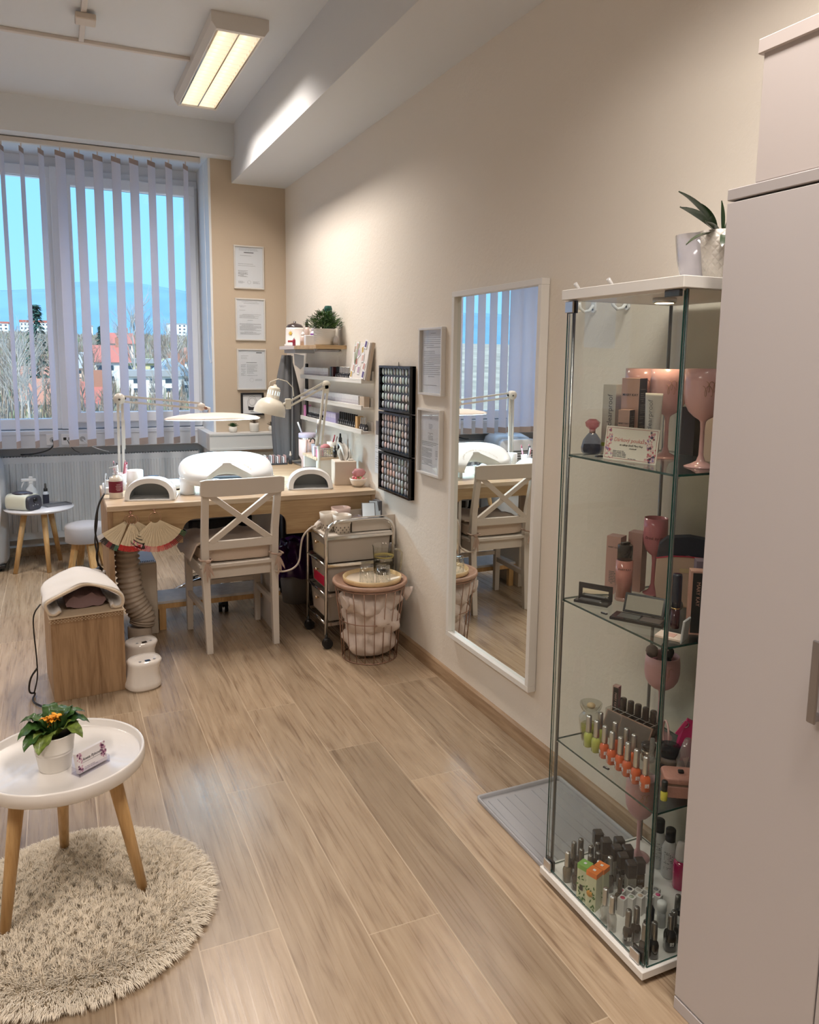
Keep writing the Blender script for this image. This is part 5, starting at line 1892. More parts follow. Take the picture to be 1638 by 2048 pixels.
pl = thing('plant_pot', 'bushy dark green plant in a ribbed white pot on the oak wall shelf', 'potted plant', (-.105, 4.46, 1.532))
b = MB()
pr = [(.001, 0), (.056, 0), (.058, .003)]
z = .006
while z < .092:
    pr += [(.060 + z * .06, z), (.0615 + z * .06, z + .0025), (.060 + z * .06, z + .005)]
    z += .0065
pr += [(.066, .096), (.062, .096), (.058, .085), (.001, .083)]
b.lathe(pr, n=36, cap1=True)
b.build('pot', mat('ribbed_white', (.72, .69, .64), .6), pl)
GR = mat('leaf_dark', (.035, .085, .025), .5, var=.4, bscale=40)
GR2 = mat('leaf_mid', (.07, .14, .035), .5, var=.4, bscale=40)
rr = random.Random(15)
for gi, gm in enumerate((GR, GR2)):
    b = MB()
    for i in range(400):
        a = rr.uniform(0, 2 * PI)
        el = rr.uniform(.15, 1.45)
        R_ = rr.uniform(.035, .112)
        c = Vector((math.cos(a) * math.cos(el) * R_ * .95, math.sin(a) * math.cos(el) * R_ * .95, .085 + math.sin(el) * R_ * 1.0))
        d = Vector((math.cos(a + rr.uniform(-.6, .6)), math.sin(a + rr.uniform(-.6, .6)), rr.uniform(.2, 1.2))).normalized() * rr.uniform(.024, .040)
        b.leaf(c, c + d, .0062, .002, 3, .2)
    b.build('foliage', gm, pl, recalc=False)
wx = thing('wax_heater', 'white wax heater with dark lid and yellow flower mark on the upper shelf', 'wax heater', (-.112, 5.065, 1.532))
b = MB()
b.lathe([(.001, 0), (.066, 0), (.070, .005), (.070, .012), (.062, .016), (.060, .11), (.057, .122), (.001, .122)], n=32)
b.build('body', mat('warm_white_gloss', (.78, .74, .72), .3, coat=.4), wx)
MB().lathe([(.056, .122), (.056, .128), (.045, .142), (.02, .150), (.008, .152), (.009, .162), (.001, .166)], n=28).build('lid', mat('brown_lid', (.05, .035, .035), .25, coat=.4), wx)
b = MB()
for k in range(8):
    a = 2 * PI * k / 8
    c = Vector((-.043, -.046, .085))
    u_ = Vector((.70, -.66, 0)).normalized()
    t_ = Vector((u_.x * math.cos(a), u_.y * math.cos(a), math.sin(a)))
    b.leaf(c, c + t_ * .017, .005, 0, 3, 0, side=Vector((-u_.x * math.sin(a), -u_.y * math.sin(a), math.cos(a))))
b.build('flower_mark', mat('yellow_mark', (.75, .52, .08), .5), wx, recalc=False)
b = MB()
b.box(-.02, .02, -.001, 0, .028, .038, M=Matrix.Rotation(0.0, 4, 'Z'))
b.build('label_print', mat('label_red', (.30, .02, .03), .5), wx, (-.042, -.0455, 0)).rotation_euler = (0, 0, math.radians(-43))
BT = [('white spray bottle with frosted cap', .155, .016, (.78, .74, .74), (.80, .78, .78)), ('tall bottle with black spray top', .165, .017, (.60, .48, .44), (.01, .01, .01)),
      ('white bottle with purple band', .125, .020, (.78, .72, .80), (.72, .68, .78)), ('small jar with clear body', .085, .018, (.70, .55, .50), (.8, .76, .76)), ('small dark red polish bottle', .060, .010, (.28, .02, .05), (.75, .7, .7))]
for i, ((lb, h, r, c, cc_), (x, y)) in enumerate(zip(BT, ((-.06, 4.92), (-.10, 4.83), (-.10, 4.69), (-.155, 4.735), (-.165, 4.90)))):
    t = thing('bottle', '%s on the upper shelves between wax heater and plant' % lb, 'bottle', (x, y, 1.532))
    MB().lathe([(.001, 0), (r, 0), (r, h * .62), (r * .6, h * .72)], n=18).build('bottle_body', mat('shelf_bottle_%d' % i, c, .3, coat=.3), t)
    MB().lathe([(r * .62, h * .71), (r * .62, h * .9), (r * .35, h * .93), (r * .3, h), (.001, h)], n=14).build('bottle_cap', mat('shelf_cap_%d' % i, cc_, .35), t)
    if i == 2:
        MB().lathe([(r * 1.01, h * .42), (r * 1.01, h * .60)], n=18, cap0=False, cap1=False).build('purple_band', mat('purple_band', (.26, .10, .42), .5), t)
tag(MB().box(-.028, .028, -.02, .02, 0, .062, .002).build('white_carton', CARD, None, (-.150, 4.62, 1.532)), 'white carton between the bottles and the ribbed plant pot', 'carton')
gv = thing('glass_vase', 'dark green crumpled bottle rising behind the bushy plant', 'bottle', (-.035, 4.60, 1.532))
MB().lathe([(.001, 0), (.026, 0), (.028, .12), (.024, .20), (.026, .225), (.02, .24), (.001, .242)], n=9, smooth=False).build('vase_body', mat('bottle_green', (.01, .07, .055), .3), gv)
tag(MB().lathe([(.001, 0), (.014, 0), (.016, .02), (.013, .045), (.001, .055)], n=16).build('tealight_stone', mat('grey_stone', (.36, .33, .31), .7), None, (-.06, 4.385, 1.532)), 'small grey egg shaped object at the near end of the oak shelf', 'ornament')

# hanging grey garment in the corner
gar = thing('grey_apron', 'grey fabric garment hanging in the room corner under the upper shelf', 'garment', (-.115, 5.22, 0))
b = MB()
rs = []
rr = random.Random(3)
for k in range(26):
    t_ = k / 25
    z = 1.475 - .715 * t_
    w = .030 + .055 * min(1, t_ * 2.2) + .018 * math.sin(t_ * 3)
    d = .020 + .018 * t_
    ring = []
    for i in range(44):
        a = 2 * PI * i / 44
        fold = 1 + .16 * math.sin(7 * a + 2 * t_) + .08 * math.sin(13 * a - t_ * 3)
        ring.append((-.012 + w * fold * math.cos(a) * .9, d * 2.2 * fold * math.sin(a), z))
    rs.append(ring)
b.rings(rs)
b.build('garment_body', mat('grey_denim', (.14, .14, .145), .95, bump=.6, bscale=160), gar)
MB().tube([(.0, -.095, 1.47), (-.0, -.10, 1.30), (-.01, -.105, .80)], .004, 6).build('seam_cord', mat('seam_pale', (.34, .34, .35), .9), gar)
b = MB()
b.box(.03, .045, -.22, -.19, 1.04, 1.42, .003)
tag(b.build('black_strap', BLACK, None, (-.085, 5.22, 0)), 'narrow black upright bar in the corner behind the ledges', 'bar')
wt = thing('white_cloth', 'white cloth corner hanging under the upper shelf next to the grey garment', 'cloth', (-.075, 5.10, 1.40))
b = MB()
b.prism([(-.035, .085), (.035, .075), (.03, .0), (.01, -.02), (-.03, .01)], -.003, .003, 'y')
b.build('cloth_sheet', mat('cloth_white', (.68, .68, .72), .9), wt)
st_ = thing('phone_stand', 'flat silver base of a stand on the corner desk below the grey garment', 'stand', (-.115, 5.16, .748))
MB().box(-.05, .045, -.085, .0, 0, .018, .006).build('stand_base', SILVER, st_)
MB().box(.0, .012, -.045, -.035, .018, .45, .002).build('stand_pole', DARK, st_)

# notice sheet between ledge and displays
ns = thing('notice_sheet', 'narrow printed sheet on the wall left of the black nail displays', 'paper', (0, 3.86, .97), RZ)
MB().box(-.045, .045, -.0015, -.0003, -.13, .10).build('paper', PAPER, ns)
MB().box(-.03, .035, -.0022, -.0016, .08, .155).build('grey_card', mat('card_grey', (.22, .21, .23), .6), ns)
b = MB()
doc_lines(b, -.035, .035, -.11, .02, 12, 77, None)
b.build('printed_text', INKG, ns, (0, -.0016, 0))
MB().box(-.006, .006, -.004, -.0023, .035, .075, .0, M=Matrix.Rotation(.35, 4, 'Y')).build('pink_marker', mat('hot_pink', (.85, .08, .30), .5), ns)

# mirror
mr = thing('wall_mirror', 'tall white framed mirror hanging on the cream wall beside the glass cabinet', 'mirror', (0, 2.627, .987), RZ)
w, h, f, t_ = .667, 1.499, .022, .036
b = MB()
b.box(-w / 2, w / 2, -t_, -.002, -h / 2, -h / 2 + f, .0012)
b.box(-w / 2, w / 2, -t_, -.002, h / 2 - f, h / 2, .0012)
b.box(-w / 2, -w / 2 + f, -t_, -.002, -h / 2 + f, h / 2 - f, .0012)
b.box(w / 2 - f, w / 2, -t_, -.002, -h / 2 + f, h / 2 - f, .0012)
b.build('frame', WHITE, mr)
MIR = mat('mirror_silver', (.86, .90, .88), .0, 1.0)
MB().box(-w / 2 + f, w / 2 - f, -.018, -.012, -h / 2 + f, h / 2 - f).build('mirror_glass', MIR, mr)

# wall hooks
for x, y, lab in ((0, 2.045, 'white double coat hook on the wall, farther one behind the glass cabinet'), (0, 1.885, 'white double coat hook on the wall, nearer one behind the glass cabinet')):
    t = thing('coat_hook', lab, 'coat hook', (0, y, 1.635), RZ)
    b = MB()
    b.prism(rounded_rect(.022, .055, .010), -.006, -.001, 'y')
    b.build('back_plate', WPLAST, t)
    b = MB()
    b.tube([(0, -.006, -.005), (0, -.020, -.022), (0, -.040, -.026), (0, -.055, -.016), (0, -.060, .002)], [.0055, .005, .005, .005, .006], 10)
    b.build('lower_prong', WPLAST, t)
    b = MB()
    b.tube([(0, -.006, .015), (0, -.030, .022), (0, -.060, .040), (0, -.078, .060)], [.006, .005, .005, .0065], 10)
    b.build('upper_prong', WPLAST, t)
    for zz in (-.018, .020):
        MB().lathe([(.001, 0), (.0035, 0), (.001, .0015)], c=(0, -.0065, zz), n=8, M=Matrix.Rotation(PI / 2, 3, 'X').to_4x4()).build('screw', DARK, t)
# ================================================================== trolley
tr = thing('storage_trolley', 'chrome tube trolley with three translucent drawers and castors by the wall', 'trolley', (-.205, 3.745, 0))
hx, hy = .182, .155
def post_frame(y):
    P = [(-hx, y, .075), (-hx, y, .50), (-hx, y, .575)]
    for k in range(1, 9):
        a = PI - PI / 2 * k / 8
        P.append((-hx + .085 + .085 * math.cos(a), y, .575 + .078 * math.sin(a)))
    for k in range(0, 9):
        a = PI / 2 - PI / 2 * k / 8
        P.append((hx - .07 + .07 * math.cos(a), y, .583 + .07 * math.sin(a)))
    P += [(hx, y, .50), (hx, y, .075)]
    return P
for y in (-hy, hy):
    MB().tube(post_frame(y), .0095, 12).build('tube_frame', CHROME, tr)
for z in (.568, .428, .275, .125):
    for x in (-hx, hx):
        MB().tube([(x, -hy, z), (x, hy, z)], .006, 8).build('cross_rail', CHROME, tr)
    for y in (-hy, hy):
        MB().box(-hx, hx, y - .006, y + .006, z - .008, z + .008, .001).build('side_rail', CHROME, tr)
MB().box(-hx + .006, hx - .006, -hy + .006, hy - .006, .568, .580, .001).build('top_shelf', mat('trolley_top', (.72, .66, .58), .4), tr)
DRW = glass('drawer_frosted', (.70, .66, .60), .7, .35, .72, (.60, .54, .47))
KN = mat('brass_knob', (.80, .60, .40), .2, 1.0)
for i, (z0, z1) in enumerate(((.437, .556), (.288, .418), (.135, .266))):
    b = MB()
    # tapered open bin
    t_ = .003
    def ring(z, ins):
        return [(-hx + .014 + ins, -hy + .012 + ins, z), (hx - .014 - ins, -hy + .012 + ins, z), (hx - .014 - ins, hy - .012 - ins, z), (-hx + .014 + ins, hy - .012 - ins, z)]
    b.rings([ring(z0, .010), ring(z1, 0), ring(z1, .004), ring(z0 + .004, .014)], True, True, smooth=False)
    dr = b.build('drawer', DRW, tr)
    MB().lathe([(.001, 0), (.004, 0), (.004, .008), (.009, .012), (.008, .019), (.001, .021)], c=(-hx + .014, .01, (z0 + z1) / 2 + .02), n=16, M=Matrix.Rotation(-PI / 2, 3, 'Y').to_4x4()).build('knob', KN, dr)
    cont = [mat('drawer_stuff_a', (.62, .52, .36), .7), mat('drawer_stuff_b', (.55, .50, .44), .7), mat('drawer_stuff_c', (.60, .50, .42), .7)]
    rr = random.Random(i)
    for k in range(3):
        x = -.12 + .11 * k
        o = tag(MB().box(-.045, .045, -.11, .11, 0, (z1 - z0) * rr.uniform(.45, .8), .008).build('stored_packet', cont[(i + k) % 3] if not (i == 1 and k == 0) else mat('red_packet', (.70, .02, .08), .5), None, (-.205 + x, 3.745, z0 + .0045)), 'packet stored in the %s drawer of the chrome trolley' % ['top', 'middle', 'bottom'][i] if not (i == 1 and k == 0) else 'bright red packet showing through the middle trolley drawer', 'packet', ('packets in the %s trolley drawer' % ['top', 'middle', 'bottom'][i]) if not (i == 1 and k == 0) else None)
for x in (-hx, hx):
    for y in (-hy, hy):
        b = MB()
        b.cyl((x + .006, y - .012, .026), (x + .006, y - .003, .026), .026, n=20)
        b.cyl((x + .006, y + .003, .026), (x + .006, y + .012, .026), .026, n=20)
        b.cyl((x, y, .03), (x, y, .078), .007)
        b.ell((x + .002, y, .044), .020, .014, .014, 12, 8)
        b.build('caster', BLACK, tr)
# on the trolley
LACE = mat('lace_plastic', (.70, .63, .54), .4)
def lace_pot(loc, label, h=.095, r=.045, m=LACE, rz=0):
    t = thing('lace_pot', label, 'pot', loc, rz, 'cut out pattern pots on the trolley')
    b = MB()
    b.lathe([(.001, 0), (r * .80, 0), (r * .86, h * .5), (r * .93, h * .56), (r, h), (r * .96, h), (r * .84, h * .55), (r * .76, .004), (.001, .004)], n=28, p=3.2, cap1=False)
    b.build('pot_body', m, t)
    b = MB()
    for i in range(12):
        a = 2 * PI * i / 12
        for k in range(3):
            z = h * (.10 + .13 * k)
            aa = a + (PI / 12) * (k % 2)
            ca, sa = math.cos(aa), math.sin(aa)
            kk = (abs(ca) ** 3.2 + abs(sa) ** 3.2) ** (-1 / 3.2)
            rr_ = r * .845 * kk + .0007
            c = Vector((ca * rr_, sa * rr_, z))
            s = Vector((-sa, ca, 0)) * .0045
            u_ = Vector((0, 0, .0058))
            b.quad(c - s, c - u_, c + s, c + u_)
    b.build('cut_outs', mat('lace_shadow', (.20, .17, .14), .8), t, recalc=False)
    return t
lace_pot((-.330, 3.715, .5805), 'cream lace pattern pot on the trolley, left one of two')
lace_pot((-.285, 3.640, .5805), 'cream lace pattern pot on the trolley, nearest one with oval print')
lace_pot((-.235, 3.800, .5805), 'pinkish lace pattern pot at the back of the trolley', .10, .048, mat('lace_pink', (.62, .47, .42), .4))
tb_ = thing('open_tray', 'cream open storage box on the trolley with palettes standing in it', 'box', (-.115, 3.725, .5805))
b = MB()
w_, d_, h_ = .125, .10, .078
for (a, c, e, g_) in ((-w_, w_, -d_, -d_ + .003), (-w_, w_, d_ - .003, d_), (-w_, -w_ + .003, -d_, d_), (w_ - .003, w_, -d_, d_)):
    b.box(a, c, e, g_, 0, h_)
b.box(-w_, w_, -d_, d_, 0, .003)
b.build('box_body', mat('tray_cream', (.60, .53, .45), .5), tb_)
CASE = mat('black_case', (.03, .03, .034), .3)
for i, (x, y, rz, lx, lb, sc) in enumerate(((-.115, 3.70, .2, .45, 'leaning black framed palette with pale screen on the trolley, left of two', 1), (-.065, 3.74, .15, .35, 'leaning black framed palette with pale screen on the trolley, right of two', .9))):
    t = thing('palette_case', lb, 'palette', (x, y, .600), rz)
    t.rotation_euler = (0, lx, 1.1 + rz)
    MB().box(-.006, .006, -.036 * sc, .036 * sc, -.01, .115, .001).build('case_body', CASE, t)
    MB().box(-.0072, -.0061, -.032 * sc, .032 * sc, .02, .112).build('pale_panel', mat('pale_panel', (.55, .66, .75), .15, coat=.5), t)
t = thing('palette_case', 'dark grey case standing at the wall end of the trolley', 'palette', (-.035, 3.78, .5845), .1)
MB().box(-.010, .010, -.035, .035, 0, .125, .002).build('case_body', mat('case_grey', (.10, .10, .11), .4), t)
MB().box(-.0115, -.0102, -.02, .02, .07, .10).build('case_window', mat('case_window', (.35, .36, .38), .2), t)
sp = thing('flower_brush', 'lilac spiky brush lying in the cream box on the trolley', 'brush', (-.195, 3.66, .640))
b = MB()
for i in range(22):
    a = 2 * PI * i / 22
    b.tube([(0, 0, 0), (.020 * math.cos(a), .006 * math.sin(i), .020 * math.sin(a)), (.030 * math.cos(a), -.004, .022 * math.sin(a) + .004)], [.0012, .0016, .0012], 5)
b.ell((0, 0, 0), .010, .008, .010)
b.build('bristles', mat('lilac_brown', (.42, .35, .40), .35), sp)
MB().cyl((0, .0, -.005), (.0, .01, -.052), .006).build('brush_stem', mat('stem_dark', (.2, .15, .18), .5), sp)
dv = thing('nail_drill', 'white handheld device with cable lying on the front left of the trolley', 'device', (-.352, 3.80, .598), math.radians(50))
b = MB()
b.tube([(-.065, 0, 0), (-.04, 0, .003), (0, 0, .006), (.045, 0, .012), (.075, 0, .022)], [.007, .014, .0165, .0155, .011], 14)
b.build('device_body', mat('device_white', (.72, .66, .60), .35), dv)
MB().box(-.012, .010, -.006, .006, .0215, .0235, .001).build('button', GREYP, dv)
cable('device_cable', 'pale cable arching from the white device on the trolley down to the chair', [(-.395, 3.75, .602), (-.43, 3.72, .60), (-.47, 3.72, .56), (-.475, 3.74, .48), (-.48, 3.74, .42), (-.52, 3.74, .385), (-.58, 3.76, .375), (-.615, 3.80, .385)], .0048, mat('cable_beige', (.60, .52, .45), .5))

# purple bag bin and dark things under desk right
bn = thing('waste_bin', 'pale bin with a dark purple bag pulled over its rim under the desk', 'bin', (-.30, 4.42, 0))
b = MB()
b.lathe([(.001, 0), (.085, 0), (.11, .26), (.107, .26), (.082, .004), (.001, .004)], n=30, cap1=False)
b.build('bin_body', mat('bin_grey', (.42, .40, .38), .5), bn)
b = MB()
rr = random.Random(2)
rs = []
for z, r in ((.17, .118), (.20, .126), (.25, .122), (.28, .115), (.33, .10), (.38, .085), (.36, .06), (.28, .07)):
    rs.append([(r * (1 + .10 * math.sin(7 * a + z * 30) + .06 * math.sin(13 * a)) * math.cos(a), r * (1 + .10 * math.sin(6 * a + z * 20)) * math.sin(a), z + .008 * math.sin(5 * a)) for a in [2 * PI * i / 48 for i in range(48)]])
b.rings(rs, False, False)
b.build('bin_liner', mat('purple_film', (.09, .02, .16), .15, coat=.6), bn)
pg = thing('purple_bag', 'crumpled translucent purple plastic bag beside the bin under the desk', 'bag', (-.47, 4.30, .20))
b = MB()
rs = []
for z, r in ((-.04, .010), (-.02, .035), (.03, .05), (.09, .055), (.14, .048), (.17, .02)):
    rs.append([(r * (1 + .22 * math.sin(5 * a + z * 50) + .1 * math.sin(11 * a)) * math.cos(a) + z * .25, r * .8 * math.sin(a), z + .008 * math.sin(4 * a)) for a in [2 * PI * i / 40 for i in range(40)]])
b.rings(rs)
b.build('bag_film', MATS['purple_film'], pg)
dbx = thing('dark_cabinet', 'dark low drawer unit standing under the right half of the desk', 'cabinet', (-.20, 4.62, 0))
MB().box(-.15, .15, -.08, .08, 0, .50, .003).build('body', mat('cab_dark', (.05, .045, .05), .6), dbx)

# ================================================================== wire basket side table
WIREM = mat('rose_wire', (.36, .22, .16), .4, .6)
bs = thing('wire_basket_table', 'rose wire basket side table with round wooden lid next to the mirror', 'side table', (-.215, 3.43, 0))
b = MB()
rb, rt_, zt = .135, .172, .372
def circ(r, z, n=48):
    return [(r * math.cos(2 * PI * i / n), r * math.sin(2 * PI * i / n), z) for i in range(n)]
for r, z, w in ((rb, .004, .003), (.150, .20, .0024), (rt_, zt - .008, .003)):
    o = MB().tube(circ(r, z), w, 6, closed=True).build('wire_ring', WIREM, bs)
for i in range(20):
    a = 2 * PI * (i + .3) / 20
    c, s = math.cos(a), math.sin(a)
    MB().tube([(rb * c, rb * s, .004), (.150 * c, .150 * s, .20), (rt_ * c, rt_ * s, zt - .006)], .0021, 6).build('upright_wire', WIREM, bs)
b = MB()
for i in range(7):
    x = -rb + 2 * rb * (i + .5) / 7
    y = math.sqrt(rb * rb - x * x)
    b.tube([(x, -y, .004), (x, y, .004)], .0018, 5)
b.build('base_wires', WIREM, bs)
b = MB()
b.lathe([(.001, zt), (rt_ + .004, zt), (rt_ + .012, zt + .006), (rt_ + .010, zt + .020), (rt_ + .004, zt + .022), (rt_ - .006, zt + .016), (rt_ - .012, zt + .010), (.001, zt + .010)], n=56)
b.build('wooden_lid', mat('rosewood_lid', (.42, .26, .19), .4, var=.12, bscale=25), bs)
# towels inside
def towel_lump(loc, rx, ry, rz_, seed, label):
    rr = random.Random(seed)
    b = MB()
    rs = []
    m = 22
    nn = 44
    for j in range(m + 1):
        v = PI * j / m
        ring = []
        for i in range(nn):
            a = 2 * PI * i / nn
            q = 1 + .10 * math.sin(3 * a + 2.2 * v + seed) + .07 * math.sin(6 * a - 3 * v + seed * 2) + .045 * math.sin(11 * a + 5 * v) + .03 * math.sin(9 * v + 4 * a)
            s = max(.001, math.sin(v)) ** .8
            ring.append((rx * q * s * math.cos(a), ry * q * s * math.sin(a), -rz_ * math.cos(v) * (1 + .05 * math.sin(4 * a))))
        rs.append(ring)
    b.rings(rs)
    o = b.build('used_towel', TOWELP, None, loc)
    return tag(o, label, 'towel', 'cream towels in the wire basket')
TOWELP = mat('towel_pinkish', (.66, .55, .48), .95, bump=.9, bscale=420, sheen=.3)
towel_lump((-.215, 3.43, .098), .122, .122, .090, 1, 'crumpled cream towel at the bottom of the wire basket')
towel_lump((-.205, 3.42, .205), .134, .134, .092, 2, 'crumpled cream towel in the middle of the wire basket')
towel_lump((-.220, 3.435, .288), .148, .146, .078, 5, 'crumpled cream towel at the top of the wire basket under the lid')
for k, (x, y, z, rx_, rz_) in enumerate(((-.345, 3.36, .315, .3, .5), (-.06, 3.36, .33, -.5, .2))):
    b = MB()
    rs = []
    for j in range(9):
        t_ = j / 8
        rs.append([((.030 * (1 - t_) + .006) * math.cos(a) * (1 + .2 * math.sin(3 * a)), (.018 * (1 - t_) + .004) * math.sin(a), -.03 + .06 * t_) for a in [2 * PI * i / 16 for i in range(16)]])
    b.rings(rs)
    o = tag(b.build('towel_corner', TOWELP, None, (x, y, z)), ['towel corner poking out at the left of the wire basket', 'towel corner poking out toward the wall from the wire basket', 'rolled towel end low in the wire basket'][k], 'towel')
    o.rotation_euler = (rx_, 1.2 if k != 1 else -1.0, rz_)
# tray with glasses
tyz = zt + .022
ty = thing('round_tray', 'round pale wooden tray with rim on the basket lid', 'tray', (-.205, 3.425, zt + .0105))
b = MB()
b.lathe([(.001, 0), (.132, 0), (.142, .004), (.144, .024), (.139, .026), (.135, .010), (.001, .008)], n=56)
b.build('tray_body', wood('tray_wood', (.58, .40, .20), (.72, .55, .32), .4, 'x', 6), ty)
MB().lathe([(.001, .0085), (.128, .0085), (.128, .010), (.001, .0102)], n=48).build('tray_liner', mat('liner_cream', (.68, .58, .46), .8), ty)
CUT = glass('cut_glass', (.985, .985, .97), 2.6, .05)
def tumbler_glass(loc, label, h=.088, r=.033):
    t = thing('drinking_glass', label, 'glass', loc, 0, 'upturned cut glass tumblers on the tray')
    b = MB()
    pr = [(r, 0), (r * 1.03, .004), (r * 1.04, h * .68), (r * 1.0, h * .78), (r * 1.0, h), (r * .93, h + .001), (.001, h + .001)]
    b.lathe(pr, n=30, cap0=False)
    b.lathe([(r * .95, 0), (r * .96, h * .9), (.001, h * .9)], n=30, cap0=False)
    b.build('glass_body', CUT, t)
    b = MB()
    for i in range(10):
        for k in range(2):
            a = 2 * PI * (i + .5 * k) / 10
            z = .016 + .026 * k
            c = Vector((r * 1.045 * math.cos(a), r * 1.045 * math.sin(a), z))
            s = Vector((-math.sin(a), math.cos(a), 0))
            for q in range(4):
                an = PI * q / 4
                d = s * math.cos(an) * .0105 + Vector((0, 0, math.sin(an) * .013))
                b.tube([c - d, c + d], .0006, 3, cap=False)
    b.build('star_cuts', mat('cut_line', (.85, .82, .70), .1, .2), t)
    return t
tumbler_glass((-.262, 3.352, zt + .0208), 'cut glass tumbler upside down on the tray, left one')
tumbler_glass((-.192, 3.318, zt + .0208), 'cut glass tumbler upside down on the tray, right one')
tag(MB().box(-.035, .055, -.012, .012, 0, .004, .001).build('folded_napkin', mat('napkin', (.80, .76, .68), .9), None, (-.115, 3.37, zt + .0208)), 'small white folded napkin lying on the round tray', 'napkin').rotation_euler = (0, 0, .35)
jg = thing('water_jug', 'clear glass jug with handle half full of water on the basket table', 'jug', (-.115, 3.495, zt + .0208))
b = MB()
jr = .050
b.lathe([(jr * .92, 0), (jr, .006), (jr * 1.05, .09), (jr * 1.12, .135), (jr * 1.18, .142)], n=36, cap0=True, cap1=False)
b.lathe([(jr * .86, .008), (jr * .97, .012), (jr * 1.02, .09), (jr * 1.08, .135), (jr * 1.18, .142)], n=36, cap0=False, cap1=False)
b.build('jug_body', glass('jug_glass', (.98, .98, .965), 2.6), jg)
b = MB()
b.lathe([(.001, .0125), (jr * .95, .0125), (jr * .995, .085), (.001, .086)], n=36)
b.build('water', glass('water', (.96, .95, .89), 1.2), jg)
b = MB()
b.lathe([(jr * .97, .082), (jr * 1.0, .086), (jr * 1.0, .090)], n=36, cap0=False, cap1=False)
b.build('water_line', mat('amber_line', (.50, .42, .16), .3), jg)
b = MB()
b.tube([(.050, -.012, .118), (.075, -.02, .118), (.088, -.024, .10), (.086, -.024, .06), (.082, -.022, .008)], .0055, 10)
b.build('handle', glass('handle_glass', (.80, .79, .72), 2.0, 0, .25, (.7, .66, .55)), jg)

# ================================================================== left side: round table, toaster-like steriliser, AC, stool
t1 = thing('round_side_table', 'round white side table with three wooden legs in front of the radiator', 'side table', (-1.715, 5.80, 0))
tz = .425
MB().lathe([(.001, tz - .018), (.20, tz - .018), (.218, tz - .006), (.220, tz), (.001, tz)], n=56, M=None).build('table_top', mat('table_lilac_white', (.70, .71, .76), .3, coat=.3), t1)
for a, L_ in ((math.radians(-75), .17), (math.radians(215), .20), (math.radians(55), .20)):
    d = Vector((math.cos(a), math.sin(a), 0))
    MB().tube([d * .11 + Vector((0, 0, tz - .018)), d * L_ + Vector((0, 0, 0.001))], [.020, .0145], 14).build('leg', BIRCH, t1)
sx = thing('steriliser', 'cream and black rounded countertop device on the white side table', 'steriliser', (-1.80, 5.74, tz), math.radians(-38))
b = MB()
rs = []
for x, k in ((-.10, .90), (-.095, .97), (-.05, 1.0), (.045, .99), (.062, .96)):
    rs.append([(x, .072 * k * math.copysign(abs(math.cos(a)) ** .5, math.cos(a)), .055 * k + .055 * k * math.copysign(abs(math.sin(a)) ** .6, math.sin(a)) * (1.0 if math.sin(a) > 0 else 1.0)) for a in [2 * PI * i / 36 for i in range(36)]])
b.rings(rs)
b.build('casing', mat('cream_casing', (.66, .68, .58), .35, coat=.3), sx)
b = MB()
rs = []
for x, k in ((.060, .93), (.075, .92), (.084, .84)):
    rs.append([(x, .072 * k * math.copysign(abs(math.cos(a)) ** .5, math.cos(a)), .052 * k + .003 + .052 * k * math.copysign(abs(math.sin(a)) ** .6, math.sin(a))) for a in [2 * PI * i / 36 for i in range(36)]])
b.rings(rs)
fp = b.build('front_panel', mat('charcoal_panel', (.045, .045, .06), .35), sx)
MB().lathe([(.001, 0), (.020, 0), (.018, .006), (.010, .010), (.001, .010)], c=(.083, 0, .068), n=20, M=Matrix.Rotation(PI / 2, 3, 'Y').to_4x4()).build('dial', BLACKG, fp)
for k in range(3):
    MB().lathe([(.001, 0), (.005, 0), (.004, .003), (.001, .003)], c=(.083, -.022 + .022 * k, .034 + .004 * (k == 1)), n=12, M=Matrix.Rotation(PI / 2, 3, 'Y').to_4x4()).build('button', GREYP, fp)
b = MB()
b.lathe([(.085, .098), (.080, .112), (.05, .122), (.001, .126)], n=30, sx=.9, sy=.62, c=(-.015, 0, 0))
b.build('lid', mat('charcoal_lid', (.05, .045, .06), .3), sx)
sy = thing('spray_bottle', 'white trigger spray bottle behind the cream device on the side table', 'spray bottle', (-1.762, 5.905, tz))
b = MB()
b.lathe([(.001, 0), (.036, 0), (.038, .004), (.038, .09), (.030, .115), (.016, .130), (.014, .150)], n=26, sx=1.0, sy=.7)
b.build('bottle_body', mat('spray_white', (.74, .77, .80), .4), sy)
MB().lathe([(.0384, .022), (.0384, .045)], n=26, cap0=False, cap1=False, sx=1, sy=.7).build('green_band', mat('grass_green', (.22, .42, .16), .5), sy)
b = MB()
b.box(-.060, .035, -.012, .012, .165, .185, .004)
b.box(-.014, .014, -.012, .012, .148, .167, .003)
b.box(-.012, .014, -.009, .009, .183, .200, .004)
b.prism([(-.048, .165), (-.062, .125), (-.056, .123), (-.040, .165)], -.006, .006, 'y')
b.build('trigger_head', WPLAST, sy)
dp = thing('dropper_bottle', 'slim bottle with black spray top beside the white spray bottle', 'bottle', (-1.672, 5.90, tz))
MB().lathe([(.001, 0), (.019, 0), (.020, .075), (.012, .092)], n=20).build('bottle_body', mat('blue_white', (.58, .63, .70), .35), dp)
MB().lathe([(.0202, .0), (.0204, .070)], n=20, cap0=False, cap1=False).build('dark_wrap', mat('dark_wrap', (.03, .03, .05), .5), dp)
MB().lathe([(.013, .091), (.013, .11), (.007, .115), (.006, .145), (.001, .147)], n=14).build('spray_top', BLACK, dp)
ft_ = thing('metal_tray', 'flat grey rectangular metal tray on the white side table', 'tray', (-1.605, 5.83, tz), math.radians(25))
b = MB()
b.box(-.085, .085, -.045, .045, 0, .003)
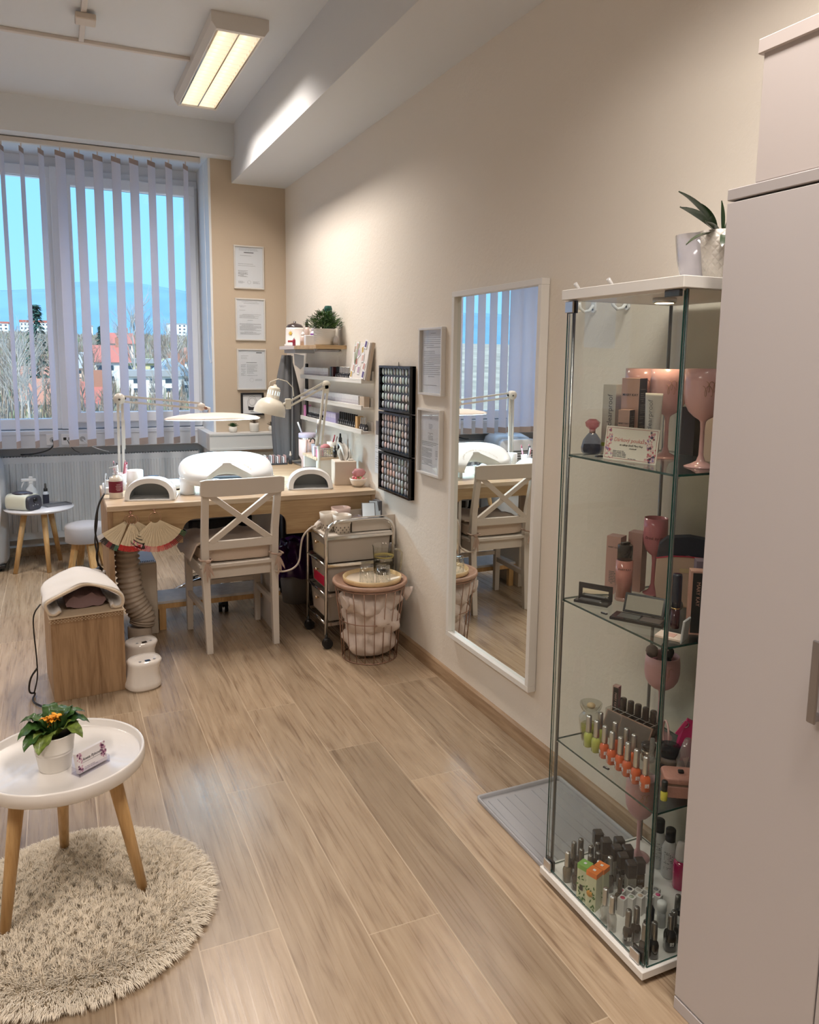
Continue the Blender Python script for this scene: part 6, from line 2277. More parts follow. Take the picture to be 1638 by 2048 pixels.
for q in ((-.085, .085, -.045, -.042), (-.085, .085, .042, .045), (-.085, -.082, -.045, .045), (.082, .085, -.045, .045)):
    b.box(*q, 0, .012)
b.build('tray_body', mat('tray_grey', (.30, .31, .34), .3, .7), ft_)

ac = thing('air_conditioner', 'portable white air conditioner at the left edge in front of the radiator', 'air conditioner', (-2.13, 5.90, 0))
b = MB()
prof = []
for z, k, t_ in ((.045, .92, 0), (.07, .98, 0), (.30, 1.0, 0), (.60, .99, 0), (.72, .94, .01), (.78, .82, .03), (.81, .60, .05)):
    prof.append([(.215 * k * math.copysign(abs(math.cos(a)) ** .45, math.cos(a)), .02 + t_ + (.17 * k) * math.copysign(abs(math.sin(a)) ** .5, math.sin(a)), z) for a in [2 * PI * i / 48 for i in range(48)]])
b.rings(prof)
b.build('casing', mat('ac_grey', (.50, .52, .55), .35, coat=.2), ac)
b = MB()
rs = []
for z, w in ((.30, .155), (.32, .175), (.45, .188), (.70, .186), (.755, .170), (.775, .140)):
    rs.append([(-w, -.150, z), (-w * .6, -.163, z), (0, -.167, z), (w * .6, -.163, z), (w, -.150, z), (w, -.10, z), (-w, -.10, z)])
b.rings(rs)
fpn = b.build('front_panel', mat('ac_white', (.70, .72, .77), .3, coat=.3), ac)
for k in range(6):
    z = .56 + k * .022
    MB().box(-.15, .168, -.172, -.160, z, z + .008, .001).build('air_louvre', DARK, fpn)
for x in (-.15, .15):
    for y in (-.1, .12):
        MB().cyl((x - .015, y, .023), (x + .015, y, .023), .022, n=16).build('caster', BLACK, ac)
MB().box(-.19, .19, -.135, .16, .022, .046, .004).build('base_frame', BLACK, ac)

stl = thing('round_stool', 'small round upholstered grey stool with splayed wooden legs left of the desk', 'stool', (-1.435, 5.66, 0))
b = MB()
b.lathe([(.001, .195), (.122, .195), (.130, .200), (.131, .295), (.126, .312), (.09, .322), (.001, .326)], n=44)
b.build('upholstered_seat', mat('stool_grey', (.42, .41, .44), .9, bump=.5, bscale=300, sheen=.4), stl)
for a in (-150, -70, 20, 110):
    a = math.radians(a)
    d = Vector((math.cos(a), math.sin(a), 0))
    p = Vector((-d.y, d.x, 0))
    b = MB()
    r = []
    for c, w, q in ((d * .075 + Vector((0, 0, .195)), .023, .014), (d * .12 + Vector((0, 0, .0)), .019, .012)):
        r.append([c - p * w - d * q, c + p * w - d * q, c + p * w + d * q, c - p * w + d * q])
    b.rings(r, smooth=False)
    b.build('leg', BIRCH, stl)

# succulents on the ledge
def succulent(x, y, label, pr, n, L, col, kind):
    t = thing('succulent_pot', label, 'potted plant', (x, y, .9185), 0, 'small potted succulents on the white ledge')
    MB().lathe(pr, n=26).build('pot', mat('matt_pot', (.70, .66, .60), .7), t)
    b = MB()
    rr = random.Random(int(abs(x) * 1000))
    ztop = pr[-2][1]
    for i in range(n):
        a = 2.4 * i
        el = .25 + 1.2 * i / n
        d = Vector((math.cos(a) * math.cos(el), math.sin(a) * math.cos(el), math.sin(el)))
        b.leaf((0, 0, ztop - .003), Vector((0, 0, ztop - .003)) + d * L * (1.1 - .35 * i / n), L * .34 if kind else L * .20, 0, 4, .3)
    b.build('leaves', mat('succ_' + label[:5], col, .5), t, recalc=False)
rp_ = [(.001, 0), (.020, 0), (.029, .012), (.031, .026), (.026, .042), (.023, .042), (.001, .040)]
tall = [(.001, 0), (.025, 0), (.032, .008), (.035, .05), (.033, .066), (.030, .066), (.001, .062)]
succulent(-.420, 5.617, 'green rosette succulent in a round cream pot, leftmost on the ledge', rp_, 26, .040, (.03, .10, .03), 1)
succulent(-.265, 5.617, 'brownish succulent in the taller cream pot in the middle of the ledge', tall, 16, .036, (.10, .07, .05), 0)
succulent(-.128, 5.617, 'dark spiky succulent in a round cream pot, rightmost on the ledge', rp_, 22, .046, (.025, .03, .025), 0)

# ================================================================== foreground table, rug and plant
CX, CY, TZ, TR_ = -1.60, 2.09, .43, .202
t2 = thing('tray_table', 'round white tray table with wooden legs standing on the shaggy rug', 'side table', (CX, CY, 0))
b = MB()
b.lathe([(.001, TZ - .038), (TR_ - .006, TZ - .038), (TR_, TZ - .032), (TR_, TZ - .003), (TR_ - .002, TZ), (TR_ - .006, TZ), (TR_ - .008, TZ - .003), (TR_ - .010, TZ - .017), (TR_ - .014, TZ - .020), (.001, TZ - .020)], n=90)
b.build('tray_top', mat('tray_white', (.78, .74, .70), .28, coat=.35), t2)
for (x, y) in ((.182, -.042), (-.012, .243), (-.153, -.076)):
    d = Vector((x, y, 0)).normalized()
    MB().tube([d * .115 + Vector((0, 0, TZ - .038)), Vector((x, y, .012))], [.0195, .0125], 18).build('leg', BIRCH, t2)
zt2 = TZ - .0199
fp_ = thing('flower_pot', 'orange flowering primrose in a white banded pot on the tray table', 'potted plant', (-1.618, 2.062, zt2))
b = MB()
b.lathe([(.001, 0), (.037, 0), (.0385, .003), (.0444, .044), (.0454, .045), (.0448, .046), (.0453, .051), (.0463, .052), (.0457, .053), (.0515, .094), (.0525, .096), (.0495, .096), (.046, .084), (.001, .082)], n=48)
b.build('pot', mat('pot_white', (.80, .76, .70), .4, coat=.2), fp_)
MB().lathe([(.001, .083), (.046, .083), (.046, .084)], n=24).build('soil', mat('soil', (.04, .025, .015), 1), fp_)
def crinkled(name, cols):
    return mat(name, cols, .42, bump=1.0, bscale=90, var=.45, coat=.2)
PG = crinkled('primrose_leaf', (.045, .11, .022))
def prim_leaf(base, tip, w, yellow=False):
    b = MB()
    base, tip = Vector(base), Vector(tip)
    d = tip - base
    s = d.cross(Vector((0, 0, 1))).normalized()
    n_ = s.cross(d).normalized()
    nu, nv = 12, 6
    G = []
    for i in range(nu + 1):
        t_ = i / nu
        ww = w * (.22 + .78 * math.sin(PI * min(1, t_ * .9 + .05)) ** .8) * (1 if t_ < .98 else .75)
        row = []
        for j in range(nv + 1):
            v = -1 + 2 * j / nv
            p = base + d * t_ + s * ww * .5 * v * (1 + .06 * math.sin(9 * t_ + j))
            p = p + n_ * (.004 * math.sin(t_ * 22) * abs(v) + .010 * abs(v) - .004) + Vector((0, 0, .022 * math.sin(PI * t_) - .02 * t_ * t_))
            row.append(p)
        G.append(row)
    top = [[b.bm.verts.new(p) for p in r] for r in G]
    bot = [[b.bm.verts.new(p - n_ * .0012) for p in r] for r in G]
    for V_, fl in ((top, 0), (bot, 1)):
        for i in range(nu):
            for j in range(nv):
                q = [V_[i][j], V_[i][j + 1], V_[i + 1][j + 1], V_[i + 1][j]]
                f = b.bm.faces.new(q if fl else q[::-1])
                f.smooth = True
    return b
LV = [((-.080, -.015, .118), .056), ((-.055, .055, .130), .052), ((-.034, -.064, .094), .054), ((.085, .015, .120), .056), ((.066, -.038, .108), .050), ((.04, .070, .145), .048), ((-.01, .06, .165), .040), ((.055, .055, .10), .045), ((-.066, -.046, .100), .052), ((.02, .03, .155), .040), ((-.075, .02, .145), .030), ((.075, .04, .14), .040)]
for i, (tip, w) in enumerate(LV):
    m = PG if i not in (2, 4) else crinkled('primrose_leaf_pale', (.15, .21, .035))
    prim_leaf((tip[0] * .08, tip[1] * .08, .086), tip, w).build('leaf', m, fp_, recalc=False)
PET = mat('petal_orange', (.85, .36, .02), .6, var=.25, bscale=60)
rr = random.Random(21)
for i in range(11):
    a = rr.uniform(0, 2 * PI)
    r1 = rr.uniform(0, .026)
    c = Vector((r1 * math.cos(a) - .004, r1 * math.sin(a) * .8, .112 + rr.uniform(0, .030)))
    b = MB()
    b.tube([(0, 0, .086), c], .0012, 5)
    b.build('flower_stem', GR2, fp_)
    b = MB()
    for k in range(6):
        q = a + 2 * PI * k / 6
        d = Vector((math.cos(q), math.sin(q), rr.uniform(-.5, .7))).normalized() * rr.uniform(.009, .017)
        b.leaf(c, c + d, .009, 0, 4, .3)
    b.build('flower', PET, fp_, recalc=False)
# card holder
cdh = thing('card_holder', 'clear acrylic holder with flower printed business cards on the tray table', 'card holder', (-1.535, 2.021, zt2), math.radians(37))
ACL = glass('acrylic_clear', (.93, .92, .95), 2.0, 0)
b = MB()
b.box(-.046, .046, -.016, .016, 0, .0035, .0005)
b.box(-.046, .046, -.016, -.0145, 0, .018)
b.box(-.046, .046, .011, .0125, .003, .048)
b.box(-.046, -.0445, -.016, .016, 0, .020)
b.box(.0445, .046, -.016, .016, 0, .020)
b.build('holder', ACL, cdh)
cdg = thing('business_cards', 'stack of white cards with pink flower corners in the clear holder', 'cards', (-1.535, 2.021, zt2 + .0042), math.radians(37))
cdg.rotation_euler = (math.radians(-12), 0, math.radians(37))
MB().box(-.0425, .0425, -.0115, .0015, 0, .050, .0004).build('card_stack', mat('card_white', (.72, .68, .68), .6), cdg)
rr = random.Random(5)
b = MB()
b2 = MB()
for (xa, xb, za, zb, nn) in ((-.042, -.030, .002, .049, 34), (.027, .042, .012, .049, 40)):
    for i in range(nn):
        x, z = rr.uniform(xa, xb), rr.uniform(za, zb)
        r = rr.uniform(.0012, .0030)
        bb_ = b if rr.random() < .68 else b2
        bb_.prism([(x + r * math.cos(a) * (1 + .4 * math.cos(5 * a)), z + r * math.sin(a) * (1 + .4 * math.cos(5 * a))) for a in [2 * PI * k / 10 for k in range(10)]], -.0121 - .0002 * (bb_ is b2), -.0114, 'y')
b.build('flower_print', mat('print_rose', (.52, .28, .38), .6), cdg)
b2.build('dark_flower_print', mat('print_plum', (.13, .03, .09), .6), cdg)
text('Aneta R\u00fdnov\u00e1', .0098, (-.001, -.0119, .030), FRONT, INK, cdg, shear=.35)
MB().box(-.030, .028, -.0120, -.0116, .0225, .0229).build('ruled_line', INK, cdg)
b = MB()
doc_lines(b, -.026, .024, .006, .010, 2, 4, None)
b.build('printed_text', mat('print_lilac', (.40, .36, .42), .7), cdg, (0, -.0116, 0))

# rug
rg = thing('shaggy_rug', 'round cream shaggy rug under the white tray table', 'rug', (-1.584, 2.05, 0))
MB().lathe([(.001, 0), (.333, 0), (.338, .004), (.333, .008), (.001, .008)], n=64).build('backing', mat('rug_backing', (.50, .40, .28), .95), rg)
rs_ = np.random.RandomState(3)
NB = 62000
rad = .338 * np.sqrt(rs_.rand(NB))
th = rs_.rand(NB) * 2 * np.pi
bx, by = rad * np.cos(th), rad * np.sin(th)
out = (rad / .338) ** 5
ang = rs_.rand(NB) * 2 * np.pi
# clumped lean directions
cl = np.sin(bx * 120 + 1.3 * np.sin(by * 91)) + np.cos(by * 130 + np.sin(bx * 77))
ang = cl * 2.2 + rs_.randn(NB) * .7
ln = .024 + .012 * rs_.rand(NB)
lx = np.cos(ang) * .5 + out * np.cos(th) * 1.5
ly = np.sin(ang) * .5 + out * np.sin(th) * 1.5
nl = np.sqrt(lx ** 2 + ly ** 2 + 1)
lx, ly = lx / nl, ly / nl
lz = 1.0 / nl
sx_, sy_ = -ly, lx
sn = np.sqrt(sx_ ** 2 + sy_ ** 2) + 1e-6
hw = .0009
sx_, sy_ = sx_ / sn * hw, sy_ / sn * hw
V = np.zeros((NB, 5, 3), dtype=np.float32)
b0 = np.stack([bx, by, np.full(NB, .006)], 1)
md = b0 + np.stack([lx * ln * .55, ly * ln * .55, lz * ln * .62], 1)
tpv = b0 + np.stack([lx * ln * 1.15, ly * ln * 1.15, np.maximum(.004, lz * ln * .9 - out * .012)], 1)
S = np.stack([sx_, sy_, np.zeros(NB)], 1)
V[:, 0] = b0 - S
V[:, 1] = b0 + S
V[:, 2] = md + S
V[:, 3] = md - S
V[:, 4] = tpv
V[:, :, 2] = np.maximum(V[:, :, 2], .0015)
idx = np.arange(NB)[:, None] * 5
quads = idx + np.array([[0, 1, 2, 3]])
tris = idx + np.array([[3, 2, 4]])
me = bpy.data.meshes.new('pile')
me.vertices.add(NB * 5)
me.vertices.foreach_set('co', V.reshape(-1))
loops = np.concatenate([np.concatenate([quads, tris], 1).reshape(-1)])
me.loops.add(NB * 7)
me.loops.foreach_set('vertex_index', loops.astype(np.int32))
me.polygons.add(NB * 2)
ls = np.empty((NB, 2), dtype=np.int32)
ls[:, 0] = np.arange(NB) * 7
ls[:, 1] = np.arange(NB) * 7 + 4
me.polygons.foreach_set('loop_start', ls.reshape(-1))
me.polygons.foreach_set('loop_total', np.tile(np.array([4, 3], dtype=np.int32), NB))
me.update()
me.validate()
me.materials.append(mat('rug_pile', (.84, .75, .61), .9, var=.08, bscale=30, sheen=.3))
po = bpy.data.objects.new('pile', me)
COL.objects.link(po)
po.parent = rg
po['kind'] = 'stuff'

# grey boot tray by the wall
bt_ = thing('boot_tray', 'flat grey ribbed plastic tray on the floor between skirting and glass cabinet', 'tray', (-.192, 1.892, 0))
w_, d_ = .166, .202
GT = mat('tray_plastic', (.36, .36, .375), .4)
b = MB()
b.prism(rounded_rect(2 * w_, 2 * d_, .015), .001, .004, 'z')
b.build('tray_floor', GT, bt_)
b = MB()
outer = rounded_rect(2 * w_, 2 * d_, .015)
inner = rounded_rect(2 * w_ - .014, 2 * d_ - .014, .010)
b.rings([[(x, y, .001) for x, y in outer], [(x * 1.01, y * 1.01, .014) for x, y in outer], [(x * .995, y * .995, .016) for x, y in outer], [(x, y, .014) for x, y in inner], [(x * .99, y * .99, .0042) for x, y in inner]], False, False)
b.build('tray_rim', GT, bt_)
b = MB()
for i in range(9):
    x = -w_ + .030 + (2 * w_ - .060) * i / 8
    if i == 4:
        continue
    b.tube([(x, -d_ + .03, .0042), (x, d_ - .03, .0042)], .0016, 6)
b.build('tray_ribs', GT, bt_)
# ================================================================== glass display cabinet
XF, XB, Y0, Y1, ZT, ZB = -.3846, -.0186, 1.254, 1.680, 1.632, .0356
S1, S2, S3 = 1.213, .823, .423
gc = thing('display_cabinet', 'tall narrow glass display cabinet with white top and base by the wall', 'display cabinet', ((XF + XB) / 2, (Y0 + Y1) / 2, 0))
cx_, cy_ = gc.location.x, gc.location.y
def lb(b, x0, x1, y0, y1, z0, z1, bev=0.0):
    return b.box(x0 - cx_, x1 - cx_, y0 - cy_, y1 - cy_, z0, z1, bev)
lb(MB(), XF, XB, Y0, Y1, ZT - .025, ZT, .0012).build('top_panel', WHITE, gc)
lb(MB(), XF, XB, Y0, Y1, ZB - .020, ZB, .0012).build('base_panel', WHITE, gc)
lb(MB(), XF + .03, XB - .01, Y0 + .03, Y1 - .03, 0, ZB - .020).build('plinth', DARK, gc)
def pane(name, x0, x1, y0, y1, z0, z1, flat, ch=None):
    """clear sheet; the narrow faces carry the green edge"""
    b = MB()
    lb(b, x0, x1, y0, y1, z0, z1)
    for f in b.bm.faces:
        nrm = f.normal if f.normal.length > .5 else None
        f.normal_update()
        n_ = f.normal
        k = max(range(3), key=lambda i: abs(n_[i]))
        f.material_index = 0 if 'xyz'[k] == flat else 1
    return b.build(name, [GLASSC, EDGE], gc)
za, zb_ = ZB + .001, ZT - .026
pane('glass_door', XF + .012, XF + .016, Y0 + .010, Y1 - .010, za + .004, zb_ - .004, 'x')
pane('glass_side', XF + .020, XB - .012, Y0 + .008, Y0 + .012, za, zb_, 'y')
pane('glass_side', XF + .020, XB - .012, Y1 - .012, Y1 - .008, za, zb_, 'y')
pane('glass_back', XB - .010, XB - .006, Y0 + .010, Y1 - .010, za, zb_, 'x')
ROD = mat('rod_grey', (.22, .22, .22), .3, .8)
for x in (XF + .028, XB - .020):
    for y in (Y0 + .018, Y1 - .018):
        b = MB()
        b.cyl((x - cx_, y - cy_, za), (x - cx_, y - cy_, zb_), .0045, n=12)
        b.build('corner_rod', ROD, gc)
for z in (S1, S2, S3):
    pane('glass_shelf', XF + .026, XB - .016, Y0 + .016, Y1 - .016, z - .005, z, 'z')
    b = MB()
    for x in (XF + .030, XB - .022):
        for y in (Y0 + .020, Y1 - .020):
            lb(b, x - .005, x + .006, y - .005, y + .005, z - .009, z - .0055, .001)
    b.build('shelf_clip', SILVER, gc)
for (y, z) in ((Y1 - .022, ZT - .043), (Y1 - .022, ZB + .016), (Y0 + .040, ZB + .016)):
    b = MB()
    lb(b, XF + .006, XF + .0115, y - .018, y + .014, z - .014, z + .014, .001)
    h_ = b.build('hinge', SILVER, gc)
    b = MB()
    lb(b, XF + .0165, XF + .022, y - .019, y + .015, z - .015, z + .016)
    b.build('hinge_pad', BLACK, gc)
b = MB()
lb(b, XF + .018, XF + .028, Y0 + .03, Y0 + .075, ZT - .040, ZT - .0255, .001)
b.build('magnet_catch', mat('catch_dark', (.14, .13, .13), .3, .5), gc)
sl = MB()
sl.lathe([(.001, 0), (.026, 0), (.028, .003), (.028, .012), (.001, .012)], n=28, c=(-.02, .02, ZT - .0372))
sl.build('spot_housing', SILVER, gc)
MB().lathe([(.001, -.0006), (.022, -.0006), (.022, .0), (.001, .0)], n=24, c=(-.02, .02, ZT - .0372)).build('spot_lens', mat('spot_glow', (1, .8, .5), .4, emit=(1, .72, .38), estr=9), gc)
ld = bpy.data.lights.new('spot_light', 'SPOT')
ld.energy = 2.6
ld.spot_size = 1.9
ld.spot_blend = .9
ld.color = (1, .76, .48)
ld.shadow_soft_size = .02
so = bpy.data.objects.new('spot_light', ld)
COL.objects.link(so)
so.parent = gc
so.location = (-.02, .02, ZT - .040)

# ------------------------------------------------------------------ top: pots with orchid
vz = thing('glass_vase', 'clear tall vase standing behind the patterned white pot on the glass cabinet', 'vase', (-.262, 1.352, ZT))
MB().lathe([(.001, 0), (.030, 0), (.040, .05), (.046, .10), (.044, .10), (.037, .05), (.028, .004)], n=36, cap1=False).build('vase_body', glass('vase_clear', (.88, .87, .90), 1.8, .05, .38, (.75, .74, .78)), vz)
op = thing('orchid_pot', 'orchid leaves in a diamond patterned white pot on the glass cabinet', 'potted plant', (-.236, 1.305, ZT))
m, t, bsdf = _new('diamond_ceramic')
cc_ = t.nodes.new('ShaderNodeTexCoord')
mp = t.nodes.new('ShaderNodeMapping')
mp.inputs['Rotation'].default_value = (0, 0, 0)
w1 = t.nodes.new('ShaderNodeTexWave')
w2 = t.nodes.new('ShaderNodeTexWave')
uvn = []
for wv, sgn in ((w1, 1), (w2, -1)):
    pass
sep = t.nodes.new('ShaderNodeSeparateXYZ')
t.links.new(cc_.outputs['Object'], sep.inputs[0])
at = t.nodes.new('ShaderNodeMath'); at.operation = 'ARCTAN2'
t.links.new(sep.outputs[1], at.inputs[0]); t.links.new(sep.outputs[0], at.inputs[1])
sc1 = t.nodes.new('ShaderNodeMath'); sc1.operation = 'MULTIPLY'; sc1.inputs[1].default_value = 9
t.links.new(at.outputs[0], sc1.inputs[0])
sc2 = t.nodes.new('ShaderNodeMath'); sc2.operation = 'MULTIPLY'; sc2.inputs[1].default_value = 180
t.links.new(sep.outputs[2], sc2.inputs[0])
outs = []
for op_ in ('ADD', 'SUBTRACT'):
    a_ = t.nodes.new('ShaderNodeMath'); a_.operation = op_
    t.links.new(sc1.outputs[0], a_.inputs[0]); t.links.new(sc2.outputs[0], a_.inputs[1])
    s_ = t.nodes.new('ShaderNodeMath'); s_.operation = 'SINE'
    t.links.new(a_.outputs[0], s_.inputs[0])
    ab = t.nodes.new('ShaderNodeMath'); ab.operation = 'ABSOLUTE'
    t.links.new(s_.outputs[0], ab.inputs[0])
    outs.append(ab.outputs[0])
mn = t.nodes.new('ShaderNodeMath'); mn.operation = 'MINIMUM'
t.links.new(outs[0], mn.inputs[0]); t.links.new(outs[1], mn.inputs[1])
bpn = t.nodes.new('ShaderNodeBump'); bpn.inputs['Strength'].default_value = .5; bpn.inputs['Distance'].default_value = .003
t.links.new(mn.outputs[0], bpn.inputs['Height']); t.links.new(bpn.outputs[0], bsdf.inputs['Normal'])
bsdf.inputs['Base Color'].default_value = (.78, .74, .68, 1)
bsdf.inputs['Roughness'].default_value = .35
for wv in (w1, w2):
    t.nodes.remove(wv)
t.nodes.remove(mp)
MB().lathe([(.001, 0), (.034, 0), (.040, .02), (.050, .07), (.054, .102), (.050, .102), (.044, .07), (.001, .068)], n=56).build('pot', m, op)
OL = mat('orchid_leaf', (.025, .055, .018), .35, coat=.3)
for i, (p0, p1, w, dr) in enumerate((((-.01, 0, .10), (-.148, -.02, .205), .018, .035), ((-.012, .0, .10), (-.105, .02, .160), .034, .010), ((-.02, 0, .10), (-.085, -.01, .160), .026, .004),
                                     ((-.01, 0, .10), (-.10, -.05, .112), .016, .002), ((-.015, 0, .10), (-.148, -.05, .09), .012, .030), ((-.02, -.03, .10), (-.055, -.055, .072), .016, .012),
                                     ((.0, 0, .10), (-.008, .0, .168), .012, 0), ((.01, 0, .10), (.05, .0, .165), .022, 0), ((.01, .01, .10), (.10, .02, .13), .03, .02))):
    b = MB()
    b.leaf(p0, p1, w, dr, 10, .25, thick=.0016)
    b.build('leaf', OL, op, recalc=False)

# ------------------------------------------------------------------ goblets
GOLDP = mat('gold_print', (.45, .25, .14), .4)
def goblet(loc, label, h, rb, rim, m, name='goblet', bowl=.52, txt=None, grp=None, rz=-.55):
    t = thing(name, label, 'goblet', loc, rz, grp)
    hb = h * (1 - bowl)
    pr = [(.001, 0), (rb * .80, 0), (rb * .80, .002), (rb * .5, .007), (.010, .014), (.0055, .028), (.005, hb * .8), (.0065, hb - .004),
          (rb * .22, hb + .001), (rb * .48, hb + h * bowl * .07), (rb * .74, hb + h * bowl * .17), (rb * .92, hb + h * bowl * .32), (rb, hb + h * bowl * .52), (rb * .995, hb + h * bowl * .75), (rim, h), (rim * .965, h), (rb * .96, hb + h * bowl * .75), (rb * .96, hb + h * bowl * .5), (rb * .70, hb + h * bowl * .18), (.001, hb + .010)]
    MB().lathe(pr, n=48).build('goblet_body', m, t)
    if txt:
        b = MB()
        rr = random.Random(len(label))
        zc = hb + h * bowl * .62
        for k, (a0, a1, fr_) in enumerate(((-.35, .1, 1.6), (-.2, .35, 2.2))):
            pts = []
            for i in range(30):
                q = i / 29
                a = -PI / 2 + (a0 + (a1 - a0) * q) + .10 * math.sin(q * 2 * PI * fr_)
                z = zc + .012 * math.cos(q * 2 * PI * fr_) + .010 * (k - .5)
                pts.append(((rb + .0008) * math.cos(a), (rb + .0008) * math.sin(a), z))
            b.tube(pts, .0005, 4)
        b.build('script_print', GOLDP, t)
    return t
goblet((-.160, 1.618, S1), 'pale pink goblet on the top glass shelf, left and farthest of three', .224, .046, .045, PINK, txt=1)
goblet((-.166, 1.515, S1), 'pale pink goblet on the top glass shelf behind the tube', .224, .046, .045, PINK, txt=1)
goblet((-.211, 1.350, S1), 'pale pink goblet on the top glass shelf at the near right side', .227, .046, .045, PINK, txt=1)
fl_ = goblet((-.100, 1.605, S2), 'slim rose champagne flute on the second glass shelf', .212, .0325, .031, mat('rose_enamel', (.62, .20, .24), .25, coat=.5), 'champagne_flute', .50)
gt = goblet((-.090, 1.560, S3), 'mauve goblet holding make-up brushes on the third glass shelf', .236, .047, .0445, PINKM, txt=1, bowl=.42)
goblet((-.103, 1.600, ZB), 'mauve goblet standing at the back of the cabinet base', .250, .043, .040, PINKM, txt=1)
goblet((-.060, 1.355, S3), 'second mauve goblet half hidden at the right of the third shelf', .20, .04, .037, mat('mauve_red', (.45, .17, .20), .4))
# writing on the flute, wrapped round the bowl
tx = 'Drink by the sea'
b = MB()
o = text(tx, .0105, (0, 0, 0), (0, 0, 0), mat('flute_ink', (.10, .01, .015), .6), None, shear=.3)
for v in o.data.vertices:
    a = -PI / 2 + v.co.x / .0322
    zz = .160 + v.co.y
    R_ = .0331 + v.co.z
    v.co = (R_ * math.cos(a), R_ * math.sin(a), zz)
o.parent = fl_

def boxitem(name, loc, rz, w, d, h, m, label, cat='box', side=None, grp=None, bev=.0006):
    """w along local x (front width), d depth; front face looks to local -y"""
    t = thing(name, label, cat, loc, rz, grp)
    b = MB()
    b.box(-w / 2, w / 2, -d / 2, d / 2, 0, h)
    if side is not None:
        for f in b.bm.faces:
            f.normal_update()
            if abs(f.normal.x) > .5 and f.normal.x > 0:
                f.material_index = 1
        b.build('carton_body', [m, side], t)
    else:
        b.build('carton_body', m, t)
    return t
RW = -PI / 2       # front faces -x, items in the case are turned towards the room
CLW = mat('clearproof_white', (.66, .66, .62), .4)
LIME = mat('lime_stripe', (.42, .48, .06), .5)
A1 = RW + .45
t = boxitem('skincare_carton', (-.240, 1.640, S1), A1, .036, .036, .182, CLW, 'tall white carton with vertical writing, left of the beige carton')
text('clearproof', .0195, (.003, -.0186, .115), (PI / 2, -PI / 2, 0), INKG, t)
MB().lathe([(.009, 0), (.009, .0006), (.0075, .0006), (.0075, 0)], n=20, M=Matrix.Rotation(PI / 2, 3, 'X').to_4x4(), c=(.003, -.0181, .052), cap0=False, cap1=False).build('ring_logo', mat('logo_grey', (.4, .4, .4), .5), t)
MB().box(-.0181, .0181, -.0183, -.0180, .02, .03).build('lime_stripe', LIME, t)
t = boxitem('skincare_carton', (-.228, 1.570, S1), A1, .047, .047, .200, MKP, 'tallest beige carton with dark side panel on the top glass shelf', side=MKB)
text('MARY KAY', .0085, (0, -.0238, .158), FRONT, INK, t, bold=.0001)
b = MB()
doc_lines(b, -.016, .016, .03, .172, 30, 9, None)
b.build('printed_text', mat('print_faint', (.22, .20, .19), .7), t, (.0238, 0, 0)).rotation_euler = (0, 0, PI / 2)
t = boxitem('skincare_carton', (-.268, 1.548, S1), A1, .030, .030, .122, MKP, 'small beige carton with dark side, in front of the tallest carton', side=MKB)
text('MARY KAY', .0056, (0, -.0153, .088), FRONT, INK, t, bold=.0001)
b = MB()
doc_lines(b, -.010, .010, .02, .105, 18, 12, None)
b.build('printed_text', MATS['print_faint'], t, (.0152, 0, 0)).rotation_euler = (0, 0, PI / 2)
t = thing('skincare_tube', 'white squeeze tube with vertical writing right of the small carton', 'tube', (-.245, 1.478, S1), A1 - .15)
b = MB()
rs = []
for z, a, c in ((0, .013, .013), (.020, .014, .014), (.021, .018, .017), (.08, .020, .014), (.13, .0225, .007), (.158, .0240, .0022), (.166, .0240, .0018)):
    rs.append([(a * math.cos(q), c * math.sin(q), z) for q in [2 * PI * i / 36 for i in range(36)]])
b.rings(rs)
b.build('tube_body', mat('tube_white', (.72, .70, .66), .3, coat=.3), t)
text('clearproof', .018, (.001, -.0158, .112), (PI / 2 - .10, -PI / 2, 0), INKG, t)
b = MB()
b.box(-.008, .006, -.0185, -.0178, .045, .0465)
b.box(-.008, .006, -.0185, -.0178, .040, .0415)
b.build('printed_line', INKG, t)
t = thing('perfume_bottle', 'smoky glass perfume bottle with pink crystal cap at the left of the top shelf', 'perfume', (-.300, 1.640, S1), -.5)
b = MB()
pr = [(.001, 0), (.018, 0), (.026, .006), (.028, .018), (.023, .038), (.013, .052), (.009, .056), (.001, .057)]
b.lathe(pr, n=12, sy=.75, smooth=False)
b.build('bottle_body', glass('smoky_glass', (.52, .56, .66), 1.6, .03), t)
MB().lathe([(.001, .003), (.020, .004), (.0235, .012), (.022, .026), (.001, .026)], n=24, sy=.72).build('perfume_liquid', glass('smoky_liquid', (.30, .33, .42), .6), t)
MB().lathe([(.008, .056), (.008, .066)], n=16).build('collar', mat('collar_rose', (.60, .40, .42), .25, .6), t)
MB().lathe([(.009, .066), (.017, .073), (.0195, .084), (.010, .092), (.008, .089), (.001, .088)], n=8, smooth=False).build('crystal_cap', glass('rose_crystal', (.80, .45, .50), 2.2, .05, .25, (.6, .25, .3)), t)
# voucher
A2 = math.atan2(1.411 - 1.563, -.284 + .318)
t = thing('gift_voucher', 'flower bordered gift voucher card standing at the front of the top shelf', 'card', (-.306, 1.487, S1), A2)
MB().box(-.0778, .0778, -.0006, .0006, 0, .083, .0, M=Matrix.Rotation(-.12, 4, 'X')).build('card', mat('voucher_paper', (.74, .70, .62), .6), t)
M_ = Matrix.Rotation(-.12, 4, 'X')
b = MB()
for (x0, x1, z0, z1) in ((-.074, .074, .0035, .0045), (-.074, .074, .0785, .0795), (-.074, -.073, .0035, .0795), (.073, .074, .0035, .0795)):
    b.box(x0, x1, -.0009, -.0006, z0, z1, 0, M=M_)
b.build('border_line', mat('voucher_red', (.42, .14, .15), .6), t)
rr = random.Random(31)
cols = [mat('fl_pink', (.66, .36, .38), .6), mat('fl_red', (.52, .10, .14), .6), mat('fl_violet', (.30, .20, .42), .6), mat('fl_ink', (.05, .05, .09), .6)]
